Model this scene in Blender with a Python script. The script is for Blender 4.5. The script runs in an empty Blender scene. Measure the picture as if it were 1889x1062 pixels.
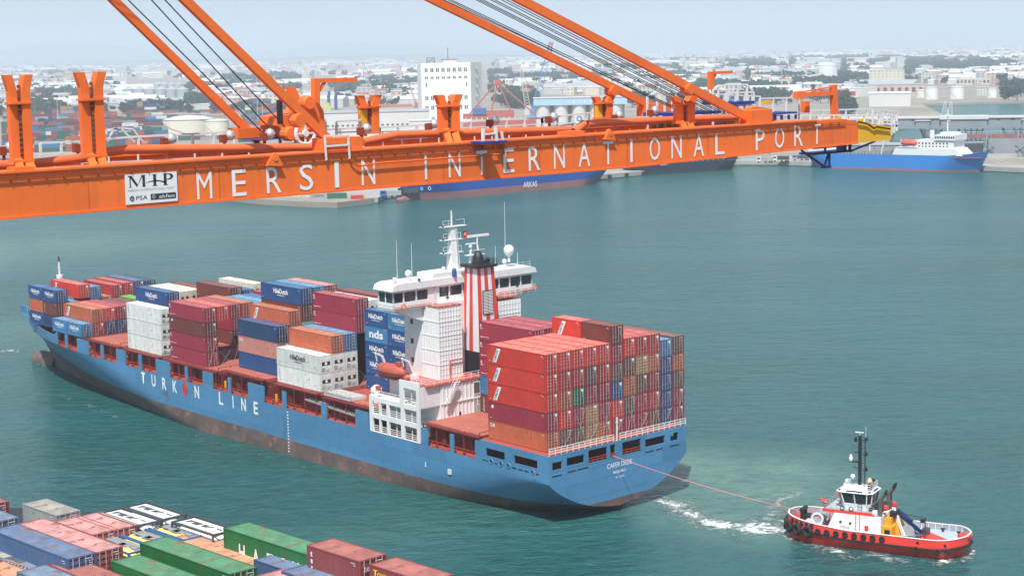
import bpy, math, random
import numpy as np
from mathutils import Matrix, Vector

C = bpy.context.scene
COL = C.collection
R = math.radians

# ------------------------------------------------------------------ camera
EYE = Vector((0, 0, 64.7)); FPX = 3240.0; IMW, IMH = 1889.0, 1062.0
_p, _r, _y = R(7.71), R(-1.125), R(48.8)
FWD = Vector((math.cos(_y)*math.cos(_p), math.sin(_y)*math.cos(_p), -math.sin(_p)))
_rt = Vector((math.sin(_y), -math.cos(_y), 0)); _up = _rt.cross(FWD)
RT = math.cos(_r)*_rt + math.sin(_r)*_up
UP = -math.sin(_r)*_rt + math.cos(_r)*_up
cam_d = bpy.data.cameras.new('camera'); cam = bpy.data.objects.new('camera', cam_d); COL.objects.link(cam)
cam_d.sensor_width = 36; cam_d.lens = FPX/IMW*36; cam_d.clip_start = 1; cam_d.clip_end = 120000
cam.matrix_world = Matrix(((RT.x, UP.x, -FWD.x, EYE.x), (RT.y, UP.y, -FWD.y, EYE.y), (RT.z, UP.z, -FWD.z, EYE.z), (0, 0, 0, 1)))
C.camera = cam
# ------------------------------------------------------------------ light
SUN_AZ, SUN_EL = 219.0, 58.0
world = bpy.data.worlds.new('World'); C.world = world; world.use_nodes = True
wn = world.node_tree; bg = wn.nodes['Background']
sky = wn.nodes.new('ShaderNodeTexSky'); sky.sky_type = 'NISHITA'; sky.sun_disc = False
sky.sun_elevation = R(SUN_EL); sky.sun_rotation = R(90-SUN_AZ)
sky.air_density = 1.3; sky.dust_density = 2.0; sky.ozone_density = 1.0; sky.altitude = 50
wn.links.new(sky.outputs[0], bg.inputs[0]); bg.inputs[1].default_value = 0.10
sun_d = bpy.data.lights.new('sun', 'SUN'); sun = bpy.data.objects.new('sun', sun_d); COL.objects.link(sun)
sun_d.energy = 5.0; sun_d.angle = R(0.53); sun_d.color = (1.0, 0.965, 0.91)
to_sun = Vector((math.cos(R(SUN_EL))*math.cos(R(SUN_AZ)), math.cos(R(SUN_EL))*math.sin(R(SUN_AZ)), math.sin(R(SUN_EL))))
sun.rotation_euler = to_sun.to_track_quat('Z', 'Y').to_euler(); sun.location = (-200, -200, 300)
C.view_settings.view_transform = 'Standard'; C.view_settings.look = 'None'
C.view_settings.gamma = 1; C.view_settings.exposure = 0.25; C.view_settings.use_curve_mapping = False
C.render.engine = 'CYCLES'
C.cycles.volume_bounces = 1; C.cycles.max_bounces = 6
HAZE_DENSITY = 1.5e-4

# ------------------------------------------------------------------ helpers
def at(px, py, z=None, x=None, y=None, dist=None):
    """point of the place seen at a position of the photograph, on a given plane or at a given distance"""
    d = FWD + RT*((px-IMW/2)/FPX) - UP*((py-IMH/2)/FPX)
    if z is not None: k = (z-EYE.z)/d.z
    elif x is not None: k = (x-EYE.x)/d.x
    elif y is not None: k = (y-EYE.y)/d.y
    else: k = dist/math.hypot(d.x, d.y)
    return EYE + d*k

def tag(o, label=None, cat=None, group=None, kind=None):
    if label: o['label'] = label
    if cat: o['category'] = cat
    if group: o['group'] = group
    if kind: o['kind'] = kind
    return o

def empty(name, mat=None, label=None, cat=None, group=None):
    o = bpy.data.objects.new(name, None); COL.objects.link(o); o.empty_display_size = 0.5
    if mat is not None: o.matrix_world = mat
    return tag(o, label, cat, group)

def T(x, y, z, rz=0): return Matrix.Translation((x, y, z)) @ Matrix.Rotation(rz, 4, 'Z')

def link(mesh, name, parent=None, mat=None):
    o = bpy.data.objects.new(name, mesh); COL.objects.link(o)
    if parent is not None: o.parent = parent
    if mat is not None: o.matrix_basis = mat
    return o

class MB:
    """collects boxes, bars, tubes and sheets into one mesh"""
    def __init__(s): s.v = []; s.f = []; s.m = []; s.k = 0
    def mat(s, k): s.k = k; return s
    def add(s, vs, fs):
        n = len(s.v); s.v += [tuple(p) for p in vs]; s.f += [tuple(i+n for i in f) for f in fs]; s.m += [s.k]*len(fs); return s
    def box(s, x0, y0, z0, x1, y1, z1):
        return s.add([(x0,y0,z0),(x1,y0,z0),(x1,y1,z0),(x0,y1,z0),(x0,y0,z1),(x1,y0,z1),(x1,y1,z1),(x0,y1,z1)],
            [(3,2,1,0),(4,5,6,7),(0,1,5,4),(1,2,6,5),(2,3,7,6),(3,0,4,7)])
    def bar(s, a, b, w, h=None, up=(0,0,1)):
        a = Vector(a); b = Vector(b); h = w if h is None else h
        d = (b-a).normalized(); u = Vector(up)
        if abs(d.dot(u)) > .98: u = Vector((1,0,0))
        r = d.cross(u).normalized(); u = r.cross(d)
        r = r*w/2; u = u*h/2
        return s.add([a-r-u,a+r-u,a+r+u,a-r+u,b-r-u,b+r-u,b+r+u,b-r+u], [(0,3,2,1),(4,5,6,7),(0,1,5,4),(1,2,6,5),(2,3,7,6),(3,0,4,7)])
    def tube(s, a, b, r0, r1=None, n=8, caps=True):
        a = Vector(a); b = Vector(b); r1 = r0 if r1 is None else r1
        d = (b-a).normalized(); u = Vector((0,0,1)) if abs(d.z) < .95 else Vector((1,0,0))
        x = d.cross(u).normalized(); y = x.cross(d)
        vs = []
        for p, rr in ((a, r0), (b, r1)):
            for i in range(n):
                t = 2*math.pi*i/n; vs.append(p + x*math.cos(t)*rr - y*math.sin(t)*rr)
        fs = [(i, (i+1) % n, n+(i+1) % n, n+i) for i in range(n)]
        if caps: fs += [tuple(range(n-1, -1, -1)), tuple(range(n, 2*n))]
        return s.add(vs, fs)
    def path(s, pts, r, n=6):
        for a, b in zip(pts[:-1], pts[1:]): s.tube(a, b, r, n=n)
        return s
    def lathe(s, c, prof, n=16, axis='z'):
        c = Vector(c); vs = []
        for r, z in prof:
            for i in range(n):
                t = 2*math.pi*i/n; a, b = r*math.cos(t), r*math.sin(t)
                vs.append(c + (Vector((a, b, z)) if axis == 'z' else Vector((z, a, b)) if axis == 'x' else Vector((b, z, a))))
        fs = []
        for j in range(len(prof)-1):
            for i in range(n):
                fs.append((j*n+i, j*n+(i+1) % n, (j+1)*n+(i+1) % n, (j+1)*n+i))
        fs.append(tuple(range(n-1, -1, -1))); k = (len(prof)-1)*n; fs.append(tuple(range(k, k+n)))
        return s.add(vs, fs)
    def torus(s, c, axis, R_, r, n=14, m=7):
        c = Vector(c); ax = Vector(axis).normalized(); u = ax.orthogonal().normalized(); w = ax.cross(u)
        vs = []
        for i in range(n):
            t = 2*math.pi*i/n; d = u*math.cos(t)+w*math.sin(t)
            for j in range(m):
                q = 2*math.pi*j/m; vs.append(c + d*(R_+r*math.cos(q)) + ax*(r*math.sin(q)))
        fs = [(i*m+j, ((i+1) % n)*m+j, ((i+1) % n)*m+(j+1) % m, i*m+(j+1) % m) for i in range(n) for j in range(m)]
        return s.add(vs, fs)
    def prism(s, pts, axis, a, b):
        """closed outline pts (2d) pushed along axis from a to b"""
        n = len(pts)
        def P(p, h): return (h, p[0], p[1]) if axis == 'x' else (p[0], h, p[1]) if axis == 'y' else (p[0], p[1], h)
        vs = [P(p, a) for p in pts] + [P(p, b) for p in pts]
        return s.add(vs, [tuple(range(n-1, -1, -1)), tuple(range(n, 2*n))] + [(i, (i+1) % n, n+(i+1) % n, n+i) for i in range(n)])
    def mesh(s, name, mats):
        me = bpy.data.meshes.new(name); me.from_pydata(s.v, [], s.f)
        if not isinstance(mats, (list, tuple)): mats = [mats]
        for m in mats: me.materials.append(m)
        if len(mats) > 1: me.polygons.foreach_set('material_index', s.m)
        me.update(); fix_normals(me); return me
    def build(s, name, mats, parent=None, smooth=False):
        me = s.mesh(name, mats)
        if smooth: shade(me)
        return link(me, name, parent)

def fix_normals(me):
    import bmesh
    b = bmesh.new(); b.from_mesh(me); bmesh.ops.recalc_face_normals(b, faces=b.faces); b.to_mesh(me); b.free()

def shade(me, angle=40):
    me.polygons.foreach_set('use_smooth', [True]*len(me.polygons))
    try: me.set_sharp_from_angle(angle=R(angle))
    except Exception: pass

def copy_tree(o, parent=None):
    c = o.copy(); COL.objects.link(c); c.parent = parent
    for ch in [q for q in o.children]: copy_tree(ch, c)
    return c

# ------------------------------------------------------------------ materials
MATS = {}
def paint(name, rgb, rough=0.55, var=0.12, scale=0.5, rust=0.0, metal=0.0, bump=0.0, streak=0.0, rustcol=(0.16,0.06,0.03), spec=0.5, oi=0.0):
    """paint, steel, stone: base colour with uneven tone, optional rust blotches and rain streaks"""
    if name in MATS: return MATS[name]
    m = bpy.data.materials.new(name); m.use_nodes = True; nt = m.node_tree; N = nt.nodes; L = nt.links
    b = N['Principled BSDF']; b.inputs['Roughness'].default_value = rough; b.inputs['Metallic'].default_value = metal
    b.inputs['Specular IOR Level'].default_value = spec
    tc = N.new('ShaderNodeTexCoord'); src = tc.outputs['Object']
    n1 = N.new('ShaderNodeTexNoise'); n1.inputs['Scale'].default_value = scale; n1.inputs['Detail'].default_value = 6; n1.inputs['Roughness'].default_value = .65
    L.new(src, n1.inputs['Vector'])
    mr = N.new('ShaderNodeMapRange'); mr.inputs[1].default_value = .3; mr.inputs[2].default_value = .7
    mr.inputs[3].default_value = 1-var; mr.inputs[4].default_value = 1+var*.6
    L.new(n1.outputs[0], mr.inputs[0])
    vm = N.new('ShaderNodeVectorMath'); vm.operation = 'SCALE'; vm.inputs[0].default_value = rgb; L.new(mr.outputs[0], vm.inputs['Scale'])
    out = vm.outputs[0]
    if oi:
        info = N.new('ShaderNodeObjectInfo'); hs = N.new('ShaderNodeHueSaturation')
        m2 = N.new('ShaderNodeMapRange'); m2.inputs[3].default_value = 1-oi; m2.inputs[4].default_value = 1+oi; L.new(info.outputs['Random'], m2.inputs[0])
        L.new(m2.outputs[0], hs.inputs['Value']); L.new(out, hs.inputs['Color']); out = hs.outputs[0]
    if streak:
        mp = N.new('ShaderNodeMapping'); mp.inputs['Scale'].default_value = (3.2, 3.2, .18); L.new(src, mp.inputs[0])
        n2 = N.new('ShaderNodeTexNoise'); n2.inputs['Scale'].default_value = 1.0; n2.inputs['Detail'].default_value = 4; L.new(mp.outputs[0], n2.inputs['Vector'])
        m3 = N.new('ShaderNodeMapRange'); m3.inputs[1].default_value = .5; m3.inputs[2].default_value = .75; m3.inputs[4].default_value = streak; L.new(n2.outputs[0], m3.inputs[0])
        mx = N.new('ShaderNodeMix'); mx.data_type = 'RGBA'; mx.inputs[7].default_value = tuple(c*.45+.03 for c in rgb)+(1,)
        L.new(m3.outputs[0], mx.inputs[0]); L.new(out, mx.inputs[6]); out = mx.outputs[2]
    if rust:
        n4 = N.new('ShaderNodeTexNoise'); n4.inputs['Scale'].default_value = scale*2.3; n4.inputs['Detail'].default_value = 8; n4.inputs['Roughness'].default_value = .75; L.new(src, n4.inputs['Vector'])
        m5 = N.new('ShaderNodeMapRange'); m5.inputs[1].default_value = .66-rust*.25; m5.inputs[2].default_value = .72-rust*.2; L.new(n4.outputs[0], m5.inputs[0])
        mx = N.new('ShaderNodeMix'); mx.data_type = 'RGBA'; mx.inputs[7].default_value = tuple(rustcol)+(1,)
        L.new(m5.outputs[0], mx.inputs[0]); L.new(out, mx.inputs[6]); out = mx.outputs[2]
    L.new(out, b.inputs['Base Color'])
    if bump:
        n3 = N.new('ShaderNodeTexNoise'); n3.inputs['Scale'].default_value = scale*6; n3.inputs['Detail'].default_value = 5; L.new(src, n3.inputs['Vector'])
        bp = N.new('ShaderNodeBump'); bp.inputs['Strength'].default_value = bump; bp.inputs['Distance'].default_value = .1
        L.new(n3.outputs[0], bp.inputs['Height']); L.new(bp.outputs[0], b.inputs['Normal'])
    MATS[name] = m; return m

def hull_paint(name, rgb, plate=(7.5, 2.4), var=.10, scuff=(.05,.09,.13), amount=.45, rust=.10):
    """ship side plating: plates of slightly different tone, weld seams, scuffs and rust runs"""
    m = paint(name, rgb, .42, var, .08, rust=rust, streak=.30); nt = m.node_tree; N = nt.nodes; L = nt.links; b = N['Principled BSDF']
    tc = N.new('ShaderNodeTexCoord'); sx = N.new('ShaderNodeSeparateXYZ'); L.new(tc.outputs['Object'], sx.inputs[0]); ad = N.new('ShaderNodeMath'); ad.operation = 'ADD'; L.new(sx.outputs[0], ad.inputs[0]); L.new(sx.outputs[1], ad.inputs[1])
    cx = N.new('ShaderNodeCombineXYZ'); L.new(ad.outputs[0], cx.inputs[0]); L.new(sx.outputs[2], cx.inputs[1])
    br = N.new('ShaderNodeTexBrick'); br.inputs['Scale'].default_value = 1; br.inputs['Brick Width'].default_value = plate[0]; br.inputs['Row Height'].default_value = plate[1]; br.inputs['Mortar Size'].default_value = .035
    br.inputs['Color1'].default_value = (.90,.90,.90,1); br.inputs['Color2'].default_value = (1.07,1.07,1.07,1); br.inputs['Mortar'].default_value = (.72,.72,.72,1); L.new(cx.outputs[0], br.inputs['Vector'])
    old = b.inputs['Base Color'].links[0].from_socket; mx = N.new('ShaderNodeMix'); mx.data_type = 'RGBA'; mx.blend_type = 'MULTIPLY'; mx.inputs[0].default_value = 1; L.new(old, mx.inputs[6]); L.new(br.outputs['Color'], mx.inputs[7])
    mp = N.new('ShaderNodeMapping'); mp.inputs['Scale'].default_value = (.15, .15, 1.6); L.new(tc.outputs['Object'], mp.inputs[0]); n = N.new('ShaderNodeTexNoise'); n.inputs['Scale'].default_value = .8; n.inputs['Detail'].default_value = 8; n.inputs['Roughness'].default_value = .8; L.new(mp.outputs[0], n.inputs['Vector'])
    r = N.new('ShaderNodeMapRange'); r.inputs[1].default_value = .60; r.inputs[2].default_value = .72; r.inputs[4].default_value = amount; L.new(n.outputs[0], r.inputs[0])
    m2 = N.new('ShaderNodeMix'); m2.data_type = 'RGBA'; m2.inputs[7].default_value = tuple(scuff)+(1,); L.new(r.outputs[0], m2.inputs[0]); L.new(mx.outputs[2], m2.inputs[6]); L.new(m2.outputs[2], b.inputs['Base Color'])
    bp = N.new('ShaderNodeBump'); bp.inputs['Strength'].default_value = .25; bp.inputs['Distance'].default_value = .08; L.new(br.outputs['Fac'], bp.inputs['Height']); bp.invert = True
    n2 = N.new('ShaderNodeTexNoise'); n2.inputs['Scale'].default_value = .45; n2.inputs['Detail'].default_value = 2; L.new(tc.outputs['Object'], n2.inputs['Vector']); b2 = N.new('ShaderNodeBump'); b2.inputs['Strength'].default_value = .3; b2.inputs['Distance'].default_value = .25
    L.new(n2.outputs[0], b2.inputs['Height']); L.new(bp.outputs[0], b2.inputs['Normal']); L.new(b2.outputs[0], b.inputs['Normal'])
    return m

def glass(name='dark_glass', rgb=(.02,.035,.04)):
    if name in MATS: return MATS[name]
    m = bpy.data.materials.new(name); m.use_nodes = True; b = m.node_tree.nodes['Principled BSDF']
    b.inputs['Base Color'].default_value = rgb+(1,); b.inputs['Roughness'].default_value = .06; b.inputs['Specular IOR Level'].default_value = .8
    MATS[name] = m; return m

WHITE = paint('white_paint', (.72,.73,.72), .45, .08, .4, streak=.18)
BLACK = paint('black_paint', (.018,.018,.02), .5, .2)
GALV = paint('galvanised_steel', (.42,.42,.40), .45, .15, 1.0, metal=.3)
RUBBER = paint('black_rubber', (.022,.02,.02), .85, .3, 2)
GLASS = glass()
ORANGE = paint('orange_crane_paint', (.84,.165,.026), .45, .12, .5, streak=.22, rust=.05, rustcol=(.42,.07,.03))
YELLOW = paint('yellow_paint', (.78,.42,.02), .5, .08, .5)
BLUEDECK = paint('blue_deck_paint', (.02,.045,.28), .5, .1)
LETTER = paint('white_lettering', (.80,.80,.80), .5, .04, 1.0)

GIRDER = hull_paint('girder_orange_paint', (.84,.165,.026), (6.1, 3.0), .07, (.62,.12,.03), .18, 0)
# ------------------------------------------------------------------ lettering
TEXTS = {}
def text_mesh(txt, height, width=None, mat=None, extrude=.008, bold=0.0, key=''):
    """flat lettering in the x-z plane, facing -y, origin at its lower left corner"""
    k = (txt, height, width, mat.name if mat else '', bold)
    if k in TEXTS: return TEXTS[k]
    cu = bpy.data.curves.new('lettering', 'FONT'); cu.body = txt; cu.extrude = 0; cu.offset = bold; cu.resolution_u = 3
    o = bpy.data.objects.new('lettering', cu); COL.objects.link(o)
    dg = bpy.context.evaluated_depsgraph_get(); dg.update()
    me = bpy.data.meshes.new_from_object(o.evaluated_get(dg)); bpy.data.objects.remove(o); bpy.data.curves.remove(cu)
    co = np.empty(len(me.vertices)*3, 'f'); me.vertices.foreach_get('co', co); co = co.reshape(-1, 3)
    mn, mx = co.min(0), co.max(0); sz = mx-mn
    sy = height/sz[1]; sx = width/sz[0] if width else sy
    new = np.zeros_like(co); new[:, 0] = (co[:, 0]-mn[0])*sx; new[:, 2] = (co[:, 1]-mn[1])*sy; new[:, 1] = 0
    me.vertices.foreach_set('co', new.ravel()); me.materials.clear(); me.materials.append(mat or LETTER); me.name = 'lettering'
    me.update(); me['w'] = float(sz[0]*sx); TEXTS[k] = me; return me
# facing -x (port side of a ship whose bow is +y): reading direction runs from +y to -y
FACE_PORT = Matrix(((0, 1, 0, 0), (-1, 0, 0, 0), (0, 0, 1, 0), (0, 0, 0, 1)))
FACE_AFT = Matrix.Identity(4)
# ================================================================== water
def water_material():
    m = bpy.data.materials.new('sea_water'); m.use_nodes = True; nt = m.node_tree; N = nt.nodes; L = nt.links
    b = N['Principled BSDF']; b.inputs['IOR'].default_value = 1.33; b.inputs['Roughness'].default_value = .12
    geo = N.new('ShaderNodeNewGeometry'); P = geo.outputs['Position']
    def noise(scale, detail=3, stretch=(1,1,1), rot=0, rough=.55, dist=0):
        vr = N.new('ShaderNodeVectorRotate'); vr.rotation_type = 'Z_AXIS'; vr.inputs['Angle'].default_value = R(131)+rot-.3; L.new(P, vr.inputs['Vector'])
        mp = N.new('ShaderNodeMapping'); mp.inputs['Scale'].default_value = stretch; L.new(vr.outputs[0], mp.inputs[0])
        n = N.new('ShaderNodeTexNoise'); n.inputs['Scale'].default_value = scale; n.inputs['Detail'].default_value = detail; n.inputs['Roughness'].default_value = rough; n.inputs['Distortion'].default_value = dist
        L.new(mp.outputs[0], n.inputs['Vector']); return n.outputs[0]
    def rng(v, a, b_, c=0, d=1):
        r = N.new('ShaderNodeMapRange'); r.inputs[1].default_value = a; r.inputs[2].default_value = b_; r.inputs[3].default_value = c; r.inputs[4].default_value = d; L.new(v, r.inputs[0]); return r.outputs[0]
    def mix(f, a, b_):
        x = N.new('ShaderNodeMix'); x.data_type = 'RGBA'
        if hasattr(f, 'links'): L.new(f, x.inputs[0])
        else: x.inputs[0].default_value = f
        for i, c in ((6, a), (7, b_)):
            if hasattr(c, 'links'): L.new(c, x.inputs[i])
            else: x.inputs[i].default_value = tuple(c)+(1,)
        return x.outputs[2]
    def math_(op, a, b_):
        x = N.new('ShaderNodeMath'); x.operation = op
        for i, c in enumerate((a, b_)):
            if hasattr(c, 'links'): L.new(c, x.inputs[i])
            else: x.inputs[i].default_value = c
        return x.outputs[0]
    big = rng(noise(.011, 5, (1, .5, 1), .2, .6, .8), .35, .65)
    col = mix(big, (.009,.074,.064), (.016,.098,.100))
    at1 = N.new('ShaderNodeAttribute'); at1.attribute_name = 'silt'
    at2 = N.new('ShaderNodeAttribute'); at2.attribute_name = 'foam'
    sn = rng(noise(.06, 5, rough=.6, dist=.8), .3, .7, .55, 1.15)
    col = mix(math_('MULTIPLY', at1.outputs['Fac'], sn), col, (.135,.255,.20))
    col = mix(rng(noise(.80, 6, (1, .46, 1), .1, .70), .42, .62, 0, .50), col, (.034,.145,.145))  # ripple shading painted into the colour: lighter crests
    col = mix(rng(noise(.50, 5, (1, .42, 1), .3, .68), .50, .64, 0, .34), col, (.003,.038,.038))  # ripple shading painted into the colour: darker troughs
    fn = noise(.55, 7, rough=.72, dist=1.2); fn2 = noise(.10, 4, dist=1.0)
    f = math_('ADD', at2.outputs['Fac'], math_('MULTIPLY', math_('SUBTRACT', fn, .5), 2.4)); f = math_('ADD', f, math_('MULTIPLY', math_('SUBTRACT', fn2, .5), .7))
    foam = math_('MULTIPLY', rng(f, .48, .85), rng(at2.outputs['Fac'], .03, .25))
    # a few whitecaps, scattered flecks
    fl = math_('MULTIPLY', rng(noise(.45, 5, rough=.7), .735, .77), rng(noise(.02, 3), .55, .66))
    foam = math_('MAXIMUM', foam, math_('MULTIPLY', fl, .6))
    col = mix(foam, col, (.72,.78,.76))
    L.new(col, b.inputs['Base Color'])
    L.new(rng(foam, 0, 1, .20, .8), b.inputs['Roughness'])
    w1 = noise(.22, 3, (1, .45, 1), .25); w2 = noise(.55, 5, (1, .5, 1), .05, .65); w3 = noise(1.9, 3, (1, .6, 1), -.2)
    h = math_('ADD', math_('MULTIPLY', w1, .62), math_('ADD', math_('MULTIPLY', w2, .46), math_('MULTIPLY', w3, .16)))
    h = math_('MULTIPLY', h, rng(noise(.018, 4, (1, .35, 1), .4, .6, .6), .35, .65, .55, 1.25))
    h = math_('ADD', h, math_('MULTIPLY', foam, .15))
    bp = N.new('ShaderNodeBump'); bp.inputs['Strength'].default_value = .95; bp.inputs['Distance'].default_value = 2.6
    L.new(h, bp.inputs['Height']); L.new(bp.outputs[0], b.inputs['Normal'])
    return m

def axis_steps(lo, a, b, hi, step, grow=1.18):
    c = list(np.arange(a, b+.01, step)); d = step
    while c[-1] < hi: d *= grow; c.append(c[-1]+d)
    d = step; pre = []; x = a
    while x > lo: d *= grow; x -= d; pre.append(x)
    return np.array(pre[::-1]+c)
xs = axis_steps(-9000, 60, 300, 33000, 2.0); ys = axis_steps(-9000, 70, 400, 33000, 2.0)
X, Y = np.meshgrid(xs, ys); nx, ny = len(xs), len(ys)
def seg_dist(pts):
    """distance field to a polyline with a radius per point, as 1 on the line falling to 0 at the radius"""
    out = np.zeros_like(X)
    for (a, ra), (b, rb) in zip(pts[:-1], pts[1:]):
        dx, dy = b.x-a.x, b.y-a.y; L2 = dx*dx+dy*dy+1e-6
        t = np.clip(((X-a.x)*dx+(Y-a.y)*dy)/L2, 0, 1)
        d = np.hypot(X-a.x-t*dx, Y-a.y-t*dy)/(ra+(rb-ra)*t); out = np.maximum(out, np.clip(1-d, 0, 1))
    return out
def trail(spec, gain=1.0): return seg_dist([(at(px, py, z=0), r) for px, py, r in spec])*gain
foam = np.zeros_like(X)
for spec, g in [
    ([(1205,916,2),(1245,930,3.5),(1280,950,5),(1320,968,5),(1380,976,4),(1445,980,4)], 1.0),
    ([(1300,952,2),(1360,968,3),(1440,962,2.5)], .8),([(1225,905,2),(1260,918,3),(1300,945,3)],.55),([(1330,985,2),(1400,992,2)],.5),([(1390,960,2),(1430,950,3)],.6),
    ([(1215,900,1),(1235,915,2)], .5),
    ([(1445,990,1.5),(1500,1006,1.6),(1560,1016,1.8),(1640,1026,2.0),(1700,1036,2.2),(1775,1030,2.2),(1800,1010,1.5)], .95),
    ([(1500,1012,2.5),(1570,1028,3.0),(1650,1040,2.5)], .55),
    ([(1420,945,2.5),(1440,920,3),(1470,905,2)], .75),
    ([(1430,848,1.5),(1470,850,2)], .5),([(1480,878,1.2),(1500,886,1.6),(1490,892,1)], .45),([(1520,905,1.5),(1530,910,1.5)], .5),
    ([(0,648,2.5),(22,646,3),(34,650,1)], .7),([(60,662,1.2),(70,670,1.6),(100,678,1.2)], .6),
    ([(130,735,1.2),(160,742,1.6),(205,764,1.2),(230,778,1)], .6),([(225,775,.8),(400,812,1.0),(560,860,1.0),(760,896,1.0),(900,915,1.0)], .36),
    ([(664,935,1.0),(674,948,2.0),(690,956,1.2)], .42),([(810,838,.6),(700,888,.6),(800,905,.8),(900,925,.8)], .3),
    ([(590,372+2,2),(500,372,2)], .2)]:
    foam = np.maximum(foam, trail(spec, g))
silt = np.zeros_like(X)
for spec, g in [
    ([(1262,850,18),(1330,880,27),(1410,905,27),(1455,862,16)], 1.0),
    ([(1250,905,10),(1300,950,14),(1400,975,13)], .8),
    ([(-80,470,75),(90,455,65),(180,450,40)], .75),([(-60,620,40),(60,600,22)], .40),
    ([(420,398,40),(700,396,34),(900,388,30),(1120,372,26)], .30),
    ([(480,1062,22),(620,1000,18),(900,960,22)], .18)]:
    silt = np.maximum(silt, trail(spec, g))
V = np.stack([X, Y, np.zeros_like(X)], -1).reshape(-1, 3)
i = np.arange(ny-1)[:, None]*nx+np.arange(nx-1)[None]; i = i.ravel()
F = np.stack([i, i+1, i+nx+1, i+nx], -1)
me = bpy.data.meshes.new('water'); me.vertices.add(len(V)); me.vertices.foreach_set('co', V.ravel())
me.loops.add(F.size); me.polygons.add(len(F)); me.loops.foreach_set('vertex_index', F.ravel().astype('i'))
me.polygons.foreach_set('loop_start', np.arange(0, F.size, 4, dtype='i')); me.update(calc_edges=True)
for nm, a in (('foam', foam), ('silt', silt)):
    k = me.attributes.new(nm, 'FLOAT', 'POINT'); k.data.foreach_set('value', a.ravel().astype('f'))
me.materials.append(water_material())
tag(link(me, 'water'), kind='structure')
# ================================================================== containers
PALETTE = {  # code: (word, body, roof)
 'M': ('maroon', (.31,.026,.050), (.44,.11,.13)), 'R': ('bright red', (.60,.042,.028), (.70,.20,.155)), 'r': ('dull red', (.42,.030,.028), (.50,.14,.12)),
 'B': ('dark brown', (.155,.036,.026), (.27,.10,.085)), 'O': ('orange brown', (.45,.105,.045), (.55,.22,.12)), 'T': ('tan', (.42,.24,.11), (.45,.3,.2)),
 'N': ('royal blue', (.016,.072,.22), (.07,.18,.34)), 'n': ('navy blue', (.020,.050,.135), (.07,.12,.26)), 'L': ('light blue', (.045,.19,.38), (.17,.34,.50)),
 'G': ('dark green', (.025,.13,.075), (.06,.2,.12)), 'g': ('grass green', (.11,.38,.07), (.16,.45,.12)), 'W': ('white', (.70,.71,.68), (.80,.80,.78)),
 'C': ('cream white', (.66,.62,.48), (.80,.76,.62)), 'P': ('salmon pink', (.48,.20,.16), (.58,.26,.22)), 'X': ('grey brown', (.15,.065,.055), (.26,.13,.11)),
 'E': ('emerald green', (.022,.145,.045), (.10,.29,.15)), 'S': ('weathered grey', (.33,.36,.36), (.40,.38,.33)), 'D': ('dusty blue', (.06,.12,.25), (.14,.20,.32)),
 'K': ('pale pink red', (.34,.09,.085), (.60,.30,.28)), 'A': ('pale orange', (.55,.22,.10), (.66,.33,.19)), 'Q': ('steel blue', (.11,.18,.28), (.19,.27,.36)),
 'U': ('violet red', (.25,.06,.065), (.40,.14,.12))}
DARKLOGO = paint('dark_lettering', (.03,.05,.09), .5, .05); YELLOWLET = paint('yellow_lettering', (.8,.5,.02), .5, .05)
LOCK = paint('lock_rod_steel', (.52,.45,.43), .45, .2, metal=.2)
def body_mat(c): return paint(PALETTE[c][0].replace(' ', '_')+'_container_paint', PALETTE[c][1], .5, .16, .45, rust=.30, streak=.42, oi=.12)
def roof_mat(c): return paint(PALETTE[c][0].replace(' ', '_')+'_bleached_and_sunlit_roof', PALETTE[c][2], .7, .42, .45, rust=.50, oi=.10, rustcol=(.22,.11,.07))  # paler than the walls: faded paint, with brighter top light painted in
CM = {}
DOORDARK = paint('door_gasket_and_recess_shade', (.035,.022,.022), .8, .2)  # black of the centre gasket, also used as painted shade in door recesses
def corrugated(mb, L, z0, z1, x, dx, pitch=.278):
    """vertical corrugations along y on the plane x, recessed by dx"""
    n = max(2, int(round((L-.36)/pitch))); p = (L-.36)/n; y = .18; pts = []
    for i in range(n):
        pts += [(x, y), (x, y+p*.25), (x+dx, y+p*.5), (x+dx, y+p*.75)]; y += p
    pts.append((x, y)); m = len(pts)
    mb.add([(a, b, z0) for a, b in pts]+[(a, b, z1) for a, b in pts], [(k, k+1, m+k+1, m+k) for k in range(m-1)])
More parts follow.
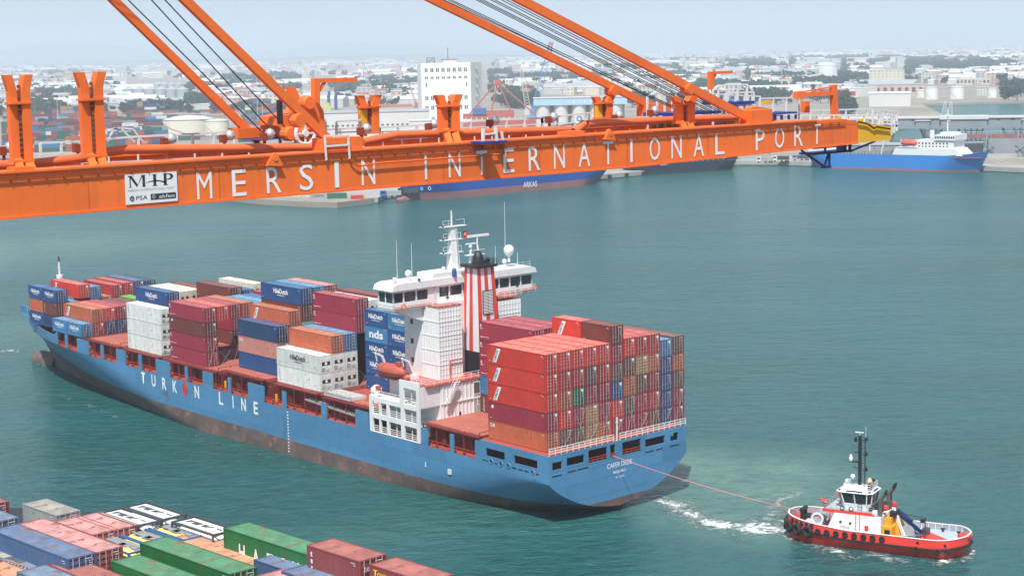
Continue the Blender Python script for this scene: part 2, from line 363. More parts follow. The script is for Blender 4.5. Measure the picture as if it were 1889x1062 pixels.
def part_mesh(kind, L, c, W=2.44, h=2.6):
    k = (kind, L, c)
    if k in CM: return CM[k]
    mb = MB(); bm = body_mat(c)
    if kind == 'frame':
        for x in (0, W-.14):
            for y in (0, L-.14): mb.box(x, y, 0, x+.14, y+.14, h)
        for x in (0, W-.07):
            mb.box(x, .14, 0, x+.07, L-.14, .15); mb.box(x, .14, h-.09, x+.07, L-.14, h)
        for y in (0, L-.10):
            mb.box(.14, y, 0, W-.14, y+.10, .14); mb.box(.14, y, h-.12, W-.14, y+.10, h)
        for x in (-.005, W-.165):
            for y in (-.005, L-.165):
                for z in (-.004, h-.11): mb.box(x, y, z, x+.17, y+.17, z+.118)
        CM[k] = mb.mesh('frame', bm)
    elif kind == 'wall_panels':
        corrugated(mb, L, .13, h-.07, .012, .038); corrugated(mb, L, .13, h-.07, W-.012, -.038)
        CM[k] = mb.mesh('wall_panels', bm)
    elif kind == 'flat_walls':
        mb.box(.015, .1, .14, W-.015, L-.14, h-.07)
        CM[k] = mb.mesh('wall_panels', bm)
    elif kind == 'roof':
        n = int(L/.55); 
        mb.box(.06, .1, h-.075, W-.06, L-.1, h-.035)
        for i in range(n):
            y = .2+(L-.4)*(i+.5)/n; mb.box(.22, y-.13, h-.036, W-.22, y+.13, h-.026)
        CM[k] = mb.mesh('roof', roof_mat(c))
    elif kind == 'end_wall':
        n = 8
        for i in range(n):
            x = .16+(W-.32)*i/n; mb.box(x, L-.09, .13, x+(W-.32)/n*.55, L-.03, h-.1)
        mb.box(.14, L-.12, .13, W-.14, L-.085, h-.1); CM[k] = mb.mesh('end_wall', bm)
    elif kind in ('door', 'door_right'):
        x0, x1 = (.15, W/2-.012) if kind == 'door' else (W/2+.012, W-.15)
        mb.box(x0, .05, .13, x1, .09, h-.11)
        for i in range(5):
            z = .22+(h-.42)*(i+.12)/5; mb.box(x0+.07, .022, z, x1-.07, .052, z+(h-.42)/5*.62)
        mb.box(x0+.02, .02, .14, x0+.05, .052, h-.12); mb.box(x1-.05, .02, .14, x1-.02, .052, h-.12); mb.mat(1)
        for i in range(6): z = .165+(h-.42)*i/5; mb.box(x0+.06, .03, z, x1-.06, .056, z+.075)  # dark strips stand in for shade between the door corrugations
        mb.box(x1-.02 if kind == 'door' else x0-.012, .02, .13, x1+.012 if kind == 'door' else x0+.02, .07, h-.11)
        CM[k] = mb.mesh('door', [bm, DOORDARK])
    elif kind in ('rods', 'rods_right'):
        x0 = .15 if kind == 'rods' else W/2+.012
        for q in (.26, .80):
            x = x0+q; mb.box(x-.026, -.03, .06, x+.026, .018, h-.05)
            for z in (.35, .95, 1.7, h-.3): mb.box(x-.05, -.015, z, x+.05, .02, z+.07)
            mb.box(x, -.03, .98, x+.26, -.008, 1.02)
        CM[k] = mb.mesh('lock_rods', LOCK)
    elif kind == 'cooling_unit':
        mb.mat(0).box(.16, .0, .16, W-.16, .09, h-.13)
        for z in (.3, .42, .54, .66): mb.mat(0).box(.3, -.03, z, W-.3, .0, z+.05)
        mb.mat(1).box(.42, -.012, 1.12, W-.42, .004, 1.68)
        mb.mat(1).box(.3, -.012, .24, 1.0, .004, .78)
        mb.mat(0).lathe((W/2, .0, 1.40), [(.26, -.03), (.22, -.05)], 14, 'y')
        mb.mat(0).box(.3, -.02, 1.95, .9, .0, 2.25); mb.mat(0).box(W-.9, -.02, 1.95, W-.3, .0, 2.25)
        CM[k] = mb.mesh('cooling_unit', [bm, BLACK])
    elif kind == 'band':
        mb.add([(-.012, L-1.15, .28), (-.012, L-1.95, .28), (-.012, L-2.95, h-.35), (-.012, L-2.15, h-.35)], [(0, 1, 2, 3)])
        mb.add([(-.006, L-1.15, .28), (-.006, L-1.95, .28), (-.006, L-2.95, h-.35), (-.006, L-2.15, h-.35)], [(3, 2, 1, 0)])
        CM[k] = mb.mesh('logo_band', LETTER)
    elif kind == 'marks':
        q = random.Random(hash(c) % 97)
        for (y0, z0, w_, hh) in ((.5, 2.29, .45, .035), (.45, 2.14, .25, .035), (L-.8, .35, .4, .035)): mb.box(-.014, y0, z0, .0, y0+w_, z0+hh)
        if c not in 'WC':
            for k in range(6): mb.box(W/2+.55, -.004, 2.1-k*.17, W/2+.58+q.uniform(.05, .2), .004+.015, 2.135-k*.17)
            mb.box(W/2+.2, .0, 2.30, W/2+.75, .02, 2.35)
        k = (kind, L, c); CM[k] = mb.mesh('markings', LETTER)
    elif kind == 'plate':
        mb.box(W-.75, .003, h-.62, W-.42, .018, h-.28); CM[k] = mb.mesh('door_placard', LETTER)
    return CM[k]

def put_text(root, txt, height, width, y, z, mat, x=-.03, name='lettering', M2=None):
    me = text_mesh(txt, height, width, mat, bold=.03); return link(me, name, root, Matrix.Translation((x, y, z)) @ (M2 or Matrix.Identity(4)) @ FACE_PORT)

CODENAME = {}
def container(mat, L, c, label, group, logo=None, h=2.6, doors=True, placard=False):
    root = empty('container', mat @ Matrix.Diagonal((1, 1, h/2.6, 1)), label, 'container', group)
    link(part_mesh('frame', L, c), 'frame', root)
    reefer = c in 'WC'
    link(part_mesh('flat_walls' if reefer else 'wall_panels', L, c), 'wall_panels', root)
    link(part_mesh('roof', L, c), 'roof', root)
    link(part_mesh('end_wall', L, c), 'end_wall', root)
    if reefer: link(part_mesh('cooling_unit', L, c), 'cooling_unit', root)
    elif doors:
        a = link(part_mesh('door', L, c), 'door', root); b = link(part_mesh('door_right', L, c), 'door', root)
        link(part_mesh('rods', L, 'x' if 0 else c), 'lock_rods', a); link(part_mesh('rods_right', L, c), 'lock_rods', b)
        if placard: link(part_mesh('plate', L, c), 'door_placard', b)
    H_ = 2.6; link(part_mesh('marks', L, c), 'markings', root)
    if logo == 'nile':
        put_text(root, 'NileDutch', .80, (4.3 if L > 7 else 3.7), L/2+(2.15 if L > 7 else 1.85), 1.25, DARKLOGO if reefer else LETTER); put_text(root, 'www.niledutch.com', .20, 2.3, L/2+1.15, .92, DARKLOGO if reefer else LETTER)
    elif logo == 'nds':
        put_text(root, 'nds', 1.35, 3.6, L/2+1.8, .70, LETTER)
    elif logo == 'turkon':
        b = link(part_mesh('band', L, c), 'logo_band', root)
        ang = math.atan2(H_-.63, .9)
        me = text_mesh('TURKON', .44, 1.85, DARKLOGO, bold=.03)
        # the word climbs the slanting band from bottom left to top right
        link(me, 'lettering', b, Matrix.Translation((-.02, L-1.30, .36)) @ Matrix.Rotation(ang, 4, (-1, 0, 0)) @ Matrix.Translation((0, -.05, -.44)) @ FACE_PORT)
    elif logo == 'k':
        put_text(root, 'K', .42, .42, L-.30, 1.85, LETTER); put_text(root, 'LINE', .16, .55, L-.25, 1.58, LETTER); 
        mb = MB().box(-.02, L-2.3, .42, -.006, L-.3, .47); mb.build('stripe', LETTER, root)
    elif logo == 'cai': put_text(root, 'CAI', .5, 1.0, L-.45, 1.75, LETTER)
    elif logo == 'round':
        MB().lathe((-.004, L-1.0, 1.95), [(.24, -.02), (.24, 0)], 14, 'x').build('emblem', LETTER, root)
    elif logo == 'cronos':
        put_vertical(root, 'CRONOS', .3, L-.75, 2.15, LETTER)
    elif logo == 'dots':
        put_vertical(root, 'KLINE', .24, L-.7, 2.15, DARKLOGO)
    elif logo: put_vertical(root, logo, .26, L-.7, 2.15, LETTER)
    return root

def put_vertical(root, word, size, y, z, mat):
    for i, ch in enumerate(word):
        put_text(root, ch, size, size*.7, y, z-size*(1+i*1.18), mat, name='letter')

ORD = ['bottom', 'second', 'third', 'fourth', 'fifth', 'sixth', 'seventh', 'eighth', 'ninth', 'tenth', 'eleventh']
ORDC = ['first', 'second', 'third', 'fourth', 'fifth', 'sixth', 'seventh', 'eighth', 'ninth', 'tenth', 'eleventh']

# ------------------------------------------------------------------ the ship's own axes: x to starboard, y to the bow, z up from the hatch covers
SHIP = Matrix.Translation((158.04, 174.01, 10.12)) @ Matrix.Rotation(R(.677), 4, 'X') @ Matrix.Rotation(R(-.417), 4, 'Y')
BAYS = {
 'stern block': (0.0, 0.0, {0: ('OMRRR', 13.57), 1: ('XROrR', 13.57), 2: ('XMGrR', 13.57), 3: ('TTMXR', 13.57), 4: ('OMMrR', 13.57),
    5: ('MRNXM', 13.2), 6: ('MXOXR', 13.85), 7: ('MMXTr', 13.75), 8: ('XrMOr', 13.7), 9: ('NNNNL', 12.6), 10: ('MMXOX', 12.8)}),
 'block abaft the funnel': (13.5, 0.2, {4: ('BLMMM', 14.0), 5: ('BBMMM', 14.0), 6: ('BBMMM', 14.0)}),
 'block ahead of the bridge': (39.0, .4, {3: ('22222', 13.4), 4: ('BBBBN', 13.4), 5: ('BBBBL', 13.4)}),
 'block of double white reefers': (53.3, .6, {0: ('WW', 6.4), 1: ('WWO', 9.3), 2: ('WWL', 9.3), 3: ('BNXMM', 14.7), 4: ('BBBBW', 14.2), 5: ('BMBMB', 14.6), 6: ('BBBBK', 13.9), 7: ('BBBB', 11)}),
 'block second from the bridge': (68.8, .6, {1: ('NPn', 9.0), 2: ('BXXO', 11.3), 3: ('XBXBN', 14.8), 4: ('BBBBL', 14.8), 5: ('BBBBK', 14.8), 6: ('BBBB', 11.4), 7: ('MMMM', 11.2)}),
 'maroon block amidships': (87.35, 0, {0: ('MMBM', 10.36), 1: ('MRrR', 10.36), 2: ('XrXM', 10.36), 3: ('XMOO', 10.4), 4: ('NNNL', 9.9), 5: ('NNNL', 9.9), 6: ('BBBN', 9.9), 7: ('MMMM', 10.3)}),
 'white reefer stack': (102.6, 0, {0: ('WWW', 8.5), 1: ('BB', 5.2), 2: ('BB', 5.2), 6: ('BMBB', 10.7), 7: ('BBNN', 10.0), 8: ('BWBC', 10.9)}),
 'block third from the bow': (117.0, 0, {4: ('XMN', 8.9), 5: ('BBC', 8.8), 6: ('BMC', 8.8), 7: ('BBB', 8.9), 8: ('BBn', 8.4)}),
 'block second from the bow': (132.7, -.4, {0: ('2', 2.2), 1: ('rO', 4.8), 2: ('NR', 4.8), 3: ('NM', 4.8), 4: ('BB', 4.6), 5: ('BB', 4.6), 6: ('Bg', 4.9), 7: ('BB', 4.6)}),
 'foremost block at the bow': (147.6, -.8, {1: ('222', 7.0), 2: ('BL', 4.4), 3: ('rBR', 7.6), 4: ('BML', 6.9), 5: ('RO', 4.6), 6: ('XMr', 6.7), 7: ('XMr', 6.9), 8: ('MMD', 7.1), 9: ('nnn', 6.8)})}
LOGOS = {('stern block', 0): {0: 'cai', 1: 'round', 2: 'turkon', 3: 'turkon', 4: 'turkon'},
 ('block abaft the funnel', 4): {0: 'cronos', 1: 'nile', 2: 'k', 3: 'k', 4: 'k'},
 ('block of double white reefers', 0): {0: 'dots', 1: 'nile'}, ('block of double white reefers', 3): {3: 'k', 4: 'k'},
 ('block second from the bridge', 1): {1: 'cai'}, ('block second from the bridge', 2): {3: 'turkon'}, ('block second from the bridge', 3): {4: 'nile'},
 ('maroon block amidships', 0): {0: 'k', 1: 'k', 2: 'round', 3: 'k'}, ('maroon block amidships', 7): {3: 'k'},
 ('white reefer stack', 0): {0: 'dots', 2: 'dots'}, ('block third from the bow', 4): {2: 'nile'},
 ('block second from the bow', 1): {1: 'turkon'}, ('foremost block at the bow', 3): {2: 'turkon'}}
PAIRS = {('block ahead of the bridge', 0): ('R', 'N', 'cai', None), ('block ahead of the bridge', 1): ('N', 'N', 'nile', 'nile'), ('block ahead of the bridge', 2): ('N', 'N', 'nile', 'nile'),
 ('block ahead of the bridge', 3): ('N', 'L', 'nile', 'nds'), ('block ahead of the bridge', 4): ('L', 'N', 'nile', 'nile'),
 ('block second from the bow', 0): ('L', 'L', 'nile', 'nile'), ('foremost block at the bow', 0): ('n', 'N', None, 'nile'), ('foremost block at the bow', 1): ('B', 'O', 'CRONOS', None),
 ('foremost block at the bow', 2): ('N', 'N', 'nile', 'nile')}
rnd = random.Random(7); n_ship = 0
for bay, (s0, base, cols) in BAYS.items():
    for c, (codes, top) in cols.items():
        n = len(codes); h = (top-base)/n
        for k, code in enumerate(codes):
            z = base+h*k
            left = cols.get(c-1); exposed_left = left is None or left[1] < z+h-.4
            if not (k == n-1 or exposed_left or bay == 'stern block'):
                # aft face seen over a lower block?
                prev = {'block second from the bridge': 'block of double white reefers', 'white reefer stack': 'maroon block amidships', 'block third from the bow': 'white reefer stack',
                        'block second from the bow': 'block third from the bow', 'foremost block at the bow': 'block second from the bow', 'block of double white reefers': 'block ahead of the bridge',
                        'maroon block amidships': 'block second from the bridge', 'block abaft the funnel': 'stern block'}.get(bay)
                pc = BAYS[prev][2].get(c) if prev else None
                if pc and pc[1] > z+h-.4: continue
                if bay == 'block ahead of the bridge': continue
            pos = f"{ORD[k]} tier, {ORDC[c]} row from port, {bay}"
            if code == '2':
                a, f_, la, lf = PAIRS[(bay, k)]
                for L0, cc, lg, w in ((0, a, la, 'aft'), (6.13, f_, lf, 'forward')):
                    container(SHIP @ Matrix.Translation((c*2.5, s0+L0, z+.01)), 6.06, cc, f"short {PALETTE[cc][0]} container, {w} half, {pos.replace(' from port', '').replace(' tier', ' up')}", 'containers stacked on the blue container ship', lg, h-.06); n_ship += 1
            else:
                container(SHIP @ Matrix.Translation((c*2.5, s0, z+.01)), 12.19, code, f"{PALETTE[code][0]} container, {pos}", 'containers stacked on the blue container ship',
                          LOGOS.get((bay, c), {}).get(k), h-.06, placard=(code in 'Rr' or rnd.random() < .25)); n_ship += 1
for (s, cc, lg, w) in ((0, 'B', None, 'aft'), (6.13, 'R', 'turkon', 'forward')):
    container(SHIP @ Matrix.Translation((12.5, s, 13.22)), 6.06, cc, f"short {PALETTE[cc][0]} container on top of the stern block, {w} of the pair", 'containers stacked on the blue container ship', lg, 2.65); n_ship += 1
print('ship containers', n_ship)
# ================================================================== the container ship
HULLBLUE = hull_paint('hull_blue_paint', (.078,.235,.42))
BOOT = paint('fouled_boot_topping', (.135,.098,.085), .75, .40, .22, rust=.5, streak=.5, rustcol=(.26,.13,.10))
DECKRED = paint('red_deck_paint', (.40,.072,.045), .65, .20, .5, rust=.15)
HATCHRED = paint('hatch_cover_red', (.42,.12,.085), .65, .18, .35, rust=.2)
INNERRED = paint('coaming_red', (.19,.020,.015), .6, .2, .5)
RAILRED = paint('rail_red', (.58,.06,.03), .5, .1)
ship = empty('container_ship', SHIP, 'blue container ship moving away, striped funnel, TURKON LINE on its side', 'ship')
CT, HB = 12.15, 13.55
def s_end(z):
    if z >= -1.0: return 183.6
    if z >= -6: return 183.6-(-1.0-z)*1.55
    if z >= -9.5: return 175.85-(-6-z)*1.35
    return 171.1
def half(s, z):
    u = min(1, max(0, (z+12)/10)); st = 85+43*u; e = s_end(z); ex = 1.3+.95*u
    flat = HB
    w = HB if s <= st else HB*max(0, 1-((s-st)/max(.1, e-st))**ex)
    if s < 128: w = max(w, HB*min(1, (z+12.5)/8.0)**.5 if (z > -12.4 and s < 112) else w)
    if s < 45:
        d = max(0, -4-z); D = 5.2+max(0, (s+2))*.32; n = 1.15+max(0, s+2)*.07
        w = min(w, HB*max(0, 1-(d/D)**n)**.5) if d < D else 0
    return w
ZR = [-13.5,-12.5,-11.8,-11,-10.4,-9.9,-9.4,-9,-8.6,-8.2,-7.7,-7.2,-6.6,-6,-5.4,-4.8,-4.3,-4.0,-3.5,-3.0]
NU = 110
mb = MB(); vs = []; 
def colS(z, j):
    u = j/NU; u = 1-(1-u)**1.25 if u > 0 else 0
    return -2.0+(s_end(z)+2.0)*u
BOOTZ = -8.2
for side in (-1, 1):
    base_i = len(mb.v)
    V_ = []
    for z in ZR:
        for j in range(NU+1):
            s = colS(z, j); V_.append((CT+side*half(s, z), s, z))
    fs = []; fb = []
    W1 = NU+1
    for a in range(len(ZR)-1):
        for j in range(NU):
            q = (a*W1+j, a*W1+j+1, (a+1)*W1+j+1, (a+1)*W1+j)
            (fb if ZR[a+1] <= BOOTZ+.01 else fs).append(q)
    mb.mat(0).add(V_, fs); mb.mat(1); n0 = len(mb.v)-len(V_); mb.f += [tuple(i+n0 for i in q) for q in fb]; mb.m += [1]*len(fb)
# transom, closed row by row
TV = []; TF = []; TB = []
for z in ZR:
    w = half(-2.0, z)
    for q in range(9): TV.append((CT-w+2*w*q/8, -2.0, z))
for a in range(len(ZR)-1):
    for q in range(8): (TB if ZR[a+1] <= BOOTZ+.01 else TF).append((a*9+q, a*9+q+1, (a+1)*9+q+1, (a+1)*9+q))
mb.mat(0).add(TV, TF); n0 = len(mb.v)-len(TV); mb.f += [tuple(i+n0 for i in q) for q in TB]; mb.m += [1]*len(TB)
me = mb.mesh('hull', [HULLBLUE, BOOT]); shade(me, 30); link(me, 'hull', ship)
# bulbous bow
mbb = MB(); prof = [(.05,0),(.9,.25),(1.6,.9),(2.05,2.0),(2.3,3.6),(2.35,6),(2.3,9),(2.0,11)]
n = 20; vs = []
for r, d in prof:
    for i in range(n):
        t = 2*math.pi*i/n; vs.append((CT+r*.82*math.cos(t), 178.6-d, -12.3+r*1.05*math.sin(t)))
fs = [(j*n+i, j*n+(i+1) % n, (j+1)*n+(i+1) % n, (j+1)*n+i) for j in range(len(prof)-1) for i in range(n)]+[tuple(range(n))]
me = mbb.add(vs, fs).mesh('bulbous_bow', BOOT); shade(me, 60); link(me, 'bulbous_bow', ship)
# main deck, following the deck outline
pts = []
for j in range(0, 61):
    s = -1.9+(181.5)*j/60; pts.append((CT-max(.05, half(s, -3.0)-.12), s))
right = [(2*CT-x, s) for x, s in pts][::-1]
MB().prism(pts+right, 'z', -3.25, -3.12).build('main_deck', DECKRED, ship)
# bulwark of the bow: a thick sheet following the deck edge from frame 145 forward
def bulwark(side, s0, s1, ztop, n=26):
    m = MB(); P = []
    for i in range(n+1):
        s = s0+(s1-s0)*(1-(1-i/n)**1.4); k = max(0, half(min(s, 181.9), -3.0)); f = i/n
        zt = ztop[0]+(ztop[1]-ztop[0])*f; flare = .28*f+.1
        P.append((CT+side*k, s, -3.06, CT+side*(k+flare*(.9 if s > 150 else .2)), zt))
    v = []; 
    for x0, s, z0, x1, z1 in P:
        v += [(x0, s, z0), (x1, s, z1), (x1-side*.16, s, z1), (x0-side*.16, s, z0)]
    f_ = []
    for i in range(n):
        a, b = i*4, i*4+4
        f_ += [(a, b, b+1, a+1), (a+1, b+1, b+2, a+2), (a+2, b+2, b+3, a+3)]
    f_ += [(0, 1, 2, 3), (n*4+3, n*4+2, n*4+1, n*4)]
    return m.add(v, f_)
bulwark(-1, 145.5, 183.5, (-1.35, -.85)).build('bow_bulwark', HULLBLUE, ship)
bulwark(1, 145.5, 183.5, (-1.35, -.85)).build('bow_bulwark', HULLBLUE, ship)
PX = CT-HB
# side panels and pillars between the wide openings of the port and starboard sides
OPEN = [(143.0,138.8),(137.6,132.8),(127.8,123.0),(122.0,117.0),(113.6,108.8),(107.8,102.6),(97.8,92.6),(91.8,86.7),(83.5,78.6),(77.8,72.4),(67.6,62.3),(61.2,56.9),(24.0,19.2),(18.4,13.6)]
def edge_x(s, side): return CT+side*half(s, -3.0)
for side in (-1, 1):
    prev = 145.5
    for a, b in OPEN+[(12.6, 12.6)]:
        if prev-a > .3 and not (a < 30 and prev > 50):
            n_ = max(1, int((prev-a)/4)); m = MB()
            x0, x1 = edge_x(a, side), edge_x(prev, side)
            zt = -.35 if prev < 145 else -1.35
            m.add([(x0, a, -3.0), (x1, prev, -3.0), (x1, prev, zt), (x0, a, -.35), (x0-side*.22, a, -3.0), (x1-side*.22, prev, -3.0), (x1-side*.22, prev, zt), (x0-side*.22, a, -.35)],
                  [(0,1,2,3),(7,6,5,4),(0,3,7,4),(1,5,6,2),(3,2,6,7),(0,4,5,1)])
            m.build('bulwark_panel' if prev-a > 1.5 else 'side_pillar', HULLBLUE, ship)
        prev = b
    # low bulwark abreast of the bridge
    x = edge_x(40, side)
    a, b = sorted((x, x-side*.2)); MB().box(a, 38.8, -3.0, b, 42.2, -.3).build('side_pillar', HULLBLUE, ship)
    MB().box(a, 49.9, -3.0, b, 51.3, -.55).build('side_pillar', HULLBLUE, ship)
    MB().box(a, 24.4, -3.0, b, 25.9, -.45).build('side_pillar', HULLBLUE, ship)
    for (p, q) in OPEN:
        m = MB(); x0, x1 = edge_x(q, side)-side*.1, edge_x(p, side)-side*.1
        for z in (-2.55, -2.1): m.bar((x0, q, z), (x1, p, z), .06)
        for k in range(4): m.bar((x0+(x1-x0)*(k+.5)/4, q+(p-q)*(k+.5)/4, -3), (x0+(x1-x0)*(k+.5)/4, q+(p-q)*(k+.5)/4, -2.1), .05)
        m.build('side_rail', RAILRED, ship)
# aft bulwark box with mooring ports, port side, starboard side and transom
def holed_wall(m, L0, L1, z0, z1, holes, put, th=.2):
    """a wall from L0 to L1 with rectangular holes (a, b, za, zb); put(u, w, z) gives a point, w is depth"""
    cuts = sorted({L0, L1} | {h[0] for h in holes} | {h[1] for h in holes}); zc = sorted({z0, z1} | {h[2] for h in holes} | {h[3] for h in holes})
    for a, b in zip(cuts[:-1], cuts[1:]):
        za = None
        for c_, d in zip(zc[:-1], zc[1:]):
            inside = any(h[0] <= a+1e-4 and b-1e-4 <= h[1] and h[2] <= c_+1e-4 and d-1e-4 <= h[3] for h in holes)
            if inside: continue
            m.add([put(a,0,c_),put(b,0,c_),put(b,th,c_),put(a,th,c_),put(a,0,d),put(b,0,d),put(b,th,d),put(a,th,d)],
                  [(3,2,1,0),(4,5,6,7),(0,1,5,4),(1,2,6,5),(2,3,7,6),(3,0,4,7)])
sideh = [(7.2, 11.2, -2.15, -1.0), (.4, 5.2, -2.15, -1.0)]
m = MB(); holed_wall(m, -2.0, 12.6, -2.98, -.05, sideh, lambda u, w, z: (PX+w, u, z)); m.build('aft_side_wall', HULLBLUE, ship)
m = MB(); holed_wall(m, -2.0, 12.6, -2.98, -.05, sideh, lambda u, w, z: (2*CT-PX-w, u, z)); m.build('aft_side_wall', HULLBLUE, ship)
TR = [(.0-.9+.1, 1.0, -2.1, -1.0), (1.9, 5.2, -1.95, -.8), (6.0, 9.6, -2.25, -.45), (10.2, 11.2, -2.25, -.4), (12.6, 16.3, -2.25, -.45), (17.2, 21.2, -1.95, -.8), (22.4, 24.0, -1.95, -.8)]
m = MB(); holed_wall(m, PX+.2, 2*CT-PX-.2, -2.98, -.05, TR, lambda u, w, z: (u, -2.0+w, z)); m.build('transom_wall', HULLBLUE, ship)
m = MB().box(PX+.3, -1.7, -.12, 2*CT-PX-.3, 12.6, -.06); m.build('poop_deck', DECKRED, ship)
m = MB()
for a, b, z0, z1 in TR[2:5]:
    for z in (-1.95, -1.6): m.bar((a, -1.95, z), (b, -1.95, z), .06)
    for k in range(1, 4): m.bar((a+(b-a)*k/4, -1.93, z0), (a+(b-a)*k/4, -1.93, -1.6), .05)
m.build('mooring_rails', RAILRED, ship)
# slots, fairlead rings and marks of the aft hull
m = MB()
for a, b, z in ((-.9,.9,-3.0), (2.0,3.5,-2.85),(3.9,5.9,-2.85),(17.2,18.9,-2.75),(19.3,20.8,-2.75),(22.2,24.2,-2.75)): m.box(a, -2.03, z, b, -1.9, z+.16)
for a, b, z in ((11.4,11.9,-2.95),(10.8,11.2,-2.95),(8.8,9.2,-3.0),(4.7,5.6,-2.95),(3.4,4.3,-2.95),(2.2,3.1,-2.95),(.1,.6,-2.95)): m.box(PX-.03, a, z, PX+.05, b, z+.18)
m.build('freeing_slots', BLACK, ship)
for s_ in (10.1, 8.0, 6.4, 1.4):
    MB().torus((PX-.01, s_, -2.75), (1,0,0), .33, .09).build('fairlead', HULLBLUE, ship); MB().lathe((PX-.01, s_, -2.75), [(.27, -.03), (.27, .02)], 12, 'x').build('fairlead_hole', BLACK, ship)
# white rails along the stern
m = MB(); y = -1.95
def rail(m, a, b, h=1.0, n=None, rows=(1.0,.66,.33), w=.05, off=(0,0,0)):
    a = Vector(a); b = Vector(b); L = (b-a).length; n = n or max(1, round(L/1.5))
    for r_ in rows: m.bar(a+Vector((0,0,h*r_)), b+Vector((0,0,h*r_)), w)
    for i in range(n+1): p = a+(b-a)*i/n; m.bar(p, p+Vector((0,0,h)), w*1.15)
    return m
rail(m, (PX+.1, y, -.05), (10.9, y, -.05), 1.0, 11, w=.085).build('stern_rail', WHITE, ship)
rail(MB(), (12.2, y, -.05), (2*CT-PX-.1, y, -.05), 1.0, 12, w=.085).build('stern_rail', WHITE, ship)
MB().bar((11.7, -1.85, -.05), (11.7, -1.85, 3.3), .18).bar((11.45, -1.85, 2.6), (11.95, -1.85, 2.6), .1).build('flag_staff', WHITE, ship)
# hull lettering
def hull_text(ch, s, z, h_, w, mat=LETTER): link(text_mesh(ch, h_, w, mat, bold=.025), 'lettering', ship, Matrix.Translation((PX-.03, s, z)) @ FACE_PORT)
for ch, s_ in zip('TURK', (108.0, 104.3, 100.55, 96.9)): hull_text(ch, s_, -5.55, 2.15, 1.45)
hull_text('N', 89.5, -5.45, 2.15, 1.5)
m = MB()
for r_ in (.55, .85, 1.1):
    N_ = 14
    for i in range(N_):
        a, b = 2*math.pi*i/N_, 2*math.pi*(i+1)/N_
        m.bar((PX-.03, 92.75+r_*.72*math.sin(a), -4.4+r_*math.cos(a)), (PX-.03, 92.75+r_*.72*math.sin(b), -4.4+r_*math.cos(b)), .07, .05, (1,0,0))
for a in range(6):
    t = math.pi*a/6; m.bar((PX-.03, 92.75-.78*math.sin(t), -4.4-1.1*math.cos(t)), (PX-.03, 92.75+.78*math.sin(t), -4.4+1.1*math.cos(t)), .06, .05, (1,0,0))
for sg in (-1, 1): m.bar((PX-.03, 92.75, -4.4+sg*1.1), (PX-.03, 92.75, -4.4+sg*1.5), .3, .06, (1,0,0))
m.build('emblem', paint('emblem_red', (.62,.04,.03)), ship)
for ch, s_, w in (('L', 81.6, 1.3), ('I', 77.3, .32), ('N', 74.6, 1.45), ('E', 70.8, 1.25)): hull_text(ch, s_, -5.45, 2.15, w)
for t_, x, z, h_, w in (('CAFER DEDE', 9.55, -3.75, .72, 4.9), ('MAJURO', 10.75, -4.75, .52, 2.5), ('IMO  9360958', 11.2, -5.35, .26, 1.7)):
    link(text_mesh(t_, h_, w, LETTER, bold=.015), 'lettering', ship, Matrix.Translation((x, -2.03, z)))
MB().torus((PX-.02, 19.4, -6.0), (1,0,0), .36, .06).bar((PX-.03, 19.0, -6.3), (PX-.03, 19.8, -5.7), .08).bar((PX-.03, 19.8, -6.3), (PX-.03, 19.0, -5.7), .08).build('thruster_mark', LETTER, ship)
MB().box(PX-.03, 24.9, -6.2, PX-.01, 25.05, -5.5).box(PX-.03, 24.75, -6.2, PX-.01, 25.2, -6.1).build('tug_mark', LETTER, ship)
m = MB()
for k in range(14): m.box(PX-.035, 60.6, -10.2+k*.5, PX-.01, 60.95, -10.0+k*.5)
m.build('draught_marks', LETTER, ship)
m = MB()
for k in range(11): m.box(PX-.04, 61.6+(k % 2)*.3, -10.5+k*.6, PX-.01, 61.7+(k % 2)*.3, -10.0+k*.6)
m.build('pilot_ladder', paint('rope_brown', (.12,.06,.04)), ship)
# hatch coamings, covers and the red passage wall seen through the openings
BASES = [('a', 0, 0), ('b', 13.5, .2), ('c', 39, .4), ('d', 53.3, .6), ('e', 68.8, .6), ('f', 87.35-4.2, 0), ('g', 102.6, 0), ('h', 117, 0), ('i', 132.7, -.4), ('j', 147.6, -.8)]
for nm, s0, b in BASES[1:]:
    L_ = 12.6 if nm != 'f' else 16.6
    w = min(half(s0+L_, -3.0), half(s0, -3.0)); x0 = CT-w+1.35; x1 = CT+w-1.35
    MB().box(x0+.6, s0-.2, -3.1, x1-.6, s0+L_, b-.62).build('hatch_coaming', INNERRED, ship)
    k = 3; 
    for i in range(k):
        a = x0+(x1-x0)*i/k+.03; c_ = x0+(x1-x0)*(i+1)/k-.03
        mm = MB().mat(0).box(a, s0-.1, b-.6, c_, s0+L_-.1, b-.07)
        mm.mat(1)
        for q in (.2, .5, .8): mm.box(a+(c_-a)*q-.3, s0+L_*.4, b-.072, a+(c_-a)*q+.3, s0+L_*.4+.12, b-.055)
        mm.build('hatch_cover', [HATCHRED, YELLOW], ship)
    # stanchions and transverse bulkheads between the openings
    m = MB()
    for q in range(5): m.box(x0-.9, s0+L_*q/4.05, -3.1, x0-.7, s0+L_*q/4.05+.15, b-.15)
    m.box(x0-.95, s0-.1, b-.35, x0+.0, s0+L_-.2, b-.15); m.box(x0-.2, s0+2, -1.9, x0+.6, s0+2.3, -.9); m.box(x0-.2, s0+8, -2.4, x0+.6, s0+8.9, -.9)
    m.build('side_stanchions', INNERRED, ship)
    m = MB()
    for q in (3, 4.2): m.box(x0-.02, s0+q, b-.5, x0+.015, s0+q+.5, b-.08)
    m.box(x0-.6, s0+L_-.9, -2.6, x0-.4, s0+L_-.5, -1.4)
    m.build('yellow_fittings', YELLOW, ship)
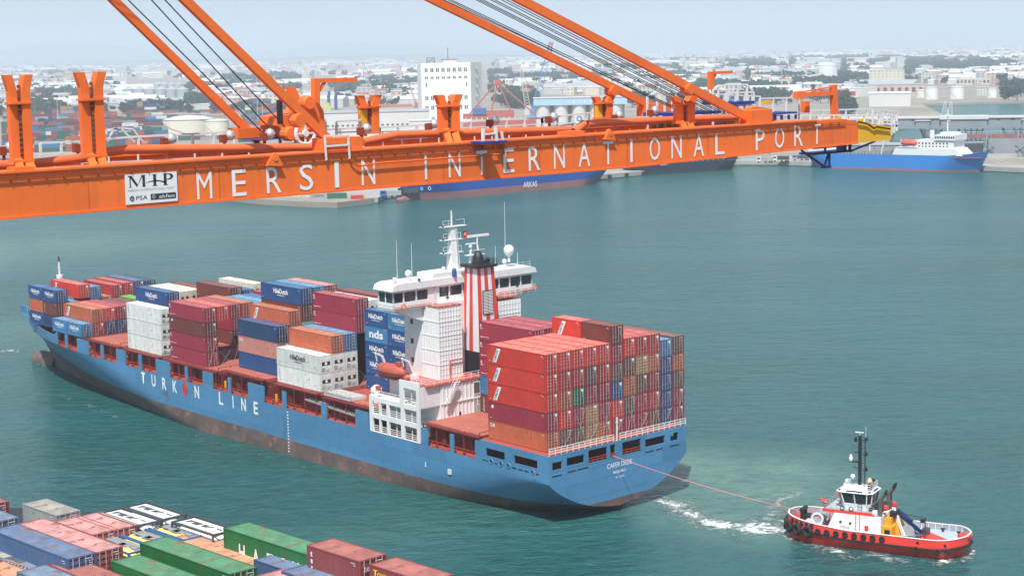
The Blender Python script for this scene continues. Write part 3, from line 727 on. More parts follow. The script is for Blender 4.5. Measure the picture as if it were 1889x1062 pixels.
for s_ in (12.85, 66.6, 81.9, 100.6, 115.9, 130.9, 145.9):
    w = half(s_, -3.0)-.5; b = -.2; m = MB()
    m.box(CT-w, s_-.35, b-.25, CT+w, s_+.35, b-.1)
    for q in range(12): m.bar((CT-w+2*w*q/11, s_+.3, -3.1), (CT-w+2*w*q/11, s_+.3, b+.9), .09)
    m.bar((CT-w, s_+.3, b+.9), (CT+w, s_+.3, b+.9), .07); m.build('lashing_bridge', INNERRED, ship)
# gangway stowed along the low side
m = MB()
for sg in (0, .9):
    m.bar((PX+.5+sg, 43, -1.5), (PX+.5+sg, 56.5, -.9), .08, .3)
for k in range(18): m.bar((PX+.5, 43.2+k*.75, -1.45+k*.035), (PX+1.4, 43.2+k*.75, -1.45+k*.035), .4, .06)
m.build('gangway', GALV, ship)
# lashing rods crossing the lowest tiers
m = MB()
for s0, cs, b in ((0, range(1, 11), 0), (53.3, (3,), .6), (68.8, (2, 3), .6), (87.35, (0, 1, 2, 3), 0), (132.7, (1, 2, 3), -.4), (132.7, (0,), -.4)):
    for c in cs:
        x = c*2.5; k = 2.5 if c % 2 else 5.1
        m.bar((x+.15, s0-.12, b+k), (x+2.3, s0-.35, b), .035); m.bar((x+2.3, s0-.12, b+k), (x+.15, s0-.35, b), .035)
tag(m.build('lashing_rods', GALV, ship), kind='stuff')

# ------------------------------------------------------------------ bridge house
HOUSE = paint('house_white_paint', (.76,.77,.77), .45, .07, .3, streak=.25)
DKR = paint('house_deck_red', (.50,.10,.065), .6, .15, .4)
def part(mb_, name, mat): return mb_.build(name, mat, ship)
# accommodation block (two storeys) with ribbed aft wall
m = MB().box(2.6, 26.0, -3.1, 21.7, 38.4, 5.35); part(m, 'accommodation_block', HOUSE)
m = MB()
for k in range(26):
    x = 2.9+k*.74
    if x > 21.4: break
    for z0, z1 in ((-2.4, 2.25), (2.5, 5.3)): m.box(x, 25.86, z0, x+.09, 25.995, z1)
m.box(2.6, 25.82, 2.27, 21.7, 25.99, 2.45); part(m, 'wall_ribs', HOUSE)
MB().box(-.3, 25.7, 5.36, 22.6, 38.5, 5.48).build('boat_deck', DKR, ship)
for x in (9.0, 10.2): MB().box(x, 25.83, 3.0, x+.95, 25.88, 4.7).build('louvre_window', paint('louvre_brown', (.12,.09,.06)), ship)
MB().box(8.9, 25.80, 2.9, 11.3, 25.835, 3.0).box(8.9, 25.80, 4.7, 11.3, 25.835, 4.82).build('window_trim', HOUSE, ship)
MB().box(9.0, 25.9, .2, 11.0, 25.975, 1.8).box(9.3,25.6,.0,9.9,25.95,1.3).box(10.3,25.6,.0,10.8,25.95,1.6).build('vent_recess', paint('recess_grey', (.36,.36,.34)), ship)
MB().box(5.9, 25.84, -.3, 6.3, 25.9, .7).build('door', GLASS, ship)
# the arched steel side screen
m = MB(); th = .28
holes = [(26.9, 29.9, -2.9, -.85), (26.9, 29.9, -.1, 1.75), (26.9, 29.9, 2.5, 4.9), (30.7, 33.6, -2.9, -.85), (30.7, 33.6, -.1, 1.75), (34.2, 35.7, -2.9, -.85), (34.2, 35.7, -.1, 1.75), (36.1, 37.7, -2.9, -.85), (36.1, 37.7, -.1, 1.75),
         (30.9, 38.5, 2.5, 6)]
for side in (0, 1):
    m = MB(); f = (lambda u, w, z: (PX+w, u, z)) if side == 0 else (lambda u, w, z: (2*CT-PX-w, u, z))
    holed_wall(m, 26.2, 38.5, -2.99, 5.5, holes, f, th); m.build('side_screen', HOUSE, ship)
m = MB()
for a, b, z0, z1 in holes[:-1]:
    for q in ((a+b)/2,) if b-a > 2 else (): m.box(PX+.3, q-.06, z0, PX+.42, q+.06, z1)
    for z in (z0+.25, z0+.55, z0+.85): m.bar((PX+.33, a, z), (PX+.33, b, z), .07)
for z in (2.75, 3.05, 3.4): m.bar((PX+.33, 31, z), (PX+.33, 38.4, z), .07)
for q in range(6): m.bar((PX+.33, 31+q*1.45, 2.3), (PX+.33, 31+q*1.45, 3.4), .07)
part(m, 'screen_rails', HOUSE)
for z in (-.55, 2.15): MB().box(PX+.35, 26.2, z, 2.55, 38.4, z+.12).build('side_deck', HOUSE, ship)
MB().box(PX+.3, 26.2, 2.3, 2.55, 26.4, 5.3).build('aft_screen', HOUSE, ship)
for z0 in (-1.2, 1.6, 3.3): MB().box(-.6, 31.0, z0, -.3, 31.5, z0+.7).build('life_jacket_locker', YELLOW, ship)
m = MB()
rail(m, (-.2, 25.75, 5.48), (22.5, 25.75, 5.48), 1.0, 16, w=.055); rail(m, (-.2, 25.75, 5.48), (-.2, 30.6, 5.48), 1.0, 4, w=.055); part(m, 'boat_deck_rail', HOUSE)
# outside stair from the main deck to the boat deck
m = MB()
for xo in (2.9, 3.7): m.bar((xo+.0, 25.3, 2.4), (xo+2.0, 25.3, 5.5), .09, .22); m.bar((xo, 25.2, 3.4), (xo+2.0, 25.2, 6.5), .05)
for k in range(11): m.bar((2.9+k*.19+.1, 25.3, 2.5+k*.29), (3.7+k*.19+.1, 25.3, 2.5+k*.29), .25, .05)
part(m, 'outside_stair', HOUSE)
# central tower, port and starboard ribbed casings
MB().box(6.4, 30.4, 5.5, 18.0, 36.6, 16.6).build('tower', HOUSE, ship)
def ribbed(name, x0, x1, y0, y1, z0, z1):
    m = MB().box(x0, y0, z0, x1, y1, z1); lv = 5; hz = (z1-z0)/lv
    for l in range(lv):
        za = z0+hz*l
        m.box(x0-.07, y0-.07, za-.04, x1+.07, y1, za+.06)
        nx_ = max(3, int((x1-x0)/.55)); ny_ = max(3, int((y1-y0)/.55))
        for i in range(nx_+1): x = x0+(x1-x0-.07)*i/nx_; m.box(x, y0-.10, za+.08, x+.07, y0-.005, za+hz-.06)
        for i in range(ny_): y = y0+(y1-y0-.07)*(i+.5)/ny_; m.box(x0-.10, y, za+.08, x0-.005, y+.07, za+hz-.06)
        for q in (.3, .7): m.box(x0-.05, y0-.05, za+hz*q, x1+.05, y0-.003, za+hz*q+.05)
    m.build(name, HOUSE, ship)
ribbed('ribbed_casing', 4.1, 8.5, 28.0, 32.2, 5.5, 16.4); ribbed('ribbed_casing', 16.2, 20.4, 28.0, 32.2, 5.5, 16.0)
MB().box(4.1, 32.2, 5.5, 6.4, 36.3, 16.5).build('smooth_side_wall', HOUSE, ship)
for z in (7.4, 10.3, 13.3, 15.6): MB().box(4.06, 34.2, z, 4.12, 34.8, z+.75).build('porthole', GLASS, ship)
for a, b in ((4.0, 8.7), (16.0, 20.6)):
    MB().box(a, 27.9, 16.42, b, 30.6, 16.52).build('casing_deck', DKR, ship); m = MB()
    rail(m, (a, 27.95, 16.5), (b, 27.95, 16.5), 1.0, 4, w=.05); rail(m, (a, 27.95, 16.5), (a, 30.5, 16.5), 1.0, 2, w=.05); part(m, 'casing_rail', HOUSE)
MB().tube((5.9, 27.7, 5.6), (5.9, 27.7, 8.2), .09).tube((5.9, 27.7, 8.2), (8.6, 27.7, 8.2), .09).box(8.0, 26.9, 5.5, 8.6, 27.3, 6.1).build('fire_pipe', RAILRED, ship)
# wing support slope under the port wing and starboard wing
for sg, x0, x1 in ((-1, 4.1, -.6), (1, 20.4, 25.0)):
    MB().prism([(x0, 14.0), (x1, 15.9), (x1, 16.25), (x0, 16.25)], 'y', 31.6, 34.6).build('wing_bracket', HOUSE, ship)
# wheelhouse with wings
MB().box(-1.8, 31.0, 16.25, 26.1, 35.2, 16.5).build('bridge_deck', HOUSE, ship)
MB().box(-1.75, 30.9, 16.5, 26.05, 31.35, 16.56).build('bridge_walkway', DKR, ship)
m = MB(); m.box(-1.7, 31.4, 16.5, 26.0, 35.1, 17.35); m.box(-1.7, 31.4, 18.85, 26.0, 35.1, 19.2)
for x in [-1.7, .2, 2.6, 4.9, 6.9, 9.0, 11.6, 14.3, 15.6, 18, 19.0, 21.2, 23.5, 25.8]:
    m.box(x, 31.4, 17.35, x+.22, 31.6, 18.85)
for y_ in (31.4, 33.2, 34.9): m.box(-1.7, y_, 17.35, -1.5, y_+.2, 18.85); m.box(25.8, y_, 17.35, 26, y_+.2, 18.85)
m.box(5.1, 31.4, 17.35, 6.9, 31.55, 18.85); m.box(14.5, 31.4, 17.35, 18, 31.55, 18.85)
part(m, 'wheelhouse', HOUSE)
for a, b in ((-1.48, .2), (.42, 2.6), (2.82, 4.9), (7.12, 9.0), (9.22, 11.6), (11.82, 14.3), (18.2, 19.0), (19.22, 21.2), (21.42, 23.5), (23.72, 25.8)):
    MB().box(a, 31.52, 17.35, b, 31.56, 18.85).build('window', GLASS, ship)
for a, b in ((31.6, 33.2), (33.4, 34.9)): MB().box(-1.62, a, 17.35, -1.58, b, 18.85).build('window', GLASS, ship)
MB().prism([(-2.2, 19.2), (26.6, 19.2), (26.3, 19.95), (25.4, 20.25), (-.9, 20.25), (-1.9, 19.95)], 'y', 30.95, 35.6).build('wheelhouse_roof', HOUSE, ship)
MB().box(6, 31.2, 20.26, 18, 35.3, 21.0).build('monkey_island', HOUSE, ship)
m = MB(); rail(m, (-1.9, 30.95, 16.3), (4, 30.95, 16.3), 1.0, 4, w=.05); rail(m, (20.6, 30.95, 16.3), (26.2, 30.95, 16.3), 1.0, 4, w=.05); rail(m, (-1.9, 30.95, 16.3), (-1.9, 35.1, 16.3), 1, 3, w=.05)
rail(m, (-.8, 31.2, 20.2), (25.4, 31.2, 20.2), .8, 18, w=.035, rows=(1, .5)); part(m, 'bridge_rail', HOUSE)
for x, y_ in ((-.2, 30.85), (26.2, 31.0)): MB().torus((x, y_, 16.85), (0, 1, 0), .36, .09).build('lifebuoy', paint('lifebuoy_orange', (.8,.16,.04)), ship)
MB().box(-1.5, 31.395, 16.62, 5.5, 31.41, 16.72).box(19, 31.395, 16.62, 26, 31.41, 16.72).build('red_stripe', DKR, ship)
# ladder, floodlights
m = MB()
for xo in (6.0, 6.4): m.bar((xo, 31.3, 16.5), (xo, 31.3, 20.3), .05)
for k in range(12): m.bar((6.0, 31.3, 16.7+k*.3), (6.4, 31.3, 16.7+k*.3), .035)
part(m, 'ladder', HOUSE)
for x, z in ((8.4, 17.2), (22.5, 17.4), (3.0, 20.5)): MB().tube((x, 31.1, z-.3), (x, 31.1, z), .04).lathe((x, 30.8, z), [(.12, 0), (.24, .3)], 10, 'y').build('floodlight', BLACK, ship)
# main mast
m = MB(); mx, my = 11.1, 33.0
m.add([(mx-.75,my-.75,20.3),(mx+.75,my-.75,20.3),(mx+.75,my+.75,20.3),(mx-.75,my+.75,20.3),(mx-.32,my-.3,27.6),(mx+.32,my-.3,27.6),(mx+.32,my+.3,27.6),(mx-.32,my+.3,27.6)], [(3,2,1,0),(4,5,6,7),(0,1,5,4),(1,2,6,5),(2,3,7,6),(3,0,4,7)])
m.tube((mx, my, 27.6), (mx, my, 30.1), .14, .09); 
for k in range(7): m.bar((mx-.25, my, 27.9+k*.3), (mx+.25, my, 27.9+k*.3), .05)
part(m, 'mast', HOUSE)
for z, a, b in ((23.6, 2.1, 1.9), (25.6, 2.1, 1.8), (27.6, 2.1, 2.6)):
    m = MB(); m.box(mx-a, my-.5, z, mx+b, my+.5, z+.09); m.bar((mx-a+.2, my, z), (mx-.3, my, z-.9), .08)
    m.bar((mx-a, my-.5, z+1.05), (mx-.5, my-.5, z+1.05), .05); m.bar((mx-a, my-.5, z+.5), (mx-.5, my-.5, z+.5), .04); m.bar((mx+.5, my-.5, z+1.05), (mx+b-.5, my-.5, z+1.05), .05)
    for x in (mx-a, mx-a/2, mx+b-.5): m.bar((x, my-.5, z), (x, my-.5, z+1.05), .05)
    part(m, 'mast_platform', HOUSE)
    MB().box(mx-a-.15, my-.6, z+.1, mx-a+.05, my-.4, z+.35).build('signal_lamp', BLACK, ship)
m = MB()
for xo in (.45, .8): m.bar((mx+xo, my-.9, 20.4), (mx+xo*.7, my-.5, 27.4), .05)
for k in range(20): m.bar((mx+.42, my-.85+k*.018, 20.8+k*.33), (mx+.75, my-.85+k*.018, 20.8+k*.33), .04)
part(m, 'mast_ladder', HOUSE)
flag = MB(); 
nF = 6
flag.add([(mx+2.2+i*.17, my-.1+.10*math.sin(i*1.3), z) for z in (25.7, 26.75) for i in range(nF)], [(i, i+1, nF+i+1, nF+i) for i in range(nF-1)])
fo = flag.build('flag', paint('flag_red', (.62,.015,.02)), ship)
MB().torus((mx+2.6, my-.13, 26.25), (0, 1, 0), .17, .045, 12, 5).build('crescent', LETTER, ship)
# radar mast behind the funnel
m = MB(); rx, ry = 15.2, 32.6
for xo in (-.9, .9): m.tube((rx+xo*1.3, ry, 20.3), (rx+xo*.7, ry, 24.3), .22, .14)
m.box(rx-1.6, ry-.5, 22.9, rx+1.7, ry+.5, 23.0); m.tube((rx+.6, ry, 24.2), (rx+.6, ry, 25.6), .12); m.bar((rx-1.6, ry-.5, 23.7), (rx+1.7, ry-.5, 23.7), .06); part(m, 'radar_mast', HOUSE)
MB().box(rx-1.3, ry-.15, 25.65, rx+2.9, ry+.15, 26.0).build('radar_scanner', HOUSE, ship)
MB().box(rx-1.7, ry-.1, 24.6, rx+.2, ry+.1, 24.8).lathe((rx-.8, ry, 24.1), [(.25,0),(.3,.25),(.1,.45)], 10).build('radar_scanner', HOUSE, ship)
def dome(x, y_, z, r, name='satellite_dome'):
    m = MB(); pr = [(r*.5, z-r*1.0), (r*.92, z-r*.45), (r, z), (r*.87, z+r*.5), (r*.5, z+r*.86), (.02, z+r)]
    m.lathe((x, y_, 0), pr, 16); m.tube((x, y_, z-r*2.2), (x, y_, z-r*.9), r*.25); me = m.mesh(name, HOUSE); shade(me, 50); link(me, name, ship)
dome(22.6, 33.0, 22.9, .85); dome(21.3, 32.6, 21.3, .38); dome(2.2, 32.6, 21.4, .52); dome(4.9, 32.8, 20.9, .28); dome(17.8, 32.2, 20.9, .3); dome(9.3, 33, 21.4, .26)
for x, y_, z0, z1 in ((-.2, 32.2, 20.2, 26.6), (2.6, 32.2, 20.2, 25.9), (22.2, 33.4, 21.9, 30.5), (19.8, 33, 20.2, 23.8), (24.4, 33, 20.2, 22.3)):
    MB().tube((x, y_, z0), (x, y_, z1), .05, .025, 5).build('whip_antenna', HOUSE, ship)
MB().lathe((-.6, 32.3, 20.4), [(.2,0),(.35,.3),(.3,.65),(.1,.7)], 10).build('searchlight', HOUSE, ship)
MB().lathe((9.7, 30.9, 20.3), [(.35,0),(.36,1.0),(.2,1.25)], 10).build('blue_locker', paint('blue_cover', (.02,.09,.32)), ship)
# the striped funnel
def lerp(a, b, f): return a+(b-a)*f
F0 = dict(x0=11.0, x1=15.6, y0=26.9, y1=31.2, z=5.5); F1 = dict(x0=11.2, x1=14.5, y0=27.3, y1=30.2, z=21.7)
FR = paint('funnel_red', (.66,.055,.04), .42, .05)
def fpt(fx, fy, f): return (lerp(lerp(F0['x0'], F0['x1'], fx), lerp(F1['x0'], F1['x1'], fx), f), lerp(lerp(F0['y0'], F0['y1'], fy), lerp(F1['y0'], F1['y1'], fy), f), lerp(F0['z'], F1['z'], f))
m = MB(); fb = .21
m.mat(0).add([fpt(a, b, 0) for a, b in ((0,0),(1,0),(1,1),(0,1))]+[fpt(a, b, fb) for a, b in ((0,0),(1,0),(1,1),(0,1))], [(0,1,5,4),(1,2,6,5),(2,3,7,6),(3,0,4,7)])
m.mat(1).add([fpt(a, b, fb) for a, b in ((0,0),(1,0),(1,1),(0,1))]+[fpt(a, b, 1) for a, b in ((0,0),(1,0),(1,1),(0,1))], [(0,1,5,4),(1,2,6,5),(2,3,7,6),(3,0,4,7),(4,5,6,7)])
m.build('funnel_casing', [BLACK, HOUSE], ship)
m = MB(); e = .03
for a, b in ((.0,.20),(.42,.64)):   # port face
    P = [fpt(0, 1-a, fb), fpt(0, 1-b, fb), fpt(0, 1-b, .995), fpt(0, 1-a, .995)]; m.add([(p[0]-e, p[1], p[2]) for p in P], [(0,1,2,3)])
for a, b in ((.0,.2),(.4,.6),(.8,1.0)):   # aft face
    P = [fpt(a, 0, fb), fpt(b, 0, fb), fpt(b, 0, .995), fpt(a, 0, .995)]; m.add([(p[0], p[1]-e, p[2]) for p in P], [(0,1,2,3)])
m.build('funnel_stripes', FR, ship)
m = MB().mat(0).box(12.0, 26.98, 14.6, 14.0, 27.1, 18.2).mat(1)
for k in range(15): m.box(12.08, 26.93, 14.7+k*.23, 12.95, 26.985, 14.82+k*.23); m.box(13.05, 26.93, 14.7+k*.23, 13.92, 26.985, 14.82+k*.23)
m.build('funnel_louvre', [BLACK, HOUSE], ship)
MB().box(10.7, 26.8, 21.7, 14.9, 30.7, 22.1).build('funnel_top', BLACK, ship)
m = MB(); m.lathe((12.9, 29.0, 22.1), [(.95,0),(.85,1.0),(.55,1.7),(.1,2.0)], 16); me = m.mesh('exhaust_hood', BLACK); shade(me, 60); link(me, 'exhaust_hood', ship)
m = MB(); m.tube((14.1, 28.3, 22.0), (14.1, 28.0, 22.9), .28); m.tube((14.5, 29.3, 22.0), (14.6, 29.1, 22.6), .2); m.tube((13.8, 29.8, 22.0), (13.8, 29.6, 22.7), .2); rail(m, (10.8, 26.9, 22.1), (14.8, 26.9, 22.1), .8, 6, w=.04); rail(m, (14.8, 26.9, 22.1), (14.8, 30.5, 22.1), .8, 4, w=.04); m.build('exhaust_pipes', BLACK, ship)
# lifeboat in its davits: hangs on the ship
LB = paint('lifeboat_orange', (.46,.095,.06), .55, .25, 1.0)
lb = empty('lifeboat', SHIP @ T(.2, 31.4, 5.6), 'enclosed orange lifeboat hanging in davits beside the white bridge tower', 'lifeboat')
def boat_shell(L, hw, z0, zs, z1, n=14, m_=9):
    """closed double ended hull shape: half width hw, keel z0, gunwale zs, canopy top z1"""
    v = []
    for i in range(n+1):
        u = i/n; k = max(.02, (1-abs(2*u-1)**2.6)); kk = k**.6
        ring = [(0, lerp(zs, z0, k**.5)), (hw*.6*kk, lerp(zs, z0, k**.5*.8)), (hw*.95*kk, lerp(zs, z0, .3)), (hw*kk, zs), (hw*.85*kk, lerp(zs, z1, .5*k**.4)), (hw*.45*kk, lerp(zs, z1, .92*k**.4)), (0, lerp(zs, z1, k**.4))]
        full = [(x, z) for x, z in ring]+[(-x, z) for x, z in ring[-2:0:-1]]
        v.append([(x, L*u, z) for x, z in full])
    k = len(v[0]); V_ = [p for r in v for p in r]
    return V_, [(i*k+j, i*k+(j+1) % k, (i+1)*k+(j+1) % k, (i+1)*k+j) for i in range(n) for j in range(k)]+[tuple(range(k)), tuple(range(n*k, n*k+k))[::-1]], k, n
v, f, k, n = boat_shell(6.8, 1.15, 0.1, 1.0, 2.1)
me = MB().add(v, f).mesh('hull', LB); shade(me, 50); link(me, 'hull', lb)
MB().torus((0, 3.6, 1.0), (0, 0, 1), .1, .05).box(-.35, 1.0, 2.0, .35, 1.9, 2.55).build('cockpit', LB, lb)
for y_ in (31.6, 38.2):
    m = MB(); m.bar((2.2, y_, 5.5), (1.0, y_, 8.3), .35); m.bar((1.0, y_, 8.3), (-.2, y_, 8.9), .3); m.bar((-.2, y_, 8.9), (.1, y_, 7.6), .15); m.box(1.6, y_-.4, 5.5, 2.6, y_+.4, 6.2); m.build('davit', HOUSE, ship)
MB().box(-.9, 29.7, 5.5, -.2, 30.4, 6.3).box(-.9, 36.9, 3.2, -.3, 37.5, 4.0).build('davit_winch', LB, ship)
# provisions deck ahead of the house, seen forward of the lifeboat
MB().box(1.8, 38.5, -.2, 7.2, 51.2, .38).build('stores_deck', DECKRED, ship)
m = MB(); m.box(-.4, 44.6, .4, 2.6, 51.8, .75); 
for q in range(9): m.box(-.45, 44.7+q*.8, .76, 2.65, 45.2+q*.8, .95)
rail(m, (-.5, 44.5, .75), (-.5, 52, .75), .9, 6, w=.05); m.build('stores_platform', paint('grey_white', (.55,.55,.52)), ship)
MB().lathe((3.4, 43.0, 1.2), [(.5,0),(.9,.5),(.9,1.0),(.4,1.5)], 12).box(1.6, 40.5, .4, 3.2, 42.4, 1.6).build('winch', HOUSE, ship)
# bow mast
m = MB(); m.tube((12.5, 165.6, -3), (12.5, 165.6, 7.4), .9, .65, 10); m.tube((12.5, 165.6, 7.4), (12.5, 165.6, 10.2), .22, .16); m.box(11.9, 165.2, 7.3, 13.1, 166, 7.45); m.box(12.3, 165.5, 8.9, 12.7, 165.9, 9.1); m.build('bow_mast', HOUSE, ship)
MB().tube((12.5, 165.6, 10.2), (12.5, 165.6, 11.3), .16).build('mast_light', BLACK, ship)
# forecastle gear
m = MB(); 
for x, s_ in ((4.6, 148.5), (6.2, 152.6)): m.tube((x, s_, -3), (x, s_, -1.6), .16); m.lathe((x, s_, -1.8), [(.1,0),(.5,.1),(.5,.5),(.1,.6)], 10)
m.bar((3.4, 153, -1.9), (5.6, 149.5, -1.7), .12); m.build('mooring_winch', paint('winch_orange', (.7,.2,.03)), ship)
MB().box(5.5, 154, -3.1, 9, 162, -1.2).box(2.5, 146.4, -3.1, 9, 147.3, -.9).build('windlass_house', INNERRED, ship)
def bow_mark(s_, z, w, h_, mt, nm):
    x = CT-half(s_, z); x2 = CT-half(s_-w, z); MB().add([(x-.12, s_, z), (x2-.12, s_-w, z), (x2-.3, s_-w, z+h_), (x-.3, s_, z+h_)], [(0,1,2,3)]).build(nm, mt, ship)
MB().lathe((CT-half(171.5, -4.6)-.15, 171.5, -4.6), [(.5, -.3), (.6, .3)], 10, 'x').build('hawse_pipe', BLACK, ship)
# ================================================================== the orange quay crane, its boom over the water
YN, YF = 64.0, 71.2            # outer faces of the near and the far girder
crane = empty('gantry_crane', T(0, 64, 0), 'orange port crane boom crossing the picture, lettered MERSIN INTERNATIONAL PORT', 'crane')
CI = crane.matrix_world.inverted()
def cb(mb_, name, mats, smooth=False):
    me = mb_.mesh(name, mats)
    if smooth: shade(me, 45)
    return link(me, name, crane, CI)
XT, XP, XY = at(1644, 250, y=YN).x, at(1558, 220, y=YN).x, at(1583, 250, y=YN).x
ZB, ZT = 58.62, 60.36
def girder(y0, y1, nm):
    cb(MB().prism([(-8, ZB), (at(1150, 300, y=YN).x, ZB), (XY, ZB+.30), (XY, ZT-.22), (XP, ZT), (-8, ZT-.04)], 'y', y0, y1), nm, GIRDER)
    cb(MB().prism([(XY, ZB+.30), (XT, ZB+.33), (XT, ZT-.62), (XY, ZT-.22)], 'y', y0, y1), 'girder_tip', YELLOW)
    m = MB(); 
    m.box(-8, y0-.10, ZT-.02, XP-2.6, y1+.10, ZT+.06); XQ = at(1150, 300, y=YN).x; m.box(-8, y0-.06, ZB-.05, XQ, y0+.02, ZB+.03); m.bar((XQ, y0-.02, ZB-.01), (XY, y0-.02, ZB+.29), .08, .08)
    cb(m, 'girder_flange', ORANGE)
girder(YN, YN+.95, 'girder'); girder(YF-.95, YF, 'girder')
m = MB(); m.box(-8, YN+.95, ZT-.75, XP-3, YN+1.35, ZT-.62); m.box(-8, YN+.96, ZT-.4, XP-3, YN+1.1, ZT-.3); m.box(-8, YF-1.35, ZT-.75, XP-3, YF-.95, ZT-.62); m.box(-8, YF-1.15, ZT-.4, XP-3, YF-.95, ZT-.3)
cb(m, 'trolley_rail', paint('rail_orange_dark', (.45,.07,.014), .6, .2))
# welded seams, stiffener plates on the face: fine raised strips
m = MB(); x = 2.0
while x < XP: m.box(x, YN-.012, ZB+.03, x+.04, YN, ZT-.03); x += 12.2
for k in range(30): m.box(3+k*2.7, YF-1.0, ZT-1.3, 3.08+k*2.7, YF-.95, ZT-.1)
cb(m, 'seams', ORANGE)
# cable run under the flange
m = MB(); m.bar((-8, YN-.13, ZT-.20), (XP, YN-.13, ZT-.18), .022); m.bar((-8, YN-.06, ZT-.30), (XP, YN-.06, ZT-.28), .03)
k = 0
while k < 108: m.box(1+k*.75, YN-.14, ZT-.32, 1.03+k*.75, YN, ZT-.16); k += 1
cb(m, 'cable_run', paint('cable_brown', (.34,.07,.02), .7, .2))
m = MB(); P = [at(1583, 225, y=YN-.12), at(1600, 228, y=YN-.12), at(1612, 237, y=YN-.12), at(1618, 234, y=YN-.12), at(1628, 236, y=YN-.12), at(1642, 238, y=YN-.12)]; m.path(P, .05, 5); cb(m, 'hanging_cable', BLACK)
m = MB(); P = [at(648, 296, y=YN-.15), at(655, 303, y=YN-.15), at(665, 306, y=YN-.15), at(700, 301, y=YN-.15), at(930, 284, y=YN-.15), at(928, 262, y=YN-.15)]; m.path(P, .04, 5); cb(m, 'looped_hose', paint('hose_orange', (.6,.12,.03)))
# the name, letter by letter
NAME = [('M',378,28),('E',442,26),('R',506,27),('S',566,25),('I',622,8),('N',680,25),('I',786,4),('N',839,22),('T',889,20),('E',939,20),('R',986,21),('N',1032,20),('A',1078,21),('T',1122,19),('I',1165,4),('O',1208,19),('N',1248,19),('A',1289,19),('L',1328,17),('P',1402,16),('O',1438,17),('R',1473,16),('T',1507,14)]
for ch, px, w in NAME:
    f = (px-378)/(1507-378); yt = np.interp(px, [378, 680, 786, 1079, 1327, 1507], [318, 294, 286, 263, 245, 229]); yb = np.interp(px, [378, 680, 786, 1079, 1327, 1507], [367, 341, 331, 307, 285, 266])
    a = at(px-w/2, yb, y=YN-.02); b = at(px+w/2, yb, y=YN-.02); t = at(px, yt, y=YN-.02); c0 = at(px, yb, y=YN-.02)
    link(text_mesh(ch, t.z-c0.z, b.x-a.x, LETTER, bold=(.0 if ch != 'I' else .0)), 'letter', crane, CI @ Matrix.Translation((a.x, YN-.025, c0.z)))
# the port authority's board
SB = paint('board_white', (.78,.79,.80), .5, .03); INK = paint('board_ink', (.03,.035,.05), .5, .02); GREYINK = paint('board_grey_ink', (.35,.36,.38), .5, .02)
a = at(233, 378, y=YN-.06); b = at(328, 371, y=YN-.06); ztop = at(233, 322, y=YN-.06).z; W_ = b.x-a.x; H_ = ztop-a.z
board = MB().box(a.x, YN-.07, a.z, b.x, YN-.03, ztop).mesh('sign_board', SB); board = link(board, 'sign_board', crane, CI)
def bp(u, v): return (a.x+W_*u, YN-.078, a.z+H_*v)
def poly(m, pts): m.add([bp(u, v) for u, v in pts], [tuple(range(len(pts)))])
m = MB()  # serif M I P joined by an arch
for pts in ([(.05,.56),(.13,.56),(.10,.58),(.10,.93),(.08,.93),(.08,.58)], [(.05,.93),(.05,.95),(.12,.95),(.235,.64),(.215,.56),(.085,.90)], [(.215,.56),(.235,.62),(.335,.93),(.315,.93)], [(.29,.95),(.40,.95),(.375,.93),(.375,.58),(.40,.56),(.30,.56),(.325,.58),(.325,.93)],
            [(.50,.95),(.63,.95),(.59,.93),(.59,.58),(.63,.56),(.50,.56),(.535,.58),(.535,.93)], [(.71,.95),(.80,.95),(.795,.93),(.795,.58),(.83,.56),(.71,.56),(.74,.58),(.74,.93)],
            [(.80,.95),(.89,.935),(.925,.87),(.925,.82),(.89,.755),(.80,.735),(.80,.76),(.85,.78),(.87,.83),(.87,.87),(.85,.91),(.80,.93)],
            [(.38,.655),(.46,.70),(.56,.715),(.66,.70),(.75,.64),(.79,.60),(.79,.66),(.72,.71),(.62,.75),(.56,.755),(.46,.725)]): poly(m, pts)
link(m.mesh('lettering', INK), 'lettering', board)
link(text_mesh('MERSIN INTERNATIONAL PORT', H_*.075, W_*.9, GREYINK), 'lettering', board, Matrix.Translation(bp(.04, .42)))
link(text_mesh('PSA', H_*.14, W_*.22, INK), 'lettering', board, Matrix.Translation(bp(.19, .13)))
m = MB().torus(bp(.11, .20), (0,1,0), H_*.07, H_*.017, 14, 4).torus(bp(.12, .22), (0,1,.2), H_*.045, H_*.012, 12, 4); link(m.mesh('emblem', INK), 'emblem', board)
m = MB(); poly(m, [(.47,.10),(.965,.10),(.965,.30),(.47,.30)]); link(m.mesh('logo_plate', INK), 'logo_plate', board)
lt = link(text_mesh('akfen', H_*.12, W_*.30, LETTER), 'lettering', board, Matrix.Translation(Vector(bp(.63, .14))+Vector((0,-.01,0))))
m = MB()
for k in range(6): t = k*math.pi/3; p = Vector(bp(.53, .20))+Vector((math.cos(t)*H_*.05, -.01, math.sin(t)*H_*.05)); m.torus(p, (0,1,0), H_*.018, H_*.008, 8, 4)
link(m.mesh('emblem', GREYINK), 'emblem', board)
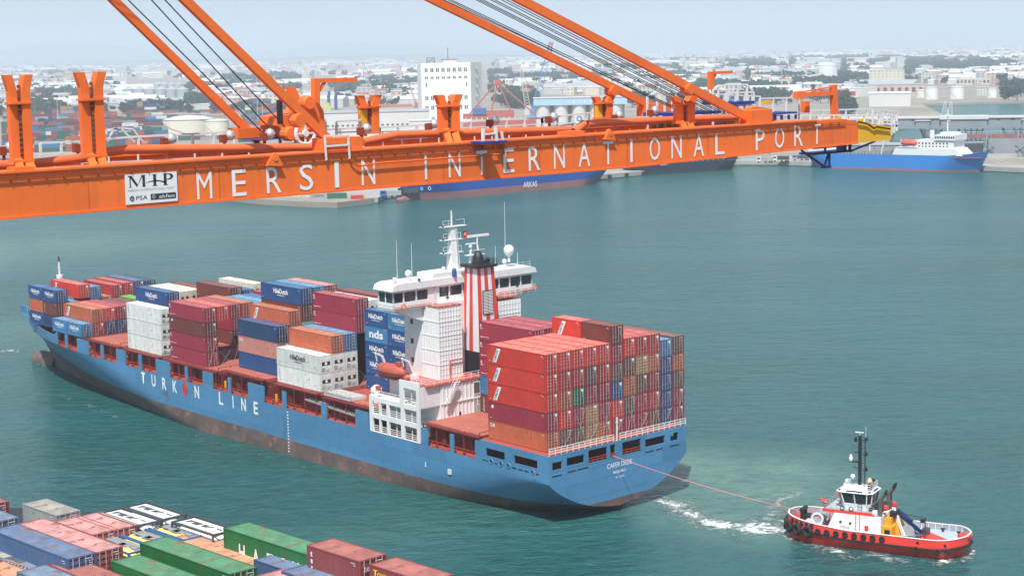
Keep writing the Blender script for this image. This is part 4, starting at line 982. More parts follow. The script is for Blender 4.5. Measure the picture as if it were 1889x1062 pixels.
# forestays: flat boxed tie bars, near and far pairs
def stay(px0, py0, px1, py1, y, w, h):
    p, q = at(px0, py0, y=y), at(px1, py1, y=y); d = (q-p).normalized(); e = p+d*((99-p.z)/d.z); cb(MB().bar(p-d*.6, e, w, h), 'forestay', ORANGE)
stay(610, 262, 341, 0, YN+.5, .26, .38); stay(1388, 222, 960, 0, YN+.5, .26, .42)
stay(462, 246, 209, 0, YF-.5, .26, .36); stay(1222, 206, 799, 0, YF-.5, .26, .40)
for px, py, y in ((548, 222, YN+.5), (1268, 164, YN+.5), (1128, 168, YF-.5)):
    cb(MB().lathe(at(px, py, y=y), [(.28, -.3), (.34, 0), (.28, .3)], 12, 'y'), 'stay_pin', ORANGE)
# wires
WIRE = paint('wire_rope', (.02,.022,.025), .5, .1)
def wires(lst, y, r):
    for i, (a_, b_, c_, d_) in enumerate(lst):
        p, q = at(a_, b_, y=y), at(c_, d_, y=y); d = (q-p).normalized(); cb(MB().tube(p, p+d*((98-p.z)/d.z), r, n=6), 'wire_rope', WIRE)
wires([(490, 250, 236, 0), (520, 262, 279, 0), (552, 262, 304, 0)], 67.5, .028)
wires([(1252, 203, 818, 0), (1246, 203, 826, 0), (1262, 206, 832, 0), (1300, 212, 878, 0), (1306, 212, 884, 0), (1312, 212, 890, 0), (1325, 214, 905, 0), (1331, 214, 912, 0), (1340, 214, 925, 0), (1346, 214, 934, 0), (1352, 214, 948, 0)], 67.6, .022)
# orange air duct tubes lying over the trough
def ptube(pts, y, r, nm='duct'):
    m = MB(); P = [at(a_, b_, y=y) for a_, b_ in pts]
    for a_, b_ in zip(P[:-1], P[1:]): m.tube(a_, b_, r, n=12)
    cb(m, nm, paint('duct_orange', (.72,.16,.055), .35, .12, 1.0), True)
ptube([(-60, 307), (48, 304), (158, 291)], 66.3, .20); ptube([(193, 281), (230, 276), (598, 272)], 66.3, .20); ptube([(669, 262), (731, 249), (1050, 239)], 66.3, .19)
ptube([(1060, 243), (1078, 228)], 66.3, .22); ptube([(1083, 229), (1100, 227), (1368, 216)], 66.3, .20)
m = MB()
for k in range(60):
    x = 6+k*1.25
    if x < XP-8: m.bar((x, 66.3, ZT-.55), (x, 66.3, ZT-.05), .07); m.bar((x-.05, 66.1, ZT-.2), (x+.05, YN+1, ZT-.45), .05)
cb(m, 'duct_brackets', ORANGE)
# tall fork shaped rope guides
CHAIN = paint('chain_steel', (.12,.09,.07), .6, .3, 2)
def guide(px, ytop, ybase, yfoot, wpx, y, foot=True, lean=0):
    sc = (at(px, ybase, y=y)-at(px+wpx, ybase, y=y)).length/wpx
    g = MB(); p = at(px, ybase, y=y); q = at(px-lean, ytop, y=y); Hh = q.z-p.z; w = wpx*sc; bw = w*.42; fl = min(.62, Hh*.28)
    for sg in (-1, 1):
        cx = p.x+sg*w*.28
        P = [(cx-bw/2, p.z), (cx+bw/2, p.z), (cx+bw/2, q.z-fl), (cx+bw/2+sg*w*.20, q.z), (cx-bw/2+sg*w*.20, q.z), (cx-bw/2, q.z-fl)]
        g.prism(P, 'y', y-.22 if sg > 0 else y-.05, y+.22)
        g.box(cx-bw/2-.05, y-.3, p.z+Hh*.66, cx+bw/2+.05, y+.28, p.z+Hh*.66+.09)
    g.box(p.x-w*.5, y-.3, p.z-.05, p.x+w*.5, y+.3, p.z+.05); cb(g, 'rope_guide', ORANGE)
    g = MB(); n = int(Hh/.22)
    for k in range(n): g.box(p.x-.05, y-.12, p.z+k*.2+.05, p.x+.05, y-.02, p.z+k*.2+.17)
    cb(g, 'guide_chain', CHAIN)
    if foot: 
        f = at(px+7, yfoot, y=YN+.4); g = MB(); g.bar((f.x-.15, f.y, f.z-.05), (p.x-w*.2, y, p.z), .30, .25); g.bar((f.x+.35, f.y, f.z-.05), (p.x+w*.28, y, p.z), .34, .22); cb(g, 'guide_foot', ORANGE)
guide(40, 138, 296, 322, 36, 65.2, True, 6); guide(173, 133, 287, 314, 38, 65.2, True, 2)
guide(828, 175, 240, 268, 32, 65.2, True, 1); guide(1262, 178, 226, 239, 30, 65.2, True, -2)
guide(681, 176, 245, 250, 30, YF-.4, False); guide(1113, 178, 218, 222, 26, YF-.4, False)
for px, py in ((30, 250), (672, 222), (1106, 205)):
    p = at(px, py, y=YF-.5 if px > 100 else 65.6); cb(MB().box(p.x-.16, p.y, p.z-.8, p.x+.16, p.y+.2, p.z+.5), 'yellow_guard', YELLOW)
def pbox(x0, y0, x1, y1, yy, dy, nm, mt):
    """box standing on the plane yy; outline from photograph corners, depth dy"""
    p, q = at(x0, y1, y=yy), at(x1, y0, y=yy); return cb(MB().box(p.x, yy, p.z, q.x, yy+dy, q.z), nm, mt)
pbox(598, 252, 668, 292, YN+.05, .9, 'stay_bracket', ORANGE); pbox(1386, 202, 1423, 232, YN+.05, .9, 'stay_bracket', ORANGE)
pbox(28, 307, 64, 326, YN+.1, .7, 'rope_stop', ORANGE); pbox(1046, 241, 1079, 256, YN+.1, .7, 'rope_stop', ORANGE)
pbox(1195, 190, 1240, 215, YF-.9, .9, 'stay_bracket', ORANGE); pbox(440, 235, 482, 256, YF-.9, .9, 'stay_bracket', ORANGE)
for px, yt, yb, w in ((505, 282, 306, 30), (1123, 238, 258, 20)):
    p, q, t = at(px-w/2, yb, y=YN-.1), at(px+w/2, yb, y=YN-.1), at(px, yt, y=YN-.1)
    cb(MB().prism([(p.x, p.z), (q.x, q.z), (t.x+.16, t.z-.12), (t.x, t.z), (t.x-.16, t.z-.12)], 'y', YN-.22, YN-.02).lathe((t.x, YN-.12, t.z-.25), [(.11, -.14), (.11, .14)], 10, 'y'), 'lifting_lug', ORANGE)
# folding frame by the bracket, blue work step
m = MB()
def fr(pts, yy, r=.035):
    P = [at(a_, b_, y=yy) for a_, b_ in pts]
    for a_, b_ in zip(P[:-1], P[1:]): m.bar(a_, b_, r*2)
fr([(602, 296), (599, 251), (642, 250), (645, 293)], YN-.15); fr([(600, 270), (643, 267)], YN-.15, .04); cb(m, 'hand_frame', WHITE)
m = MB(); fr([(891, 262), (891, 237)], YN-.3, .06); fr([(916, 260), (914, 235)], YN-.3, .06); fr([(890, 248), (915, 246)], YN-.3, .04); fr([(928, 262), (925, 243)], YN-.2, .05); cb(m, 'hand_frame', WHITE)
pbox(889, 260, 918, 266, YN-.9, .9, 'work_step', BLUEDECK); pbox(925, 259, 936, 264, YN-.6, .6, 'work_step', BLUEDECK)
# hand rails along the far walkway and the near trough
m = MB()
def prail(pts, yy, h, post=1.3, r=.055, mid=True):
    P = [at(a_, b_, y=yy) for a_, b_ in pts]
    for a_, b_ in zip(P[:-1], P[1:]):
        L_ = (b_-a_).length; n_ = max(1, round(L_/post)); m.bar(a_, b_, r*1.6)
        if mid: m.bar(a_-Vector((0,0,h*.5)), b_-Vector((0,0,h*.5)), r*1.3)
        for i in range(0 if a_ is P[0] else 1, n_+1): q = a_+(b_-a_)*i/n_; m.bar(q, q-Vector((0,0,h)), r*1.8)
prail([(-60, 272), (30, 270)], 72.2, 1.1); prail([(74, 264), (150, 261)], 72.2, 1.1); prail([(190, 257), (255, 252), (355, 247), (470, 242)], 72.2, 1.1); prail([(700, 236), (900, 222), (1000, 218)], 72.2, 1.05); prail([(1000, 218), (1110, 206)], 72.2, 1.05)
prail([(590, 240), (700, 234)], 72.2, 1.1); cb(m, 'walkway_rail', WHITE)
m = MB(); prail([(-60, 288), (200, 280), (600, 262)], 68.6, .9, 1.4, .035); prail([(670, 245), (1060, 226)], 68.6, .8, 1.2, .03); cb(m, 'inner_rail', WHITE)
m = MB(); prail([(486, 225), (600, 221)], 70.3, 1.3, 1.0); prail([(620, 224), (665, 222)], 70.3, 1.1, 1.1); cb(m, 'machinery_rail', WHITE); m = MB(); fr([(198, 262), (210, 238), (222, 236), (248, 262)], 72.2); fr([(194, 240), (222, 236), (245, 238), (262, 260)], 72.2); cb(m, 'stair_rail', WHITE)
m = MB(); prail([(1315, 168), (1325, 158), (1378, 156), (1388, 170)], 69.5, 2.0, .8); prail([(1340, 172), (1390, 170)], 68.5, 1.5, .7); prail([(1290, 172), (1402, 178)], 70.8, 1.4, 1.0); prail([(1402, 182), (1474, 180)], 69.5, 2.1, 1.3)
prail([(1194, 178), (1212, 170), (1240, 178)], 70.2, 2.3, .6); cb(m, 'head_rail', WHITE)
m = MB(); prail([(1472, 205), (1540, 203), (1600, 201), (1655, 205)], 70.4, 1.3, 1.1); prail([(1478, 213), (1650, 212)], 65.6, 1.1, 1.6); prail([(1610, 205), (1645, 214)], 68, 1.2, .9); cb(m, 'tip_rail', WHITE)
# decks between the girders (blue grating) and the blue service platforms
for x0, y0, x1, y1 in ((483, 252, 601, 259), (1243, 204, 1330, 214), (1352, 186, 1392, 194), (1425, 206, 1471, 212), (1602, 230, 1656, 238)): pbox(x0, y0, x1, y1, 68.2, 2.4, 'platform', BLUEDECK)
cb(MB().box(-8, 69.8, ZT-.75, XP, 70.2, ZT-.66), 'cable_tray', BLUEDECK)
cb(MB().box(-8, 71.25, ZT-.55, XP+3, 72.3, ZT-.48), 'walkway', BLUEDECK)
m = MB(); 
for px in (1430, 1442, 1455, 1468): p = at(px, 212, y=68.3); m.bar(p, (p.x, p.y, ZT-.1), .12)
cb(m, 'platform_legs', BLUEDECK)
# platform hung under the tip
p0, p1 = at(1500, 268, y=66.5), at(1606, 262, y=66.5)
m = MB(); m.box(p0.x-.2, 66.3, ZB-.42, p1.x-2, 67.4, ZB-.30); m.bar((p0.x-.2, 66.35, ZB-.05), (p1.x-2, 66.35, ZB-.05), .06); m.box(p0.x+2.0, 66.3, ZB-.35, p1.x-2.6, 66.36, ZB+.02)
for x in (p0.x+1, p0.x+3.4, p1.x-2.2): m.bar((x, 66.4, ZB-.4), (x, 66.4, ZB+.4), .10)
m.bar((p0.x-1.2, 66.4, ZB-.1), (p0.x+1, 66.4, ZB-1.2), .10); m.bar((p1.x-2.2, 66.4, ZB-.4), (p1.x+.3, 66.4, ZB+.1), .10); m.bar((p0.x+.9, 66.4, ZB-1.2), (p0.x+1.4, 66.4, ZB-.3), .10); m.bar((p0.x+1.4, 66.4, ZB-1.2), (p0.x+1.4, 66.4, ZB-.3), .10); m.bar((p0.x+.7, 66.4, ZB-1.2), (p0.x+1.5, 66.4, ZB-1.2), .14); cb(m, 'hanging_platform', paint('dark_blue_steel', (.01,.02,.10)))
# tie beams between girders
for x in (20, 34, 47, 60, 73, 84.5): cb(MB().box(x, YN+.95, ZB+.3, x+.5, YF-.95, ZB+1.0), 'cross_beam', ORANGE)
# sheave housing and boom hinge plates
def pprism(pts, yy, dy, nm, mt):
    P = [at(a_, b_, y=yy) for a_, b_ in pts]; return cb(MB().prism([(p.x, p.z) for p in P], 'y', yy, yy+dy), nm, mt)
pprism([(515,216),(530,212),(560,205),(572,188),(588,190),(597,205),(600,235),(590,254),(525,254),(514,232)], 68.6, 1.6, 'sheave_housing', ORANGE)
pprism([(540,172),(538,160),(546,163),(554,180),(561,212),(546,212)], 69.2, .5, 'lug_arm', ORANGE); pprism([(560,205),(566,186),(574,183),(582,190),(590,212),(590,250),(560,250)], 67.6, .4, 'hinge_plate', ORANGE)
for px, py in ((570, 190), (571, 249), (536, 247)): cb(MB().lathe(at(px, py, y=67.3), [(.28, -.1), (.34, 0), (.34, .4), (.2, .5)], 14, 'y'), 'pin', ORANGE)
p = at(563, 246, y=67.0); cb(MB().torus(p, (0,1,0), .52, .09, 20, 6).lathe(p, [(.16, -.1), (.16, .1)], 10, 'y').bar(p-Vector((.5,0,0)), p+Vector((.5,0,0)), .08).bar(p-Vector((0,0,.5)), p+Vector((0,0,.5)), .08), 'sheave', WHITE)
cb(MB().lathe(at(516, 205, y=68), [(.14, -.6), (.14, .5)], 10), 'damper', BLACK)
pprism([(1385,200),(1396,196),(1425,202),(1425,224),(1380,224)], 66.0, .5, 'hinge_plate', ORANGE)
# small service jibs
def jib(px, ytop, ybase, arm_px, arm_y, yy, t=.30):
    a_, b_ = at(px, ytop, y=yy), at(px, ybase, y=yy); m = MB(); m.bar(b_, a_, t, t, (1,0,0)); c_ = at(arm_px, arm_y, y=yy); s_ = at(px, arm_y+2, y=yy); m.bar(s_, c_, t*.7, t*.62); k_ = s_+(c_-s_)*.25; m.bar(s_-Vector((0,0,.7)), k_, t*.4)
    cb(m, 'service_jib', ORANGE)
jib(582, 145, 218, 657, 147, 69.3, .32); jib(1311, 132, 166, 1350, 133, 69.8, .28)
a_, b_ = at(1537, 157, y=69), at(1540, 222, y=69); c_ = at(1472, 175, y=69); s_ = at(1537, 172, y=69)
cb(MB().bar(b_, a_, .36, .36, (1,0,0)).bar(s_, c_, .3, .26).bar(at(1536,160,y=69), c_+Vector((.3,0,.15)), .08).bar(at(1511,166,y=69), at(1511,175,y=69), .07).box(c_.x-.2, 68.8, c_.z-.25, c_.x+.3, 69.2, c_.z+.2), 'service_jib', ORANGE)
# floodlights: silver bowls on brackets
LAMP = paint('lamp_silver', (.70,.71,.72), .35, .03, metal=.7)
for px, py, yy in ((19,272,67.4),(155,267,67.4),(316,256,67.4),(424,250,67.4),(498,247,67.4),(676,237,67.4),(801,229,67.4),(913,222,67.4),(1021,216,67.4),(1208,204,67.4),(1142,213,67.4)):
    p = at(px, py, y=yy); cb(MB().lathe((p.x, p.y, p.z), [(.02,.26),(.17,.19),(.25,.02),(.21,-.14),(.10,-.22)], 14), 'floodlight_bowl', LAMP, True)
    cb(MB().box(p.x-.48, p.y-.1, p.z-.3, p.x-.2, p.y+.15, p.z+.05).bar((p.x-.3, p.y, p.z-.8), (p.x-.3, p.y, p.z-.2), .10), 'floodlight_bracket', paint('bracket_rust', (.30,.05,.02)))
for px, py in ((1505,222),(1530,220),(1548,217),(1596,220),(1420,186)): p = at(px, py, y=67); cb(MB().box(p.x-.35, 67, p.z-.2, p.x+.25, 67.3, p.z+.02), 'yellow_buffer', YELLOW)
p = at(1490, 196, y=69.5); cb(MB().box(p.x-.2, 69.5, p.z-.4, p.x+.2, 69.9, p.z+.3), 'control_box', ORANGE)
# ================================================================== the deck cargo of the ship under the crane, seen from above
FROT = R(2.2)
def fg(px, py, Z, L, c, label, W=2.44, logo=None, h=2.6, doors=True, back=0.0):
    """container whose left far top corner is seen at px,py at height Z; it runs toward -y"""
    p = at(px, py, z=Z); ux = Vector((math.cos(FROT), math.sin(FROT), 0)); uy = Vector((-math.sin(FROT), math.cos(FROT), 0))
    o = p - uy*L - Vector((0, 0, h))
    return container(Matrix.Translation(o) @ Matrix.Rotation(FROT, 4, 'Z'), L, c, label, 'containers on the ship under the crane', logo, h, doors)
z8 = lambda x, y: (x/3.935, 880+y/3.935)
z9 = lambda x, y: (380+x/3.935, 900+y/3.935)
def below(o, c, k, what, lvl=('upper', 'lower')):
    M_ = o.matrix_world @ Matrix.Translation((0, 0, 0)); L = 12.19 if o['len'] > 7 else 6.06
    for i in range(k):
        container(Matrix.Translation(M_.translation-Vector((0, 0, 2.61*(i+1)))) @ Matrix.Rotation(FROT, 4, 'Z'), L, c[i], f"{PALETTE[c[i]][0]} container, {lvl[i]} one beneath {what}", 'containers on the ship under the crane')
FG = []
def F_(pt, Z, L, c, label, under='', **k):
    o = fg(pt[0], pt[1], Z, L, c, label, **k); o['len'] = L
    if under: below(o, under, len(under), 'the '+' '.join(label.split()[:8]))
    FG.append((o, Z, L)); return o
G27 = 27.5
F_((-88, 912), 25.6, 6.06, 'U', 'dark red container with door end at the left picture edge', 'UU')
F_(z8(160, 190), 24.9, 6.06, 'S', 'weathered grey container with rusty roof standing alone at the back', 'SD', doors=True)
F_((-140, 917), G27, 12.19, 'Q', 'steel blue container roof at the left edge behind the long blue one')
F_(z8(122, 337), G27, 12.19, 'K', 'long pale pink container beside the long blue one', 'KU')
F_(z8(-68, 378), G27, 12.19, 'D', 'long dusty blue container with a dark patch on its roof', 'Dn')
F_(z8(395, 318), 26.9, 6.06, 'K', 'pale pink short container behind the yellow tank', 'U'); F_(z8(545, 287), 26.9, 6.06, 'K', 'pale pink short container beside the white tank frames', 'U')
F_(z8(1014, 472), G27, 12.19, 'E', 'long green container in the middle of the near stack', 'EE')
F_(z8(1240, 436), 26.3, 12.19, 'A', 'long pale orange container between two green ones', 'A')
F_(z8(805, 605), 27.2, 12.19, 'E', 'green container cut by the bottom picture edge', 'EE')
gb = F_(z9(125, 287), 27.9, 12.19, 'E', 'green container with large white letters at the outer row', 'EE')
tx = F_(z9(730, 410), 29.8, 6.06, 'U', 'short maroon container lettered tex with pink roof', 'UM')
to = F_(z9(1185, 550), 29.6, 6.06, 'U', 'short dark red container lettered in yellow at the right end', 'UU')
F_(z9(345, 515), 27.0, 6.06, 'D', 'short blue container in front of the lettered green one', 'D')
F_(z9(545, 597), 28.2, 6.06, 'D', 'short blue container beside the maroon tex one', 'D')
F_(z9(370, 632), 28.0, 6.06, 'K', 'faded red container at the bottom edge beside the short blue one')
F_(z8(350, 632), 26.7, 12.19, 'U', 'faded red container at the bottom edge before the pink one', 'U')
F_(z8(120, 682), 26.7, 12.19, 'Q', 'light blue container at the bottom edge')
F_(z8(-10, 592), 26.0, 6.06, 'Q', 'light blue container with pale streaked roof'); F_(z8(-140, 645), 26.0, 6.06, 'A', 'salmon container in the lower left corner')
F_(z8(-140, 520), 26.0, 6.06, 'S', 'grey brown container at the left picture edge')
# lettering on the near ones
o = gb; 
for ch, y_, z_, w in (('H', 10.1, .45, .8), ('A', 8.25, .45, .85), ('T', 6.4, .45, .8), ('S', 4.7, .45, .8), ('U', 3.1, .45, .8)): put_text(o, ch, 1.3, w, y_, z_, LETTER)
for i, ch in enumerate('tex'): put_text(tx, ch, .34 if i else .42, .24, 5.6, 1.85-.5*i, LETTER, name='letter')
link(text_mesh('tex', .36, .8, LETTER), 'lettering', tx, Matrix.Translation((.35, -.04, 1.75)))
put_text(to, 'Touax', .5, 1.75, 5.6, 1.85, YELLOWLET)
# tank containers
TANKW = paint('tank_white', (.78,.79,.80), .3, .05, 1, streak=.1); TANKY = paint('tank_cream_yellow', (.78,.62,.22), .4, .08, 1, streak=.1); DARKSTEEL = paint('dark_steel', (.07,.075,.085), .5, .2, 1); BLUEST = paint('frame_blue', (.05,.16,.34), .5, .2, 1)
WALK = paint('walkway_grating', (.36,.37,.38), .55, .35, 6, metal=.2)
def tank(pt, Z, mt, frame, label):
    p = at(pt[0], pt[1], z=Z); uy = Vector((-math.sin(FROT), math.cos(FROT), 0)); o = p-uy*6.06-Vector((0,0,2.6)); L, W, h = 6.06, 2.44, 2.6
    r = empty('tank_container', Matrix.Translation(o) @ Matrix.Rotation(FROT, 4, 'Z'), label, 'tank container', 'tank containers on the ship under the crane')
    m = MB()
    for x in (0, W-.13):
        for y in (0, L-.13): m.box(x, y, 0, x+.13, y+.13, h)
    for z in (0, h-.13):
        for y in (0, L-.13): m.box(.13, y, z, W-.13, y+.13, z+.13)
        for x in (0, W-.13): m.box(x, .13, z, x+.13, L-.13, z+.13)
    for y in (.05, L-.08):
        m.bar((.1, y, .1), (W/2, y, .9), .08); m.bar((W-.1, y, .1), (W/2, y, .9), .08); m.bar((.1, y, h-.15), (.8, y, h-.7), .08); m.bar((W-.1, y, h-.15), (W-.8, y, h-.7), .08)
    m.build('frame', frame, r)
    me = MB().lathe((W/2, 0, 1.33), [(.25,.28),(.8,.38),(1.08,.62),(1.13,.9),(1.13,5.16),(1.08,5.44),(.8,5.68),(.25,5.78)], 22, 'y').mesh('tank_barrel', mt); shade(me, 50); link(me, 'tank_barrel', r)
    m = MB()
    for x in ((.42, W-.87) if mt is not TANKY else (1.05, 1.55)): m.box(x, .9 if mt is TANKY else .4, h-.10, x+.45, L-.4, h-.05)
    m.box(.87, 2.5, h-.09, W-.87, 3.4, h-.06); m.box(.87, .4, h-.09, W-.87, .7, h-.06); m.box(.87, 5.4, h-.09, W-.87, 5.66, h-.06)
    m.build('walkway', WALK if mt is TANKY else WHITE, r)
    m = MB(); m.lathe((W/2, 1.7, 0), [(.3, h-.22), (.3, h-.08), (.1, h-.05)], 12); m.build('manhole', mt, r)
    MB().box(.95, 2.55, h-.058, 1.5, 3.2, h-.05).box(.95, 3.9, h-.12, 1.5, 4.5, h-.06).build('valve_box', DARKSTEEL, r)
    return r
tank(z8(706, 256), 26.9, TANKW, DARKSTEEL, 'white tank container with dark frame next to the pink containers'); tank(z8(893, 213), 26.9, TANKW, DARKSTEEL, 'outermost white tank container with dark frame, at the water side')
tank(z8(1240, 318), 26.9, TANKW, DARKSTEEL, 'white tank container with dark frame behind the green one with letters')
tank(z8(830, 398), 26.4, TANKY, BLUEST, 'cream yellow tank container nearest the pink containers'); tank(z8(1036, 352), 26.4, TANKY, BLUEST, 'cream yellow tank container beside the white tank'); tank(z8(640, 446), 26.4, TANKY, BLUEST, 'cream yellow tank container half hidden behind the long green one')
# the ship that carries them: a plain dark hull and hatch level below the stacks
p = at(300, 1000, z=0)
base = empty('cargo_ship', Matrix.Translation((p.x*.62, 108, 0)) @ Matrix.Rotation(FROT, 4, 'Z'), 'dark hull of the container ship moored under the crane, below the near containers', 'ship')
MB().prism([(-34, -95), (19, -95), (21, -60), (21, 30), (14, 60), (-6, 84), (-26, 60), (-34, 30)], 'z', -1.0, 17.5).build('hull', paint('black_hull', (.03,.032,.04)), base)
MB().box(-30, -90, 17.6, 17.5, 22, 18.6).build('hatch_cover', HATCHRED, base)
# ================================================================== the tug
TUG = Matrix(((.342, .94, 0, 183.0), (-.94, .342, 0, 133.6), (0, 0, 1, 0), (0, 0, 0, 1)))
TRED = paint('tug_red', (.74,.050,.032), .40, .08, .6, streak=.08); TDECK = paint('tug_deck', (.42,.50,.55), .6, .12, 1.0); TGREY = paint('tug_grey', (.34,.40,.43), .5, .15, 1); TW = paint('tug_white', (.78,.79,.78), .4, .06, .8, streak=.12)
TY = paint('tug_yellow', (.72,.36,.015), .5, .15, 1.5); TNAVY = paint('tug_navy', (.012,.03,.12), .4)
tug = empty('tug', TUG, 'red and white harbour tug with black mast, following the container ship on a line', 'tug')
def tp(m, nm, mt, sm=False): 
    me = m.mesh(nm, mt)
    if sm: shade(me, 45)
    return link(me, nm, tug)
A0, A1, BH = -15.2, 9.0, 4.2
def tw(a, z):   # half breadth
    k = 1.0 if z > 1 else .86+.14*max(z, -1)
    if a < -8: u = (-8-a)/(-8-A0); w = BH*max(0, 1-u**2.6)**.5
    elif a > 5: u = (a-5)/(A1-5); w = BH*max(0, 1-.75*u**3.0)
    else: w = BH
    return w*k
def sheer(a): return 1.55+.10*max(0, -a-6)*.9+.05*max(0, a-5)
NA = 44; m = MB(); zs = (-1.0, 0.0, .6, 1.1, 1.5)
def aj(j, z): 
    s_ = A0+(1-z)*.35 if z < 1.5 else A0; return s_+(A1-(1.5-z)*.5-s_)*j/NA
loop = []
for z in zs:
    row = [(aj(j, z), -tw(min(max(aj(j, 1.5), A0), A1), z), z+(sheer(aj(j, z))-1.55)*max(0, z)/1.5) for j in range(NA+1)]
    row += [(x, -y, zz) for x, y, zz in row[::-1]]; loop.append(row)
k = len(loop[0]); V_ = [p for r in loop for p in r]
m.add(V_, [(i*k+j, i*k+(j+1) % k, (i+1)*k+(j+1) % k, (i+1)*k+j) for i in range(len(zs)-1) for j in range(k)]+[tuple(range((len(zs)-1)*k, len(zs)*k))])
tp(m, 'hull', TRED, True)
def strip(nm, mt, z0, z1, out0, out1, a0=A0, a1=A1, th=.12, n=60, both=True):
    """band or bulwark following the deck edge"""
    m = MB(); P = []
    for i in range(n+1):
        a = a0+(a1-a0)*i/n; P.append((a, tw(a, 2), sheer(a)))
    full = [(a, -w) for a, w, s_ in P]; S_ = [s_ for a, w, s_ in P]
    ring = full+[(a, -b) for a, b in full[::-1]]; S_ = S_+S_[::-1]
    nr = len(ring); v = []
    for i, (a, b) in enumerate(ring):
        p_, q_ = ring[i-1], ring[(i+1) % nr]; t = Vector((q_[0]-p_[0], q_[1]-p_[1], 0)).normalized(); nv = Vector((t.y, -t.x, 0)); zz = S_[i]-1.55
        e0 = Vector((a, b, 0))+nv*out0; e1 = Vector((a, b, 0))+nv*out1
        v += [(e0.x, e0.y, z0+zz), (e1.x, e1.y, z1+zz), (e1.x-nv.x*th, e1.y-nv.y*th, z1+zz), (e0.x-nv.x*th, e0.y-nv.y*th, z0+zz)]
    f = []
    for i in range(nr):
        a_, b_ = i*4, ((i+1) % nr)*4
        f += [(a_, b_, b_+1, a_+1), (a_+1, b_+1, b_+2, a_+2), (a_+2, b_+2, b_+3, a_+3), (a_+3, b_+3, b_, a_)]
    m.add(v, f); return tp(m, nm, mt)
strip('bulwark', TRED, 1.5, 2.45, 0, -.10, th=.10); strip('bulwark_lining', TGREY, 1.52, 2.4, -.13, -.22, th=.04); strip('bulwark_cap', TW, 2.45, 2.53, -.02, -.02, th=.24)
strip('rubbing_band', RUBBER, 1.12, 1.38, .16, .16, th=.3)
m = MB(); pts = [(A0+.3+(A1-A0-.6)*i/40, -tw(A0+.3+(A1-A0-.6)*i/40, 2)+.2) for i in range(41)]
tp(MB().prism(pts+[(a, -b) for a, b in pts[::-1]], 'z', 1.56, 1.66), 'deck', TDECK)
def tyre(a, b, z, axis, r, t): me = MB().torus((a, b, z), axis, r, t, 16, 8).mesh('tyre', RUBBER); shade(me, 60); link(me, 'tyre', tug)
for i in range(8): a = -9.7+i*1.22; tyre(a, -BH-.13, 1.98, (0, 1, 0), .27, .13)
for a in (3.3, 6.0, 7.1): tyre(a, -tw(a, 2)-.22, 1.15, (.12, 1, 0), .28, .13)
for u in (-1.25, -.95, -.62, -.30, .1, .5, .9):
    t = u; a = -8.9-6.3*math.cos(t)*.98; 
    a = A0+ (1-math.cos(t))*6.2; b = -math.sin(abs(t))*BH*1.03*(1 if t < 0 else -1)
    nrm = Vector((-math.cos(t), math.sin(t)*1.0, 0)); tyre(a-.2, b, 1.7, nrm, .58, .28)
for i in range(5): 
    a = -10.6-i*.75; tyre(a, -tw(a, 2)-.1, 2.55+.05*i, (-.35-.1*i, -1, 0), .20, .10)
# deck house
m = MB()
def taper(m, a0, a1, b, z0, z1, sa0=0, sa1=0, sb=0):
    v = [(a0, -b, z0), (a1, -b, z0), (a1, b, z0), (a0, b, z0), (a0+sa0, -b+sb, z1), (a1-sa1, -b+sb, z1), (a1-sa1, b-sb, z1), (a0+sa0, b-sb, z1)]
    return m.add(v, [(3,2,1,0),(4,5,6,7),(0,1,5,4),(1,2,6,5),(2,3,7,6),(3,0,4,7)])
tp(taper(MB(), -9.1, -1.6, 3.25, 1.6, 4.35, 1.2, .1, .12), 'deckhouse', TW)
tp(MB().box(-2.85, -3.30, 1.75, -2.1, -3.2, 3.55), 'door', TW); tp(MB().box(-3.75, -3.33, 2.6, -3.3, -3.2, 3.15), 'fire_locker', TRED)
tp(MB().lathe((-7.0, -3.2, 3.3), [(.16, -.05), (.16, .1)], 12, 'y').lathe((-5.7, -3.2, 3.25), [(.16, -.05), (.16, .1)], 12, 'y'), 'portholes', GLASS)
link(text_mesh('VOLE', .34, 1.2, GREYINK), 'lettering', tug, Matrix.Translation((-7.0, -3.27, 2.55)))
tp(taper(MB(), -9.6, -2.6, 2.9, 4.36, 4.72, .1, 0, 0), 'upper_deck_coaming', TRED); tp(MB().box(-9.3, -2.7, 4.73, -2.7, 2.7, 4.76), 'upper_deck', TDECK)
# wheelhouse with windows leaning outwards
wh = MB(); zs0, zs1, zs2 = 4.76, 5.55, 7.0
def ring8(a0, a1, b, ch, z): return [(a0+ch, -b, z), (a1-ch, -b, z), (a1, -b+ch, z), (a1, b-ch, z), (a1-ch, b, z), (a0+ch, b, z), (a0, b-ch, z), (a0, -b+ch, z)]
L0 = ring8(-7.3, -3.6, 1.75, .5, zs0); L1 = ring8(-7.5, -3.5, 1.85, .5, zs1); L2 = ring8(-7.9, -3.3, 2.15, .55, zs2); L3 = ring8(-8.1, -3.1, 2.35, .6, zs2+.02); L4 = ring8(-7.7, -3.5, 1.9, .5, zs2+.32)
wh.add(L0+L1, [(i, (i+1) % 8, 8+(i+1) % 8, 8+i) for i in range(8)]); wh.add(L3+L4, [(i, (i+1) % 8, 8+(i+1) % 8, 8+i) for i in range(8)]+[tuple(range(8, 16)), tuple(range(7, -1, -1))])
wh.add(L1+L2, [])
for i in range(8):
    wh.bar(L1[i], L2[i], .14)
    a_, b_ = Vector(L1[i]), Vector(L1[(i+1) % 8]); c_, d_ = Vector(L2[i]), Vector(L2[(i+1) % 8])
    if (b_-a_).length > 1.2: wh.bar((a_+b_)/2, (c_+d_)/2, .12)
    wh.bar(c_, d_, .12)
tp(wh, 'wheelhouse', TW)
